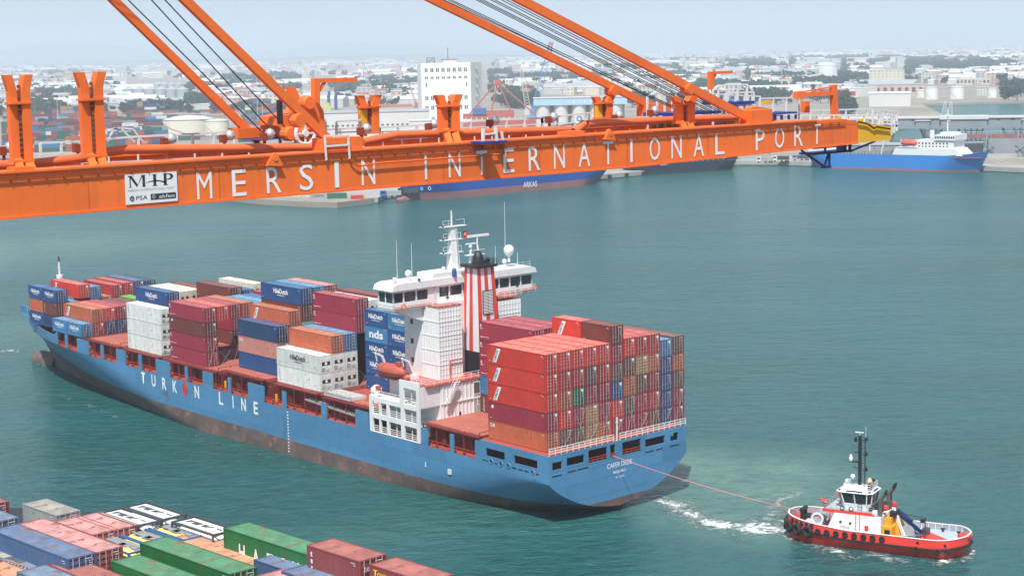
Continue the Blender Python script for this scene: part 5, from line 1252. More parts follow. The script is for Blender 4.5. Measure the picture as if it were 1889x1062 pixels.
for i in range(8):
    a_, b_, c_, d_ = (Vector(q) for q in (L1[i], L1[(i+1) % 8], L2[(i+1) % 8], L2[i])); cc = Vector((-5.5, 0, 6.2)); 
    P = [p+(Vector((cc.x, cc.y, p.z))-p).normalized()*.05 for p in (a_, b_, c_, d_)]; tp(MB().add(P, [(0, 1, 2, 3)]), 'window', GLASS)
m = MB()
for i in range(8):
    a_, b_, c_, d_ = (Vector(q) for q in (L3[i], L3[(i+1) % 8], L4[(i+1) % 8], L4[i])); P = [a_.lerp(b_, .2).lerp(d_.lerp(c_, .2), .3), a_.lerp(b_, .8).lerp(d_.lerp(c_, .8), .3), a_.lerp(b_, .8).lerp(d_.lerp(c_, .8), .8), a_.lerp(b_, .2).lerp(d_.lerp(c_, .2), .8)]
    P = [p+Vector((0, 0, .02))+(p-Vector((-5.6, 0, p.z))).normalized()*.01 for p in P]; m.add(P, [(0, 1, 2, 3)])
tp(m, 'roof_windows', GLASS)
m = MB(); m.box(-7.2, -1.6, 7.32, -4.4, -1.5, 8.0); m.box(-7.2, -1.6, 7.32, -7.1, 1.6, 8.0); rail(m, (-4.3, -1.55, 7.3), (-3.6, -1.55, 7.3), .8, 2, w=.05); rail(m, (-3.6, -1.55, 7.3), (-3.6, 1.55, 7.3), .8, 3, w=.05); tp(m, 'top_rail', TW)
tp(MB().lathe((-7.0, -.9, 8.2), [(.1, -.15), (.3, 0), (.34, .3)], 12, 'x').lathe((-6.6, .6, 8.2), [(.2, 0), (.34, .3), (.2, .6)], 12), 'searchlight', TW)
tp(MB().lathe((-4.3, .5, 7.4), [(.3, 0), (.38, .7), (.2, 1.1)], 12), 'horn_drum', paint('horn_cream', (.7,.5,.25)))
tp(MB().box(-4.1, -1.2, 7.35, -3.6, -.3, 8.1).box(-4.6, .9, 7.35, -3.8, 1.3, 8.3), 'equipment_boxes', BLACK)
m = MB(); m.box(-5.65, -.18, 7.3, -5.3, .18, 14.2); m.tube((-4.75, -.1, 7.8), (-4.75, -.1, 14.0), .07)
for k in range(18): m.bar((-5.3, -.1, 8.2+k*.34), (-4.75, -.1, 8.2+k*.34), .045)
for z in (9.6, 11.6, 13.6): m.box(-4.95, -.4, z, -4.45, .3, z+.12); m.tube((-4.55, -.1, z+.1), (-4.55, -.1, z+.5), .11)
m.box(-6.9, -.25, 10.6, -5.6, .1, 10.75); m.bar((-6.4, 0, 10.0), (-5.7, 0, 9.2+.6), .08); m.box(-6.2, -.1, 11.9, -5.6, .1, 12.0); m.box(-6.2, -.15, 13.3, -5.9, .15, 13.9); tp(m, 'mast', BLACK)
tp(MB().lathe((-6.65, -.1, 10.75), [(.22, 0), (.26, .35), (.1, .85)], 10), 'radar_dome', TW); tp(MB().box(-6.1, -.1, 14.55, -5.0, .1, 14.65).tube((-5.5, 0, 14.2), (-5.5, 0, 14.6), .05).tube((-4.7, 0, 13.9), (-4.7, 0, 15.4), .025), 'aerials', TW)
# black access ladder up the side
m = MB()
for a in (-4.9, -4.4): m.bar((a, -3.4, 1.8), (a, -3.4, 4.8), .05); m.bar((a, -2.5, 4.8), (a, -2.5, 7.4), .05)
for k in range(7): m.bar((-4.9, -2.5, 5.0+k*.33), (-4.4, -2.5, 5.0+k*.33), .04)
tp(m, 'ladder', BLACK)
m = MB(); rail(m, (-9.3, -2.8, 4.7), (-2.8, -2.8, 4.7), .85, 8, w=.035); rail(m, (-9.3, -2.8, 4.7), (-9.3, 2.8, 4.7), .85, 5, w=.035); tp(m, 'upper_deck_rail', TGREY)
tyre(-6.9, -2.85, 5.05, (0, 1, 0), .26, .06); tyre(-5.7, -2.85, 5.05, (0, 1, 0), .26, .06)
# fire monitors
for a, b, z in ((-9.6, -1.6, 5.0), (-8.4, 1.2, 5.2)): tp(MB().lathe((a, b, z+.1), [(.3, 0), (.45, .25), (.2, .5)], 10).tube((a, b, z-.5), (a, b, z+.2), .14).tube((a, b, z+.4), (a-.7, b, z+.7), .13, .09), 'fire_monitor', paint('monitor_red', (.75,.05,.03)))
tp(MB().box(-3.6, -2.2, 4.76, -2.2, 2.2, 5.2), 'funnel_base', BLACK); tp(MB().box(-2.9, -2.9, 4.5, -2.3, -2.3, 5.1), 'notice_board', LETTER)
m = MB()
for b in (-2.3, 1.3, 2.0): m.tube((-2.0, b, 4.3), (-2.0, b, 6.6), .26, .24, 10); m.tube((-2.0, b, 6.5), (-1.4, b, 7.3), .24, .22, 10)
tp(m, 'exhaust_stacks', paint('exhaust_grey', (.10,.095,.09), .7, .3, 2))
m = MB()
for b in (-2.3, 1.3, 2.0): m.tube((-1.4, b, 7.3), (-1.2, b, 7.9), .2, .12, 10)
tp(m, 'exhaust_tips', BLACK)
for a, b in ((-1.5, -1.6), (-1.0, .6)): tp(MB().lathe((a, b, 5.0), [(.2, 0), (.32, .2), (.3, .6), (.1, .75)], 10), 'vent_cowl', paint('monitor_red', (.75,.05,.03)))
# yellow towing gear casing and folded deck crane
tp(taper(MB(), -1.6, .5, 1.5, 1.66, 4.0, 0, .8, .2).box(-1.55, -3.1, 1.66, -.2, -1.2, 3.3).box(-1.3, -2.6, 3.3, -.5, -1.0, 4.3), 'gear_casing', TY)
tp(MB().box(-1.2, -3.15, 1.9, -.5, -3.09, 2.9).box(-.9, -1.9, 4.3, -.1, -.5, 5.0), 'dark_hatch', BLACK)
tp(MB().bar((-.7, -.9, 5.3), (.9, -1.6, 1.9), .22, .4), 'white_spar', TW)
tp(MB().bar((-.6, .6, 4.6), (1.6, -.6, 3.6), .4, .45).bar((.2, -.5, 4.3), (3.0, -.6, 2.3), .36, .44).bar((.9, -.9, 3.0), (2.8, -1.0, 2.1), .2), 'folding_crane', TNAVY)
tp(MB().lathe((1.3, 0, 2.45), [(.9, -1.3), (.9, -1.2), (.5, -1.15), (.5, 1.15), (.9, 1.2), (.9, 1.3)], 16, 'y').box(.3, -1.6, 1.66, 2.3, 1.6, 2.0), 'towing_winch', TGREY)
tp(MB().lathe((2.9, -1.9, 0), [(.3, 1.66), (.34, 2.3), (.12, 2.5)], 10).box(2.6, .6, 1.66, 3.4, 1.8, 2.5).box(1.6, -2.9, 1.66, 2.5, -2.1, 2.2), 'deck_gear', DARKSTEEL)
m = MB(); m.bar((3.6, -1.4, 1.66), (3.6, -1.4, 4.6), .10); m.bar((3.6, -1.4, 4.5), (-.8, -1.2, 4.9), .07); m.box(3.0, -1.6, 3.9, 3.5, -1.3, 4.35); tp(m, 'tow_gallows', BLACK)
for a, b in ((4.6, -3.3), (6.9, -2.6), (6.9, 2.6), (4.6, 3.4), (-12.2, 2.2), (-11.8, -2.6)): tp(MB().tube((a, b, 1.66), (a, b, 2.15), .15).tube((a-.28, b, 2.05), (a+.28, b, 2.05), .1), 'bollard', BLACK)
m = MB()
for sg in (-1, 1):
    for i in range(9): a = .8+i*.9; b = sg*(tw(a, 2)-.32); m.bar((a, b, 1.66), (a, b, 2.5), .07)
tp(m, 'bulwark_stays', TW)
tp(MB().prism([(7.6, -.9), (9.0, -.9), (9.25, 0), (9.0, .9), (7.6, .9)], 'z', 2.3, 2.62), 'stern_roller', TRED)
tp(MB().tube((3.4, -BH-.02, 2.0), (3.4, -BH+.1, 2.0), .2).tube((6.8, -tw(6.8, 2)-.02, 1.9), (6.8, -tw(6.8, 2)+.1, 1.9), .2), 'fairleads', BLACK)
# fore deck: winch with white drum sides, black staple bitt
tp(MB().lathe((-10.8, 0, 2.75), [(.95, -1.2), (.95, -1.1), (.6, -1.05), (.6, 1.05), (.95, 1.1), (.95, 1.2)], 20, 'y').box(-11.7, -1.6, 1.7, -9.9, 1.6, 2.2), 'anchor_winch', TGREY)
tp(MB().torus((-10.8, -1.25, 2.75), (0, 1, 0), .72, .14, 18, 6), 'winch_drum', TW); tp(MB().lathe((-11.9, -1.6, 2.4), [(.38, -.1), (.38, .2)], 14, 'y'), 'winch_motor', TW)
tp(MB().tube((-13.1, -.7, 1.8), (-13.1, -.7, 3.6), .24).tube((-13.1, .7, 1.8), (-13.1, .7, 3.6), .24).tube((-13.1, -.95, 3.6), (-13.1, .95, 3.6), .3).box(-12.9, -.9, 1.8, -12.0, .9, 2.9), 'staple_bitt', BLACK)
# tow line from the tug's bow to the ship's stern
wp = TUG @ Vector((-13.1, 0, 3.2)); sp = SHIP @ Vector((10.7, -2.0, -2.0))
P = [wp.lerp(sp, i/24)-Vector((0, 0, .5*(1-(2*i/24-1)**2))) for i in range(25)]
tag(MB().path(P, .045, 6).build('tow_line', paint('rope_pink', (.70,.22,.22), .7)), 'thin pink tow line from the stern of the container ship to the tug', 'rope')
# ================================================================== the far shore: ground, quays
GZ = 2.3
def g2(px, py, z=GZ): p = at(px, py, z=z); return (p.x, p.y)
GROUND = None
def ground_mat():
    m = paint('dusty_ground', (.30,.27,.22), .9, .30, .012); return m
land = [(-9000, 2600), (-300, 1250), (200, 880), (425, 690), g2(474, 367), g2(560, 372), g2(622, 373.5), (458, 611), (474, 627), (640, 629), (644, 643), (724, 641), (734, 628), (740, 600), (754, 598), (757, 470),
        (700, 330), (760, 310), (830, 470), (905, 640), g2(1640, 262), g2(1650, 236), g2(1742, 213), g2(1700, 191.5), g2(1889, 186.5), g2(2300, 178), (26000, 4000), (26000, 30000), (-9000, 30000)]
import bmesh
def slab(outline, z0, z1, name, mat):
    from mathutils.geometry import tessellate_polygon
    n = len(outline); tris = tessellate_polygon([[Vector((x, y, 0)) for x, y in outline]])
    v = [(x, y, z1) for x, y in outline]+[(x, y, z0) for x, y in outline]; f = []
    for t in tris:
        p, q, r_ = (Vector(v[i]) for i in t); f.append(tuple(t) if (q-p).cross(r_-p).z > 0 else tuple(t[::-1]))
    f += [(i, n+i, n+(i+1) % n, (i+1) % n) for i in range(n)]
    me = bpy.data.meshes.new(name); me.from_pydata(v, [], f); me.materials.append(mat); me.update(); return tag(link(me, name), kind='structure')
slab(land, -1.0, GZ, 'ground', ground_mat())
CONC = paint('quay_concrete', (.36,.35,.32), .85, .2, .08)
def quay(pts, nm='quay', z=GZ+.12, w=14):
    slab(pts, .3, z, nm, CONC)
quay([(457, 609), (474, 625), (640, 627), (643, 641), (724, 639), (733, 626), (738, 598), (755, 596), (756, 470), (700, 331), (712, 327), (772, 470), (772, 640), (640, 668), (470, 650), (446, 640)])
TYRE_ = []
m = MB()
for i in range(14): x = 480+i*12; m.box(x, 624, .4, x+1.6, 625.2, 2.2)
tag(m.build('quay_fenders', RUBBER), kind='stuff')
# armour stone of the breakwater end
rr = random.Random(3); m = MB()
for i in range(900):
    f = rr.random(); px = 470+f*155; py = 366+f*6.5+rr.uniform(-2.6, 3.2); p = at(px, py, z=.8); s = rr.uniform(.6, 1.7)
    z = max(-.3, .4+(367.5+f*6-py)*.4+rr.uniform(-.3, .5)); vs = [Vector((p.x, p.y, z))+Vector([rr.uniform(.6, 1)*s*d[k]*(1, 1, .7)[k] for k in range(3)]) for d in ((1,0,-.3),(-.5,.87,-.3),(-.5,-.87,-.3),(.6,.6,.6),(-.8,.1,.7),(.3,-.8,.6))]
    m.add(vs, [(0,1,2),(3,4,5),(0,1,3),(1,4,3),(1,2,4),(2,5,4),(2,0,5),(0,3,5)])
tag(m.build('armour_stone', paint('limestone', (.50,.46,.38), .9, .25, .5)), kind='stuff')

# ------------------------------------------------------------------ generic moored ship
def moored(name, label, pa, pb, beam, depth, boot_h, mat, boot, rise_a=2.5, rise_b=1.0, z0=-1.0, n=40, rake_a=6, rake_b=3, side=1, full_b=.75):
    """pa, pb: waterline ends (bow, stern) in the place; hull seen on the -normal side"""
    a, b = Vector((pa[0], pa[1], 0)), Vector((pb[0], pb[1], 0)); ax = (b-a).normalized(); L = (b-a).length; nrm = Vector((-ax.y, ax.x, 0))*side
    M_ = Matrix(((ax.x, nrm.x, 0, a.x), (ax.y, nrm.y, 0, a.y), (0, 0, 1, 0), (0, 0, 0, 1)))
    root = empty(name, M_, label, 'ship')
    m = MB(); zs = [z0, 0.0, boot_h, depth*.6, depth]; rows = []
    for z in zs:
        f = max(0, z)/depth; row = []
        for j in range(n+1):
            u = j/n; x = -rake_a*f+(L+rake_a*f+rake_b*f)*u
            wa = min(1, (u/(.22-.08*f)))**(.75-.3*f); wb = min(1, ((1-u)/.14+full_b*f))**.6 if u > .8 else 1
            w = beam/2*min(wa, wb); zz = z+(rise_a*max(0, 1-u/.22)**1.5+rise_b*max(0, (u-.8)/.2)**1.5)*(f if z > boot_h else 0)
            row.append((x, w, zz))
        rows.append([(x, beam/2-w, z_) for x, w, z_ in row]+[(x, beam/2+w, z_) for x, w, z_ in row[::-1]])
    k = len(rows[0]); V_ = [p for r in rows for p in r]
    m.mat(0).add(V_, [(i*k+j, i*k+(j+1) % k, (i+1)*k+(j+1) % k, (i+1)*k+j) for i in range(2, len(zs)-1) for j in range(k)])
    m.mat(1); m.f += [(i*k+j, i*k+(j+1) % k, (i+1)*k+(j+1) % k, (i+1)*k+j) for i in range(2) for j in range(k)]; m.m += [1]*(2*k)
    me = m.mesh('hull', [mat, boot]); shade(me, 40); link(me, 'hull', root)
    dk = [(x, y) for x, y, z_ in rows[-1][:n+1]][1:-1]; dk2 = [(x, y) for x, y, z_ in rows[-1][n+1:]][1:-1]
    MB().prism([(x, y+.1) for x, y in dk]+[(x, y-.1) for x, y in dk2], 'z', depth-1.1, depth-.9).build('deck', DECKRED if 'cargo' in name else paint('grey_green_deck', (.16,.22,.17), .7, .2, .3), root)
    return root, L
PINKBOOT = paint('faded_boot_pink', (.30,.13,.12), .7, .15, .1)
A1_, A2_ = at(773, 371.5, z=0), at(1122, 338, z=0)
ark, L = moored('cargo_ship', 'royal blue cargo ship lettered ARKAS, moored at the quay under the boom', A1_, A2_, 20, 11.5, 3.0, paint('arkas_blue', (.006,.075,.36), .4, .1, .05, streak=.1), PINKBOOT, 3.2, 2.0, rake_a=5, rake_b=9)
SX = lambda o, p: o.matrix_world.inverted() @ p
def side_text(root, txt, px, py, h_, w, mat=LETTER):
    o_ = root.matrix_world.inverted(); d = FWD+RT*((px-IMW/2)/FPX)-UP*((py-IMH/2)/FPX); e = o_ @ EYE; dv = (o_.to_3x3() @ d); k = (-.12-e.y)/dv.y; p = e+dv*k
    link(text_mesh(txt, h_, w, mat, bold=.02), 'lettering', root, Matrix.Translation((p.x, -.16, p.z)))
side_text(ark, 'ARKAS', 965, 346.5, 2.6, 9.0)
me = MB().lathe((0, 10, .4), [(.1,-4.2),(1.4,-3.4),(2.0,-1.5),(2.0,6)], 14, 'x').mesh('bulbous_bow', PINKBOOT); shade(me, 60); link(me, 'bulbous_bow', ark)
MB().torus((3.6, 2.2, 5.2), (0, 1, 0), .6, .12).torus((7.0, .9, 5.2), (0, 1, 0), .7, .14).build('thruster_mark', LETTER, ark)
m = MB()
for i in range(12): m.box(22+i*6.4, .8, 8.6, 26.6+i*6.4, 18, 9.9)
m.build('hatch_cover', paint('hatch_green_yellow', (.30,.36,.10), .6, .3, .3), ark)
m = MB(); rq = random.Random(5)
for i in range(40): x = 20+i*2.1; m.box(x, .5, 9.5, x+rq.uniform(.3, 1.2), 1.4, 10+rq.uniform(.2, 1.4))
tag(m.build('deck_fittings', paint('fittings_yellow', (.5,.5,.08), .6, .3), ark), kind='stuff')
MB().box(64, .02, 9.4, 66.5, 19.6, 12.2).build('cargo_bulkhead', paint('arkas_blue', (.006,.055,.30)), ark)
m = MB(); m.box(98, 2, 9, 112, 18, 17).box(100, 3, 17, 109, 17, 23); m.build('bridge_house', HOUSE, ark)
m = MB()
for i in range(5): m.box(99+i*2.4, 1.93, 12.5, 100.4+i*2.4, 2.0, 13.6); m.box(99+i*2.4, 1.93, 15.2, 100.4+i*2.4, 2.0, 16.2)
m.build('windows', GLASS, ark)
D1_, D2_ = at(1170, 324, z=0), at(1362, 313.5, z=0)
drk, L2_ = moored('cargo_ship', 'dark navy cargo ship with a long pale deck, moored beside the quay', D2_, D1_, 13, 6.5, 1.2, paint('dark_navy_hull', (.006,.014,.035), .7, .2, .1), paint('dark_navy_boot', (.02,.02,.03), .7), 2.0, 1.6, side=-1, rake_a=5)
side_text(drk, 'BASIS-M', 1199, 318, 1.0, 3.6) if False else None
o_ = drk.matrix_world.inverted(); p = o_ @ at(1210, 313, y=D1_.y); lt = link(text_mesh('BASIS-M', .9, 3.8, LETTER), 'lettering', drk, Matrix.Translation((p.x, -.2, 4.4)) @ Matrix.Rotation(math.pi, 4, 'Z') @ Matrix.Translation((0, 0, 0)))
MB().box(10, 2, 5.5, L2_-14, 11, 8.2).build('hatch_cover', paint('pale_hatch', (.42,.44,.42), .6, .2, .3), drk)
m = MB()
for i in range(16): m.box(9+i*3.1, -.02, 5.4, 9.4+i*3.1, 1.9, 7.9)
m.box(9, -.02, 7.8, 58, .15, 8.0); m.build('hatch_stays', paint('stay_grey', (.3,.3,.3)), drk)
MB().box(5, 1.5, 5.5, 19, 11, 11).box(L2_-13, 2, 5.5, L2_-3, 11, 12).build('bridge_house', HOUSE, drk)
# the blue ro-ro ship at the right
B1_, B2_ = at(1795, 318.5, z=0), at(1491, 309.5, z=0)
RB = paint('roro_blue', (.022,.20,.58), .42, .08, .05, streak=.1)
bl, L3_ = moored('cargo_ship', 'bright blue ship with white upper works and an orange lifeboat at the right quay', B1_, B2_, 15, 8.0, .9, RB, PINKBOOT, 2.2, .3, side=-1, rake_a=5, rake_b=.5, full_b=1.0)
MB().prism([(6.0, 7.9), (10, 11.6), (42, 11.6), (44, 7.9)], 'y', .15, 14.8).build('white_superstructure', HOUSE, bl)
m = MB(); m.box(11, 1, 11.6, 32, 14, 15.6); m.box(10, .4, 15.6, 21, 14.6, 18.4); m.box(12, 3, 18.4, 19, 12, 19.6); m.build('bridge_house', HOUSE, bl)
m = MB()
for i in range(9): m.box(10.3+i*1.2, .34, 16.5, 11.1+i*1.2, .39, 17.6)
for i in range(9): m.box(14+i*1.9, .93, 13.6, 14.8+i*1.9, .99, 14.4); m.box(14+i*1.9, .93, 12.1, 14.8+i*1.9, .99, 12.8)
m.box(6, .10, 9.2, 14, .14, 10.4) if False else None
m.build('windows', GLASS, bl)
m = MB(); m.tube((17, 7, 20), (17, 7, 31), .35, .2); m.box(15.5, 6.6, 25, 18.5, 7.4, 25.2); m.box(16, 4.5, 28, 18, 9.5, 28.2); m.tube((24, 4, 16.6), (24, 4, 20.5), 1.2); m.build('mast', HOUSE, bl)
v, f, k_, n_ = boat_shell(9.0, 1.8, 0.0, 1.4, 3.2)
me = MB().add([(y, x, z) for x, y, z in v], f).mesh('lifeboat', paint('boat_red_orange', (.72,.10,.06), .5)); shade(me, 50); link(me, 'lifeboat', bl, Matrix.Translation((30.5, .9, 12.6)))
MB().box(30, -.1, 11.7, 41, 3, 12.1).bar((31.5, 1, 12), (31.5, 1, 16), .3).bar((39.5, 1, 12), (39.5, 1, 16), .3).build('davit', HOUSE, bl)
m = MB()
for i in range(18): m.box(52+i*2.0, .6, 7.4, 53.2+i*2.0, 13.5, 9.0+(i % 3)*.25)
m.build('deck_cargo', paint('cargo_grey', (.32,.34,.32), .7, .3, .5), bl)
MB().box(L3_-16, .2, 7.8, L3_+.2, 14.8, 10.4).build('stern_gate_house', HOUSE, bl)
m = MB(); m.bar((51, 2, 8), (49, 2, 17), .5); m.bar((60, 7, 8), (60, 7, 14), .5); m.build('deck_crane', HOUSE, bl)
p = at(1500, 279, y=B2_.y+5)
link(text_mesh('MONDO', .9, 4.2, LETTER), 'lettering', bl, Matrix.Translation((L3_-1.5, -.15, 5.6)) @ Matrix.Rotation(math.pi, 4, 'Z') @ Matrix.Rotation(0, 4, 'X')) if False else None

# ------------------------------------------------------------------ helpers to stand things on the ground from where they are seen
def stand(px, py, z=GZ): return at(px, py, z=z)
def face(p, extra=0):   # frame with x to the right of the picture, y away, z up, at p
    d = Vector((p.x, p.y, 0)).normalized(); r = Vector((d.y, -d.x, 0))
    M_ = Matrix(((r.x, d.x, 0, p.x), (r.y, d.y, 0, p.y), (0, 0, 1, p.z), (0, 0, 0, 1))); return M_ @ Matrix.Rotation(R(extra), 4, 'Z')
def scale_at(p): return (Vector((p.x, p.y, 0)).length)/FPX     # metres per photo pixel
BWH = paint('building_white', (.60,.60,.58), .8, .06, .05); BCR = paint('building_cream', (.62,.57,.44), .8, .1, .05); BGR = paint('building_grey', (.40,.41,.41), .8, .12, .05)
BPK = paint('building_pink', (.52,.36,.31), .8, .1, .05); TER = paint('terracotta_roof', (.36,.13,.085), .85, .2, .1); SHED = paint('shed_roof_pale', (.60,.61,.60), .6, .15, .05); SHEDG = paint('shed_roof_grey', (.38,.40,.42), .6, .2, .05)
WIN = paint('window_dark', (.06,.075,.09), .3, .2, .2); STEELBL = paint('shed_blue', (.15,.33,.55), .6, .1, .05)
# the tall white silo block with rows of paired windows
p = stand(779, 226); s = scale_at(p); M_ = face(p, 8)
sb = empty('silo_building', M_, 'tall white windowed silo block rising over the port behind the boom', 'building')
W1, W2, Hb_ = 92*s, 32*s, 107*s
SWH = paint('silo_block_white', (.78,.79,.79), .7, .04, .05)
MB().box(0, 0, 0, W1, W2*1.6, Hb_).build('wall', SWH, sb)
m = MB(); m.add([(W1, 0, 0), (W1+26*s, W2*1.0, 0), (W1+26*s, W2*1.6, 0), (W1, W2*1.6, 0), (W1, 0, Hb_+.5), (W1+26*s, W2*1.0, Hb_+.5), (W1+26*s, W2*1.6, Hb_+.5), (W1, W2*1.6, Hb_+.5)], [(3,2,1,0),(4,5,6,7),(0,1,5,4),(1,2,6,5),(2,3,7,6),(3,0,4,7)]); m.build('side_wall', BWH, sb)
for (fy, hh, n_) in ((.885, 7, 8), (.755, 4, 8), (.41, 7, 8), (.245, 7, 8), (.06, 6, 3)):
    for i in range(n_):
        x = (7+i*10.4)*s
        for q in (0, 3.2): MB().box(x+q*s, -.15, Hb_*fy-hh*s/2, x+(q+2.1)*s, .02, Hb_*fy+hh*s/2).build('window', WIN, sb)
for x in (8.5, 83): MB().box(x*s, -.15, Hb_*.60, (x+2)*s, .02, Hb_*.67).build('window', WIN, sb)
for k in range(5):
    a_ = Vector((W1+11*s, W2*.423, 0)); MB().box(a_.x, a_.y-.6, Hb_*(.93-.16*k)-4*s, a_.x+5*s, a_.y+1, Hb_*(.93-.16*k)).build('balcony', BGR, sb)
m = MB(); m.box(44*s, 6, Hb_, 68*s, 20, Hb_+6*s); m.build('roof_room', BWH, sb); MB().box(43*s, 5.5, Hb_+6*s, 70*s, 20.5, Hb_+7.2*s).build('roof_edge', TER, sb)
m = MB(); m.bar((53*s, 8, Hb_+6*s), (53*s, 8, Hb_+28*s), .5)
for a_, b_ in (((12*s, 5), (14*s, 5)), ((28*s, 5), (26*s, 5))): m.bar((a_[0], 5, Hb_), (b_[0], 5, Hb_+11*s), .6)
for z_ in (3, 6, 10): m.bar((12*s, 5, Hb_+z_*s), (28*s, 5, Hb_+z_*s*.9), .5)
m.bar((12*s, 5, Hb_), (27*s, 5, Hb_+11*s), .4); m.build('roof_gantry', paint('dark_lattice', (.12,.12,.12)), sb)
# building helper -------------------------------------------------
def block(px0, pxr, pyb, pyt, mat, roof=None, label='', name='building', cat='building', depth=1.0, rot=0, gable=0, windows=None, group=None, wmat=WIN):
    """a building whose front foot runs from px0 to pxr at row pyb, its eaves at row pyt"""
    p = stand(px0, pyb+(pxr-px0)*0); s = scale_at(p); W_ = (pxr-px0)*s; h_ = (pyb-pyt)*s; D_ = W_*depth if depth < 5 else depth
    r = empty(name, face(p, rot), label, cat, group)
    MB().box(0, 0, -1, W_, D_, h_).build('wall', mat, r)
    if gable: MB().prism([(-.5, h_), (W_+.5, h_), (W_/2, h_+gable*s)], 'y', -.6, D_+.6).build('roof', roof or SHED, r) if D_ > W_ else MB().prism([(-.5, h_), (D_/2, h_+gable*s), (D_+.5, h_)], 'x', -.6, W_+.6).build('roof', roof or SHED, r)
    else: MB().box(-.4, -.4, h_, W_+.4, D_+.4, h_+max(.5, .8*s)).build('roof', roof or SHED, r)
    if windows:
        nx_, nz_, fw, fh = windows
        for i in range(nx_):
            for j in range(nz_):
                cx, cz = W_*(i+.5)/nx_, h_*(j+.55)/nz_; MB().box(cx-fw*s/2, -.12, cz-fh*s/2, cx+fw*s/2, .02, cz+fh*s/2).build('window', wmat, r)
    return r
block(592, 792, 262, 210, BWH, SHEDG, 'long white warehouse left of the tall white silo block', 'warehouse', depth=50, gable=3, windows=(22, 1, 4, 3))
block(755, 800, 262, 224, BWH, BWH, 'low white annex in front of the tall white silo block', windows=(4, 2, 2, 3), depth=18)
b_ = block(988, 1152, 238, 192, BGR, BWH, 'row of white silos under a pale blue gallery lettered SISECAM', 'silo_row', cat='silos', depth=30)
s = scale_at(b_.location); 
for i in range(5):
    me = MB().tube(((14+i*33)*s, -12*s*.4, 0), ((14+i*33)*s, -12*s*.4, 43*s), 13.5*s, n=22).mesh('silo', BWH); shade(me); link(me, 'silo', b_)
    if i % 2 == 0: MB().torus(((14+i*33)*s, -18.6*s, 19*s), (0, 1, 0), 4*s, 1.2*s, 12, 4).build('swirl_emblem', STEELBL, b_)
MB().box(-3*s, -20*s, 43*s, 168*s, 12*s, 56*s).build('gallery', paint('pale_blue_cladding', (.36,.55,.70), .6, .1, .05), b_); MB().box(-4*s, -21*s, 56*s, 169*s, 13*s, 57.5*s).build('gallery_roof', BWH, b_)
link(text_mesh('S İ S E C A M', 6*s, 78*s, LETTER), 'lettering', b_, Matrix.Translation((58*s, -20.3*s, 46.5*s)))
# storage tanks
def tankf(pxc, pyb, wpx, hpx, mat, label, cone=.08, rust=True, group='storage tanks'):
    p = stand(pxc, pyb); s = scale_at(p); r_ = wpx*s/2; M_ = face(p); o = empty('storage_tank', M_ @ Matrix.Translation((0, r_, 0)), label, 'storage tank', group)
    me = MB().tube((0, 0, -1), (0, 0, hpx*s), r_, n=36).mesh('shell', mat); shade(me); link(me, 'shell', o)
    me = MB().lathe((0, 0, hpx*s), [(r_*1.01, 0), (r_*.55, r_*cone*1.4), (.05, r_*cone*2)], 36).mesh('roof', BWH); shade(me, 30); link(me, 'roof', o)
    m = MB(); m.torus((0, 0, hpx*s), (0, 0, 1), r_*1.01, .25, 36, 4); m.build('rim', BGR, o)
    m = MB(); n_ = 14
    for i in range(n_): t = math.pi*(.95+.6*i/n_); t2 = math.pi*(.95+.6*(i+1)/n_); z1, z2 = hpx*s*(1-i/n_), hpx*s*(1-(i+1)/n_); m.bar((r_*1.02*math.cos(t), r_*1.02*math.sin(t), z1), (r_*1.02*math.cos(t2), r_*1.02*math.sin(t2), z2), .25)
    m.build('spiral_stair', BGR, o); return o
TC = paint('tank_cream', (.70,.66,.55), .6, .10, .05); TCW = paint('tank_white_far', (.74,.74,.72), .5, .06, .05)
tankf(349, 250, 92, 28, TC, 'wide cream storage tank behind the boom, left one of two'); tankf(401, 251, 44, 27, TC, 'smaller cream storage tank touching the wide one')
for a_ in ((1524, 141, 42, 20, TCW, 'very large white storage tank among the city houses at right', .12), (1480, 128, 24, 9, TCW, 'low white tank left of the very large one', .05), (1590, 124, 26, 8, TCW, 'low white tank far right of the very large one', .05), (1566, 125, 20, 8, TCW, 'low white tank just right of the very large one', .05)): tankf(*a_)
for a_ in ((1699, 181, 20, 14, TC, 'small cream tank on the far shore at right'), (1718, 184, 25, 21, TCW, 'white tank on the far shore beside the small cream one'), (1765, 183, 27, 21, TCW, 'white tank in the middle of the far shore row'), (1830, 181, 19, 16, TCW, 'rightmost white tank on the far shore')): tankf(*a_)
# grain silos with cone roofs at left
for i in range(10):
    px, py = (238+i*20, 183) if i < 6 else (292+(i-6)*13, 176)
    p = stand(px, py); s = scale_at(p); r_ = (11 if i < 6 else 8)*s; h_ = (17 if i < 6 else 20)*s
    o = empty('grain_silo', face(p), (f'grey grain silo with cone roof, {ORDC[i]} from left in the front row' if i < 6 else f'taller grey grain silo with cone roof, {ORDC[i-6]} from left in the rear row'), 'silo', 'grain silos')
    me = MB().tube((0, r_, -1), (0, r_, h_), r_, n=20).mesh('shell', paint('silo_steel', (.42,.45,.46), .45, .15, .2, metal=.2)); shade(me); link(me, 'shell', o)
    me = MB().lathe((0, r_, h_), [(r_*1.03, 0), (.1, r_*.55)], 20).mesh('roof', SHEDG); shade(me, 30); link(me, 'roof', o)
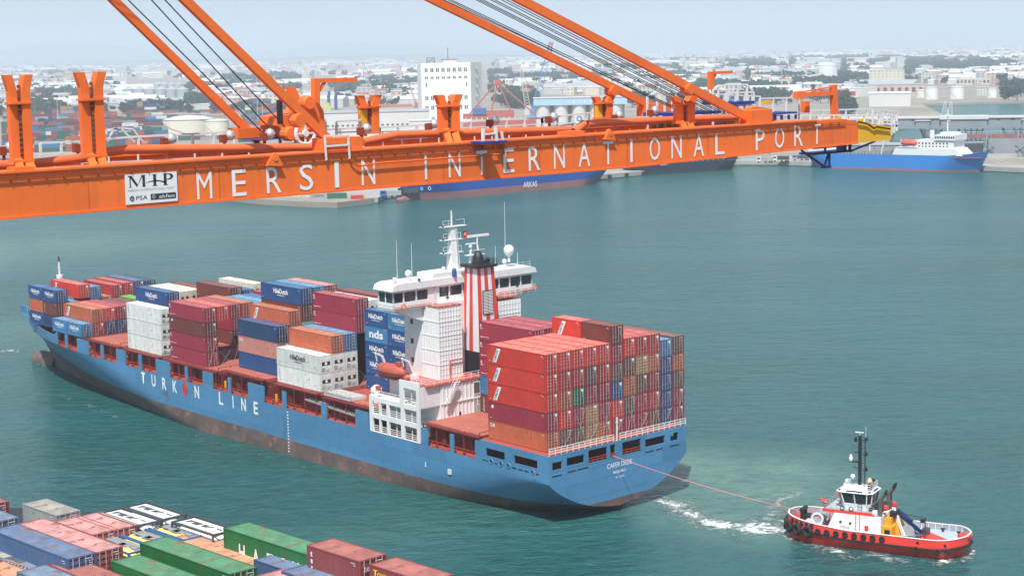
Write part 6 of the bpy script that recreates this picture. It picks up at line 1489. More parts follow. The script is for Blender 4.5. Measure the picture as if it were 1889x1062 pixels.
# buildings that read singly
LIST = [
 (1603, 1665, 156, 131, BCR, BWH, 'cream building with tall fluted bays right of the very large tank', dict(depth=.4, windows=(9, 5, 2.2, 1.2))),
 (1603, 1676, 197, 174, BWH, BWH, 'white warehouse with a red sign near the blue ship', dict(depth=40, gable=3)),
 (1600, 1700, 178, 158, BPK, BGR, 'pale pink factory hall behind the white warehouse', dict(depth=30, windows=(8, 1, 6, 8))),
 (1538, 1600, 176, 160, BGR, SHEDG, 'grey factory sheds right of the orange jib', dict(depth=40, gable=3)),
 (1690, 1708, 145, 136, BGR, BWH, 'small grey box building at right beyond the trees', dict(depth=.6)),
 (1712, 1760, 156, 150, BWH, SHED, 'long white shed behind the far shore tanks', dict(depth=30, gable=3)),
 (1764, 1822, 157, 147, BCR, BWH, 'cream shed with dark bays behind the far shore tanks', dict(depth=30, windows=(9, 1, 4, 5))),
 (1826, 1900, 150, 142, BWH, STEELBL, 'white shed with blue roof at the right edge', dict(depth=40, gable=2)),
 (1802, 1822, 176, 162, BWH, BWH, 'white apartment block right of the far shore tanks', dict(depth=.6, windows=(4, 3, 2, 2))),
 (1335, 1368, 153, 143, BCR, BCR, 'cream building with arched windows right of the second jib', dict(depth=.5, windows=(6, 2, 2.4, 2.4))),
 (1475, 1502, 145, 137, BWH, BWH, 'white office block left of the very large tank', dict(depth=.5, windows=(6, 2, 2.4, 2))),
 (1370, 1470, 138, 131, BCR, SHEDG, 'long pale factory hall left of the very large tank', dict(depth=40, gable=2)),
 (1060, 1120, 160, 152, BCR, BCR, 'long cream building in front of the dark roofed halls', dict(depth=30, windows=(14, 1, 2, 3))),
 (1012, 1060, 172, 164, BWH, SHEDG, 'white hall with grey gable roof near the blue lattice crane', dict(depth=60, gable=5)),
 (1080, 1190, 176, 162, BCR, BWH, 'long beige hall behind the lettered silo gallery', dict(depth=50)),
 (212, 232, 148, 133, BWH, BWH, 'white tower block on the left horizon', dict(depth=.6, windows=(3, 4, 3, 1.4))),
 (272, 300, 145, 137, BCR, BCR, 'cream block right of the white tower block', dict(depth=.6)),
 (508, 536, 145, 135, BPK, BWH, 'pale brown block between forestay and yellow lattice crane', dict(depth=.6)),
 (90, 150, 172, 158, BWH, SHED, 'white factory hall beside the tall rope guide', dict(depth=40, gable=4)),
 (0, 50, 178, 165, BGR, SHED, 'grey hall at the left picture edge', dict(depth=40, gable=3)),
 (232, 345, 192, 185, BWH, BWH, 'long low white shed in front of the grain silos', dict(depth=30)),
 (255, 300, 208, 198, BWH, BWH, 'white gatehouse among the trees left of the cream tanks', dict(depth=.6, windows=(5, 2, 2, 2))),
 (90, 135, 210, 200, BWH, BGR, 'white low building behind the tall rope guide', dict(depth=.5, windows=(8, 1, 3, 3))),
 (470, 520, 165, 156, BWH, SHED, 'white hall under the second forestay', dict(depth=40, gable=3)),
 (640, 672, 178, 170, BWH, BGR, 'white flat block near the grey lattice crane', dict(depth=.6, windows=(6, 2, 2, 2))),
 (692, 760, 205, 197, BPK, TER, 'low red roofed houses left of the tall white silo block', dict(depth=20, gable=3)),
 (690, 740, 192, 186, BCR, TER, 'upper red roofed house left of the tall white silo block', dict(depth=20, gable=3)),
 (1000, 1040, 150, 138, BGR, BWH, 'grey white offices behind the blue lattice crane', dict(depth=.5, windows=(6, 3, 2, 1.6))),
]
for a_ in LIST: block(*a_[:4], a_[4], a_[5], a_[6], **a_[7])
p = stand(1606, 196); o = empty('sign', face(p), 'small red and white sign on the white warehouse wall', 'sign'); s = scale_at(p); MB().box(2*s, -.8, 8*s, 12*s, -.5, 16*s).build('panel', paint('sign_red', (.55,.05,.10)), o)
# ------------------------------------------------------------------ cranes of the old port
def lattice(m, a, b, w0, w1, n, r):
    a = Vector(a); b = Vector(b); d = (b-a).normalized(); u = d.orthogonal().normalized() if abs(d.y) < .9 else Vector((1, 0, 0)); u = Vector((0, 1, 0)).cross(d).normalized(); v = d.cross(u)
    P = [[a+(b-a)*i/n+(u*sx+v*sy)*lerp(w0, w1, i/n)/2 for sx, sy in ((-1,-1),(1,-1),(1,1),(-1,1))] for i in range(n+1)]
    for i in range(n):
        for k in range(4): m.bar(P[i][k], P[i+1][k], r); m.bar(P[i][k], P[i+1][(k+1) % 4], r*.7)
    return m
def lcrane(px0, py0, px1, py1, mat, label, w=5, cab=True, base=None, back=None, n=16, D=None, rr_=.45, tip=None):
    p = stand(px0, py0+0); 
    if D: q = at(px0, py0, dist=D); p = Vector((q.x, q.y, GZ)); 
    s = scale_at(p); M_ = face(p); o = empty('mobile_crane', M_, label, 'crane')
    z0 = (at(px0, py0, dist=Vector((p.x,p.y,0)).length).z-GZ); x1 = (px1-px0)*s; z1 = at(px1, py1, dist=Vector((p.x,p.y,0)).length).z-GZ
    lattice(MB(), (0, 0, max(4, z0)), (x1, 0, z1), w*s, w*s*.45, n, rr_).build('jib', mat, o)
    if tip: lattice(MB(), (x1*.83, -.1, z0+(z1-z0)*.83), (x1, -.1, z1), w*s*.7, w*s*.5, 4, rr_*1.3).build('jib_tip', tip, o)
    MB().box(-4, -4, 0, 4, 4, 5).box(-2.5, -3, 5, 2.5, 3, 9).build('machinery_house', mat, o)
    m = MB(); 
    if back: m.tube((x1, 0, z1), (back*s, 0, 14), .18, n=4); m.tube((x1, .5, z1), (back*s, .5, 14), .18, n=4)
    m.tube((x1, 0, z1), (x1+.5, 0, max(8, z1-30)), .12, n=4); m.build('ropes', paint('wire_rope', (.02,.022,.025)), o)
    return o
lcrane(985, 215, 1019, 78, paint('crane_blue', (.08,.26,.55), .5, .1, .2), 'tall blue lattice crane jib with a red tip leaning right', w=12, back=-8, n=22, tip=paint('crane_tip_red', (.45,.06,.04)))
lcrane(975, 212, 963, 128, paint('crane_pale', (.55,.54,.46), .5, .1, .2), 'pale lattice tower crane left of the blue one', w=10, back=14, n=14)
lcrane(604, 205, 557, 112, paint('crane_lime', (.52,.55,.14), .5, .1, .2), 'yellow green lattice crane jib leaning left behind the first jib', w=8, n=18)
lcrane(690, 205, 672, 116, paint('crane_greyw', (.45,.47,.46), .5, .1, .2), 'grey lattice crane with a block head left of the white silo building', w=7, back=18, n=16)
lcrane(770, 205, 755, 152, paint('crane_rust', (.40,.12,.09), .5, .1, .2), 'small rusty red lattice crane beside the white silo building', w=4, n=12)
for px, lb in ((607, 'dark blue crane leg left of the first jib arm'), (620, 'dark blue crane leg right of the first jib arm')):
    p = stand(px, 203); s = scale_at(p); o = empty('crane_leg', face(p), lb, 'crane'); MB().box(-3*s, 0, 0, 3*s, 5, 26*s).box(-1.5*s, .5, 26*s, 3.5*s, 4.5, 34*s).build('tower', paint('leg_navy', (.02,.06,.17)), o); MB().bar((2*s, 2, 33*s), (7*s, 2, 44*s), 1.5*s).build('arm', paint('leg_rust', (.28,.05,.04)), o)
# red unloader with tripod legs
p = stand(925, 236); s = scale_at(p); o = empty('ship_unloader', face(p), 'red ship unloader with a pointed tripod frame and a blue cabin', 'unloader')
RU = paint('unloader_red', (.42,.095,.065), .6, .15, .2); m = MB(); A_ = (-5*s, 0, 84*s)
for x, z in ((-62, 22), (-18, 30), (18, 30), (70, 16)): m.bar((x*s, 0, z*s), A_, 2.6*s)
m.bar((-45*s, 0, 42*s), (-22*s, 0, 28*s), 2.4*s); m.box(-10*s, -3*s, 76*s, 1*s, 3*s, 88*s); m.build('tripod', RU, o)
MB().box(-70*s, -4*s, 17*s, -18*s, 4*s, 27*s).box(-26*s, -5*s, 19*s, 24*s, 5*s, 32*s).box(-70*s, -6*s, 0, 75*s, 6*s, 14*s).build('boom_box', RU, o)
MB().box(-52*s, -6.4*s, 26*s, -27*s, -4.2*s, 37*s).build('cabin', paint('cabin_blue', (.04,.13,.38)), o); m = MB()
for i in range(12): m.box((-66+i*10)*s, -6.6*s, 14*s, (-64+i*10)*s, -6.2*s, 20*s)
m.build('rails', BWH, o)
# ------------------------------------------------------------------ the covered conveyor pier at right
pA = at(1640, 262, z=0); DD = Vector((pA.x, pA.y, 0)).length; s = DD/FPX
pB_ = at(2150, 262, dist=DD*1.0)
cv = empty('conveyor_gallery', face(Vector((pA.x, pA.y, 0)), -1.0), 'long grey covered conveyor gallery on lattice legs over the water at right', 'conveyor')
zt = at(1640, 216, dist=DD).z; zb = at(1640, 238, dist=DD).z; GG = paint('gallery_grey', (.24,.265,.285), .6, .12, .1)
MB().box(-45, 0, zb, 180, 9, zt-1.2).build('gallery', GG, cv); MB().box(-46, -.8, zt-1.2, 181, 9.8, zt).build('gallery_roof', BWH, cv)
for a_, b_ in ((33, 62), (118, 136)): MB().box(a_, -1.6, zb-.3, b_, 10.5, zt-1.3).build('drive_house', GG, cv); MB().box(a_-1, -2.4, zt-1.9, b_+1, 11, zt+.3).build('drive_house_roof', BWH, cv)
for x in (-6, 32-15, 84): MB().box(x, -1.2, zb, x+9, 0, zb+5).build('side_cabin', GG, cv); MB().box(x-.7, -1.8, zb+5, x+9.7, .2, zb+5.5).build('side_cabin_roof', BWH, cv)
for x in (-30, -20, 4, 14, 26, 68, 77, 95, 108): MB().box(x, -.1, zb+5, x+2.2, .02, zb+6.2).build('vent', WIN, cv)
for x in (-34, -2, 28, 54, 85, 112, 140):
    m = MB()
    for k in range(4):
        for q in (0, 1): m.bar((x-6+k*4, q*8, zb), (x-4+k*2.6, q*8, 0), .6)
        m.bar((x-6+k*4, 0, zb), (x-4+((k+1) % 4)*2.6, 0, 0), .35)
    for z in (3, 7): m.bar((x-5, 0, z), (x+6, 0, z), .5)
    m.build('lattice_leg', DARKSTEEL, cv)
for x in (20, 44, 72, 105): MB().bar((x, 4, zb), (x+4, 4, -1), 1.6).build('raking_leg', paint('leg_tan', (.30,.27,.20)), cv)
for i, (px, lb) in enumerate(((1740, 'left one of two thin white lattice masts above the conveyor gallery'), (1751, 'right one of two thin white lattice masts above the conveyor gallery'))):
    p = at(px, 213, dist=DD*1.25); o = empty('lattice_mast', face(Vector((p.x, p.y, 0))), lb, 'mast', 'lattice masts'); lattice(MB(), (0, 0, 0), (1.5, 0, at(px, 187, dist=DD*1.25).z), 5, 1.2, 9, .35).build('tower', BWH, o)
# lower pier with red conveyor and grey bins behind the blue ship
pC = at(1782, 300, z=0); D2 = Vector((pC.x, pC.y, 0)).length
lo = empty('loading_pier', face(Vector((pC.x, pC.y, 0)), 4), 'concrete pier with grey bins and a rusty red conveyor at the right edge', 'pier')
MB().box(6, -5, -1, 90, 0, 2.4).build('pier_deck', CONC, lo)
for i in range(9): MB().box(6+i*9, -5.6, -1, 8+i*9, -5.05, 1.8).build('pier_pile', RUBBER, lo)
MB().box(12, 6, 2, 90, 16, 12.5).build('bin_wall', GG, lo)
m = MB()
for i in range(26): m.box(12+i*3, 5.8, 2, 12.3+i*3, 6, 12.5)
m.build('bin_ribs', GG, lo)
MB().box(-8, 8, 12.6, 90, 12, 14.6).build('conveyor_housing', paint('conveyor_rust', (.26,.10,.09), .7, .3, .3), lo)
m = MB()
for i in range(40): m.bar((-8+i*2.4, 7.9, 14.6), (-8+i*2.4, 7.9, 16.2), .18)
m.bar((-8, 7.9, 16.2), (88, 7.9, 16.2), .22); m.build('conveyor_rail', BGR, lo)
m = MB()
for i in range(6):
    x = -6+i*16; m.bar((x, 5, 2), (x+1.5, 7, 15), .5); m.bar((x+5, 5, 2), (x+3, 7, 15), .5); m.bar((x, 5, 6), (x+5, 5, 9), .35); m.bar((x, 5, 10), (x+4, 5, 6), .35)
m.build('steel_legs', GG, lo)
MB().box(0, -3, 2, 26, 2, 4.5).build('walkway', CONC, lo)
MB().box(-60, 14, 2, 10, 22, 9).build('store_shed', GG, lo); MB().box(-61, 13.5, 9, 11, 22.5, 9.8).build('shed_roof', SHEDG, lo)
m = MB()
for i in range(30): m.bar((-60+i*2.4, 12, 2), (-60+i*2.4, 12, 5+(i*7 % 4)), .5)
m.bar((-60, 12, 5.5), (12, 12, 5.5), .5); m.build('pipe_rack', paint('rack_brown', (.14,.08,.07), .7, .3), lo)
# quay clutter: containers, trucks, drums on the near quay
for px0, px1, py, h_, c, lb in ((573, 604, 372, 12, 'S', 'pale grey container lettered MAERSK on the near quay end'), (604, 640, 371, 12, 'G', 'sea green container on the near quay end'), (648, 671, 372, 9, 'R', 'red container on the quay next to the green one')):
    p = stand(px0, py-4); s = scale_at(p); o = empty('container', face(p, 6), lb, 'container', 'containers on the near quay'); L_ = (px1-px0)*s
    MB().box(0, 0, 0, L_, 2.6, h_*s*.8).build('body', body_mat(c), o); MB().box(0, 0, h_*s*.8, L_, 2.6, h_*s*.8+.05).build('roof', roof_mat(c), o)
    if c == 'S': link(text_mesh('MAERSK', 1.0, 5, DARKLOGO), 'lettering', o, Matrix.Translation((1, -.05, .9)))
def truck(px, py, col, lb, L_=9, h_=3.2):
    p = stand(px, py); o = empty('truck', face(p, 5), lb, 'truck', 'trucks and machines on the quay'); mt = paint(col[0], col[1], .5)
    MB().box(0, 0, 1.0, L_*.28, 2.4, h_).build('cab', mt, o); MB().box(L_*.3, 0, 1.1, L_, 2.4, h_*.95).build('load', paint(col[2], col[3], .7, .2), o); MB().box(L_*.04, -.04, h_*.62, L_*.22, 0, h_*.9).build('window', GLASS, o)
    for x in (.14, .55, .8, .92): MB().lathe((L_*x, 0, .5), [(.5, -.1), (.5, .35)], 12, 'y').build('wheel', RUBBER, o)
for i, (px, py, c, lb) in enumerate(((702, 366, ('truck_blue', (.05,.15,.42), 'load_grey', (.35,.36,.36)), 'blue truck with a grey load on the near quay'), (735, 361, ('truck_black', (.03,.03,.04), 'load_dark', (.05,.06,.08)), 'dark truck left of the blue ship bow'), (752, 356, ('truck_yellow', (.6,.42,.03), 'load_navy', (.03,.06,.15)), 'yellow cabbed machine right beside the blue ship bow'),
    (1395, 301, ('truck_white', (.7,.7,.7), 'load_grey', (.35,.36,.36)), 'white truck on the quay right of the dark ship'), (1425, 299, ('truck_white', (.7,.7,.7), 'load_black', (.05,.05,.05)), 'white truck with black load on the quay'), (1462, 297, ('truck_grey', (.3,.3,.32), 'load_dark', (.05,.06,.08)), 'dark tank truck left of the bright blue ship'))): truck(px, py, c, lb)
block(1130, 1165, 309, 300, BGR, SHEDG, 'low grey quay shed between the two moored cargo ships', 'shed', depth=14)
block(1290, 1352, 302, 288, BWH, BWH, 'white quay building behind the dark ship', 'building', depth=14, windows=(8, 1, 3, 4)); block(1215, 1285, 303, 292, BPK, TER, 'reddish stacked cargo shed behind the dark ship', 'shed', depth=14)
for i, (o_, a_, b_, lb) in enumerate(((ark, (-3, 9, 12), (-22, 16, 2.6), 'pale mooring line from the bow of the ARKAS ship to the quay'), (bl, (-3, 7, 9), (-26, 13, 2.6), 'pale mooring line from the bow of the bright blue ship'), (bl, (-1, 10, 8), (-16, 16, 2.6), 'second pale mooring line at the bow of the bright blue ship'), (drk, (L2_+1, 8, 6), (L2_+14, 14, 2.6), 'pale mooring line from the left end of the dark navy ship'))):
    p, q = o_.matrix_world @ Vector(a_), o_.matrix_world @ Vector(b_); tag(MB().path([p.lerp(q, k/6)-Vector((0, 0, 1.5*(1-(k/3-1)**2))) for k in range(7)], .12, 5).build('mooring_line', paint('rope_pale', (.5,.47,.38))), lb, 'rope')
# tall light masts in the yard
for i, (px, py, pt, lb) in enumerate(((477, 250, 143, 'thin white yard light mast between the two forestays'), (108, 240, 185, 'thin grey yard light mast between the tall rope guides'), (486, 252, 150, 'second thin white light mast between the two forestays'), (860, 175, 110, 'red and white banded chimney mast on the horizon'), (1208, 130, 100, 'thin radio mast on the right horizon'))):
    p = stand(px, py); s = scale_at(p); o = empty('light_mast', face(p), lb, 'mast'); MB().tube((0, 0, 0), (0, 0, (py-pt)*s), .5*s, .3*s).box(-2*s, -.5, (py-pt)*s, 2*s, .5, (py-pt+1.5)*s).build('pole', BWH, o)
# ================================================================== yard, town, trees, hills
rc = random.Random(11)
def in_poly(x, y, poly):
    c = False; j = len(poly)-1
    for i in range(len(poly)):
        xi, yi = poly[i]; xj, yj = poly[j]
        if (yi > y) != (yj > y) and x < (xj-xi)*(y-yi)/(yj-yi)+xi: c = not c
        j = i
    return c
# stacks of the inner container yard, seen over the boom at left
YC = ['M', 'N', 'O', 'B', 'U', 'L', 'G', 'W', 'D', 'r', 'T', 'K', 'S', 'S', 'Q', 'X', 'X', 'n', 'G']
yard_m = {}
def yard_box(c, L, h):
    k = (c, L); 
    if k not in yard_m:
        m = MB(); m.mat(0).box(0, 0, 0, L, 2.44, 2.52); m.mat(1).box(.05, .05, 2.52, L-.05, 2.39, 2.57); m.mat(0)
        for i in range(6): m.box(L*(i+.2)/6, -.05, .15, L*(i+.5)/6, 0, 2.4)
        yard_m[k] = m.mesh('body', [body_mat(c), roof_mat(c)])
    return yard_m[k]
spots = []
YR = [(0, 455, 288, 46), (0, 300, 276, 40), (10, 455, 266, 44), (0, 330, 256, 34), (120, 290, 246, 24), (0, 300, 238, 30), (430, 520, 238, 14), (230, 500, 225, 26), (0, 200, 228, 20), (420, 520, 212, 16), (250, 420, 216, 18), (1480, 1560, 190, 14), (1490, 1560, 182, 12)]
for (a, b, py, n) in YR:
    for i in range(n):
        px = a+(b-a)*(i+.5)/n+rc.uniform(-2, 2); p = stand(px, py-8+rc.uniform(-1.5, 1.5)); tiers = rc.choice([2, 3, 3, 4, 4, 5]) if not 285 < px < 440 else 1
        c0 = rc.choice(YC) if a < 1400 else rc.choice('RrKO')
        for t in range(tiers): spots.append((p.length, px, p, t, c0 if rc.random() < .3 else rc.choice(YC if a < 1400 else 'RrKO'), rc.choice([12.19, 12.19, 6.06]), tiers))
spots.sort(key=lambda q: q[0]); NY = 52; stuffm = {}
WORDH = {0: 'bottom', 1: 'second', 2: 'third', 3: 'fourth', 4: 'top'}
def where(px):
    for lim, w in ((50, 'at the left picture edge'), (150, 'between the tall rope guides'), (210, 'right of the tall rope guides'), (300, 'left of the tanks'), (420, 'below the tanks'), (560, 'under the forestays'), (9999, 'near the orange tip jib')):
        if px < lim: return w
for i, (d, px, p, t, c, L, tiers) in enumerate(spots):
    M_ = face(Vector((p.x, p.y, 0)), 5) @ Matrix.Translation((0, 0, GZ+t*2.6))
    if i < NY: tag(link(yard_box(c, L, 2.6), 'container', None, M_), f"far {PALETTE[c][0]} container, {WORDH[t]} of a stack {where(px)}", 'container', 'containers in the far yard')

rest = spots[NY:]
mb = MB(); cs = sorted(set(q[4] for q in rest))
for (d, px, p, t, c, L, tiers) in rest:
    F_m = face(Vector((p.x, p.y, 0)), 5); mb.mat(cs.index(c)); z = GZ+t*2.6
    vs = [F_m @ Vector(v) for v in ((0,0,z),(L,0,z),(L,2.44,z),(0,2.44,z),(0,0,z+2.55),(L,0,z+2.55),(L,2.44,z+2.55),(0,2.44,z+2.55))]
    mb.add(vs, [(3,2,1,0),(4,5,6,7),(0,1,5,4),(1,2,6,5),(2,3,7,6),(3,0,4,7)])
tag(mb.build('far_container_stacks', [body_mat(c) for c in cs]), kind='stuff')
# town houses -------------------------------------------------------
groves = [(110,185,60,13),(215,165,26,11),(320,197,62,9),(270,203,40,7),(450,158,46,9),(620,170,55,9),(705,163,42,12),(735,188,18,7),(965,190,36,13),(1010,152,60,8),(1070,150,70,8),(1230,150,60,10),(1335,172,56,10),(1400,178,46,9),(1440,152,40,7),(1500,165,60,9),(1560,153,46,7),(1690,133,110,7),(1800,129,90,5),(1745,176,26,5),(1835,172,44,4),(1560,207,12,6),(130,140,90,5),(540,150,60,6),(900,150,60,8),(780,160,40,8),(1180,132,80,5),(1380,128,70,5),(1100,190,40,6),(1400,120,90,5),(1700,118,150,5),(1550,112,120,4),(1250,118,80,5),(60,205,60,8),(380,170,50,7),(520,175,40,8)]
KEEP = [(218,345,150,196),(298,428,212,262),(1498,1552,112,152),(1598,1672,126,172),(1595,1705,156,206),(1688,1850,158,192),(772,905,105,235),(590,800,203,262),(205,236,130,156),(268,304,134,152),(988,1160,176,240),(595,625,165,206),(1332,1370,140,158),(550,610,140,206)]
def kept(px, py, m=6):
    return any(a-m < px < b+m and c_ < py < d_+7 for a, b, c_, d_ in KEEP)
def grove_at(px, py):
    return any(((px-a)/c)**2+((py-b)/d)**2 < 1 for a, b, c, d in groves)
hs = []
tiltline = lambda px: 92.4-(px-944)*.0196
tries = 0
while len(hs) < 5200 and tries < 60000:
    tries += 1
    px = rc.uniform(-160, 2050); f = rc.random()**1.5; py = tiltline(px)+lerp(10, 100 if px < 1560 else 85, f)
    if px < 460 and py > 215: continue
    if kept(px, py, 10) or (grove_at(px, py) and rc.random() < .85): continue
    p = stand(px, py)
    if p.x < 0 or p.y < 0 or not in_poly(p.x, p.y, land): continue
    if 1590 < px < 1860 and 158 < py < 205 and rc.random() < .75: continue
    if 590 < px < 1160 and py > 195: continue
    d = Vector((p.x, p.y, 0)).length
    hs.append((d, px, p))
hs.sort(key=lambda q: q[0])
def zone(px, d):
    x = 'at far left' if px < 120 else 'left of the silos' if px < 230 else 'behind the silos' if px < 350 else 'under the forestay' if px < 470 else 'by the yellow-green crane' if px < 640 else 'left of the windowed block' if px < 780 else 'behind the red unloader' if px < 960 else 'near the blue crane' if px < 1100 else 'behind the right forestays' if px < 1320 else 'left of the largest tank' if px < 1500 else 'by the fluted building' if px < 1680 else 'on the right shore'
    return x
walls = [('white', paint('old_white', (.50,.50,.47), .85, .15, .05)), ('cream', BCR), ('grey', BGR), ('pinkish', BPK)]; roofs = [('pale flat', SHED, 0), ('white flat', BWH, 0), ('red tiled', TER, 1), ('grey', SHEDG, 1), ('pale gabled', SHED, 1)]
house_mesh = {}
def house_parts(W_, D_, h_, gable):
    m1 = MB().box(0, 0, -2, W_, D_, h_); g_ = min(W_, D_)*.18
    if gable: m2 = MB().prism([(-.4, h_), (D_/2, h_+g_), (D_+.4, h_)], 'x', -.4, W_+.4)
    else: m2 = MB().box(-.3, -.3, h_, W_+.3, D_+.3, h_+.6)
    m3 = MB(); n = max(2, int(W_/5)); st = max(1, int(h_/3.4))
    for i in range(n):
        for j in range(st): x = W_*(i+.5)/n; z = h_*(j+.5)/st; m3.box(x-.9, -.08, z-.7, x+.9, .02, z+.7)
    return m1, m2, m3
NH = 215; bw = MB(); br = MB(); RMATS = [walls[0][1], BWH, BCR, BGR, BPK, SHED, TER, SHEDG]
for i, (d, px, p) in enumerate(hs):
    big = rc.random() < .30
    W_ = rc.uniform(30, 95) if big else rc.uniform(9, 22); D_ = rc.uniform(20, 40) if big else rc.uniform(9, 16); h_ = rc.uniform(6, 10) if big else rc.choice([4, 6, 7, 10, 13, 16])
    if d > 4500: h_ *= 1.5; W_ *= 1.5
    wi = rc.choices(range(4), (5, 4, 3, 3))[0] if not big else rc.choices(range(4), (8, 2, 2, 1))[0]; ri = rc.choices(range(5), (4, 4, 4 if px < 1000 else 1.5, 2, 4))[0] if not big else rc.choice([0, 1, 3, 4, 4])
    M_ = face(Vector((p.x, p.y, GZ)), rc.uniform(-25, 25))
    m1, m2, m3 = house_parts(W_, D_, h_, roofs[ri][2])
    if i < NH:
        nm = 'warehouse' if big else 'house' if h_ < 9 else 'apartment_block'
        o = empty(nm, M_, f"{walls[wi][0]} {nm.replace('_', ' ')} with {roofs[ri][0]} roof {zone(px, d)}, {'nearer' if i < 60 else 'farther'}", 'building', 'town buildings beyond the port')
        m1.build('wall', walls[wi][1], o); m2.build('roof', roofs[ri][1], o)
        if not big: tag(m3.build('windows', WIN, o), kind='stuff')
    else:
        for mm, mt in ((m1, walls[wi][1]), (m2, roofs[ri][1])): bw.mat(RMATS.index(mt)).add([M_ @ Vector(v) for v in mm.v], mm.f)
        if not big and d < 3500: br.add([M_ @ Vector(v) for v in m3.v], m3.f)
tag(bw.build('far_town', RMATS), kind='stuff'); tag(br.build('far_town_windows', WIN), kind='stuff')
# trees ---------------------------------------------------------------
LEAF = [paint('leaf_dark', (.035,.060,.030), .9, .45, .25), paint('leaf_mid', (.050,.080,.034), .9, .4, .25), paint('leaf_pine', (.028,.052,.034), .9, .4, .25)]
BARK = paint('bark', (.10,.07,.05), .9, .3, 1)
def crown_mesh(seed, n=150, rx=4.2, rz=3.6, zc=5.6):
    r = random.Random(seed); m = MB(); lobes = [(r.uniform(-.5, .5)*rx, r.uniform(-.5, .5)*rx, zc+r.uniform(-.45, .55)*rz, r.uniform(.45, .75)) for _ in range(6)]
    for i in range(n):
        lx, ly, lz, lr = r.choice(lobes); d = Vector((r.gauss(0, 1), r.gauss(0, 1), r.gauss(0, 1))).normalized(); c = Vector((lx, ly, lz))+Vector((d.x*rx*lr, d.y*rx*lr, d.z*rz*lr))*r.uniform(.6, 1.05)
        s = r.uniform(.55, 1.15); a = Vector((r.uniform(-1, 1), r.uniform(-1, 1), r.uniform(-1, 1))).normalized(); b = a.orthogonal().normalized(); e = a.cross(b)
        m.add([c+b*s, c+e*s*.9, c-b*s*.9, c-e*s], [(0, 1, 2, 3)]); m.add([c+a*s*.8, c+e*s*.8, c-a*s*.8, c-e*s*.8], [(0, 1, 2, 3)])
    return m
crowns = [crown_mesh(k, 150, 4.2+k*.4, 3.4+(k % 3)*.6) for k in range(4)]
cyp = crown_mesh(9, 120, 1.5, 6.0, 7.0); crowns.append(cyp)
cm_ = []
for k, c in enumerate(crowns):
    me = bpy.data.meshes.new('crown'); me.from_pydata(c.v, [], c.f); me.materials.append(LEAF[k % 3]); cm_.append(me)
tr = MB().tube((0, 0, -1), (.2, .1, 3.2), .38, .24, 7); tr.tube((.2, .1, 3.0), (1.6, .4, 5.4), .2, .08, 5); tr.tube((.2, .1, 3.0), (-1.3, -.5, 5.6), .2, .08, 5); tr.tube((.2, .1, 3.0), (.1, 1.2, 6.0), .18, .07, 5); trunk = tr.mesh('trunk', BARK)
ts = []
for (a, b, c_, d_) in groves:
    n = int(c_*d_*.55)+6
    for _ in range(n):
        t = rc.random()*2*math.pi; q = math.sqrt(rc.random()); px, py = a+c_*q*math.cos(t), b+d_*q*math.sin(t)
        if py < tiltline(px)+11 or kept(px, py, 0): continue
        p = stand(px, py)
        if in_poly(p.x, p.y, land): ts.append((Vector((p.x, p.y, 0)).length, px, p))
for _ in range(2600):
    px = rc.uniform(-100, 2000); py = tiltline(px)+lerp(10, 112, rc.random()**1.3)
    if (590 < px < 1160 and py > 200) or kept(px, py, 0): continue
    p = stand(px, py)
    if p.x > 0 and in_poly(p.x, p.y, land): ts.append((Vector((p.x, p.y, 0)).length, px, p))
ts.sort(key=lambda q: q[0]); NT = 290
kinds = ['rounded dark green tree', 'broad green tree', 'bushy dark tree', 'spreading green tree', 'slim dark cypress']
low = [random.Random(50+k) for k in range(3)]; lowc = []
for k in range(3):
    c = crown_mesh(70+k, 26, 4.4, 3.4); 
    c2 = MB(); rr2 = random.Random(k)
    for f in c.f:
        P = [Vector(c.v[i]) for i in f]; ce = sum(P, Vector())/4; c2.add([ce+(p_-ce)*2.1 for p_ in P], [(0, 1, 2, 3)])
    lowc.append((np.array([tuple(v) for v in c2.v]), c2.f))
tv = [[] for _ in range(3)]; tf = [[] for _ in range(3)]; tn = [0]*3
for i, (d, px, p) in enumerate(ts):
    s = rc.uniform(.75, 1.5)*(1.0 if d < 2200 else 1.25 if d < 4000 else 1.6); rz = rc.uniform(0, 6.28)
    if i < NT:
        k = rc.choices(range(5), (4, 4, 4, 3, 1))[0]
        o = empty('tree', Matrix.Translation((p.x, p.y, GZ)) @ Matrix.Rotation(rz, 4, 'Z') @ Matrix.Diagonal((s, s, s*rc.uniform(.85, 1.15), 1)), f"{kinds[k]} {zone(px, d)}, {'nearer' if d < 1700 else 'farther'}", 'tree', 'trees in the town beyond the port')
        link(cm_[k], 'crown', o); link(trunk, 'trunk', o)
    else:
        k = rc.randrange(3); v, f = lowc[k]; c, s_ = math.cos(rz), math.sin(rz); V2 = v*s; V3 = np.stack([V2[:, 0]*c-V2[:, 1]*s_+p.x, V2[:, 0]*s_+V2[:, 1]*c+p.y, V2[:, 2]+GZ], 1)
        tv[k].append(V3); tf[k].append(np.array(f)+tn[k]); tn[k] += len(v)
for k in range(3):
    V3 = np.concatenate(tv[k]); F3 = np.concatenate(tf[k]); me = bpy.data.meshes.new('far_trees'); me.vertices.add(len(V3)); me.vertices.foreach_set('co', V3.ravel())
    me.loops.add(F3.size); me.polygons.add(len(F3)); me.loops.foreach_set('vertex_index', F3.ravel().astype('i')); me.polygons.foreach_set('loop_start', np.arange(0, F3.size, 4, dtype='i')); me.update(calc_edges=True)
    me.materials.append(LEAF[k]); tag(link(me, 'far_trees'), kind='stuff')
TENS = {20: 'twentieth', 30: 'thirtieth', 40: 'fortieth'}
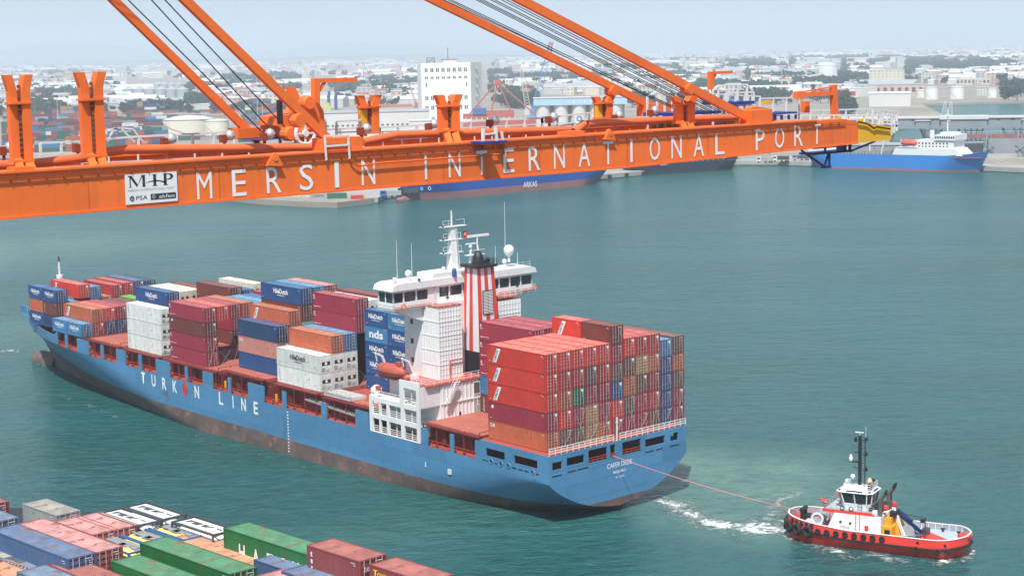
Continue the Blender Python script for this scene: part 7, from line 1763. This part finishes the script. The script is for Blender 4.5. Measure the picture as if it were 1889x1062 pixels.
ONES = ORDC[:10]+['eleventh', 'twelfth', 'thirteenth', 'fourteenth', 'fifteenth', 'sixteenth', 'seventeenth', 'eighteenth', 'nineteenth']
def nth(k):
    if k < 19: return ONES[k]
    n = k+1
    return ['', '', 'twentieth', 'thirtieth', 'fortieth', 'fiftieth', 'sixtieth'][n//10] if n % 10 == 0 else ['', '', 'twenty', 'thirty', 'forty', 'fifty', 'sixty'][n//10]+'-'+ONES[n % 10-1]
same = {}
for o in bpy.data.objects:
    if o.parent is None and 'label' in o and (o.get('group') or '').split(' ')[0] in ('trees', 'town', 'containers'): same.setdefault(o['label'], []).append(o)
for lb, os_ in same.items():
    if len(os_) > 1:
        os_.sort(key=lambda o: (o.matrix_basis.translation.dot(RT))/max(1, o.matrix_basis.translation.dot(FWD)))
        for k, o in enumerate(os_): w = lb.split(', '); o['label'] = (w[0]+f', {nth(k)} from left'+(', '+', '.join(w[1:]) if len(w) > 1 else ''))
# rolling hills behind the plain ---------------------------------------
from mathutils import noise as mnoise
def hills(name, D0, D1, spec, col):
    """spec: (px, crest row) pairs; a long ridge between the distances D0 and D1"""
    n, k = 160, 14; V_ = []
    xs_ = [a for a, b in spec]; ys_ = [b for a, b in spec]
    for i in range(n+1):
        px = xs_[0]+(xs_[-1]-xs_[0])*i/n; row = np.interp(px, xs_, ys_)-2.0*mnoise.noise(Vector((px*.012, 3.1, 0)))-1.2*mnoise.noise(Vector((px*.045, 7.1, 0)))
        for j in range(k+1):
            f = j/k; D = lerp(D0, D1, f); q = at(px, 200, dist=D); top = at(px, row, dist=lerp(D0, D1, .6)).z
            prof = max(0, math.sin(math.pi*min(1, f/.6)*.5))**1.5 if f < .6 else math.cos((f-.6)/.4*math.pi/2)
            z = max(0, top)*prof*(1+.16*mnoise.noise(Vector((q.x*.0006, q.y*.0006, 0)))*(1 if f < .55 else 0)); V_.append((q.x, q.y, z+1.5))
    me = bpy.data.meshes.new(name); me.from_pydata(V_, [], [(i*(k+1)+j, (i+1)*(k+1)+j, (i+1)*(k+1)+j+1, i*(k+1)+j+1) for i in range(n) for j in range(k)]); me.materials.append(col); shade(me, 80); tag(link(me, name), kind='structure')
HM = paint('hill_scrub', (.16,.17,.11), .95, .5, .0012); 
hills('hills', 17000, 23000, [(-300, 100), (0, 97), (60, 84), (120, 79), (200, 84), (300, 92), (420, 97), (560, 88), (640, 80), (700, 78), (760, 84), (850, 90), (960, 94), (1080, 93), (1180, 97), (1300, 104)], HM)
hills('hills', 11500, 15000, [(-300, 128), (0, 122), (150, 117), (300, 110), (450, 110), (600, 104), (800, 100), (1000, 101), (1120, 106), (1200, 112)], HM)
# ================================================================== air
LIM = 30000
m = MB().box(-8500, -8500, -3, LIM, LIM, 520); hz = m.mesh('haze', [])
hm = bpy.data.materials.new('haze_air'); hm.use_nodes = True; nt = hm.node_tree; nt.nodes.clear(); out = nt.nodes.new('ShaderNodeOutputMaterial'); pv = nt.nodes.new('ShaderNodeVolumePrincipled')
pv.inputs['Color'].default_value = (.74, .87, 1.0, 1); pv.inputs['Density'].default_value = HAZE_DENSITY; pv.inputs['Anisotropy'].default_value = 0.0
nt.links.new(pv.outputs[0], out.inputs['Volume']); hz.materials.clear(); hz.materials.append(hm); tag(link(hz, 'haze'), kind='stuff')
print('objects', len(bpy.data.objects))
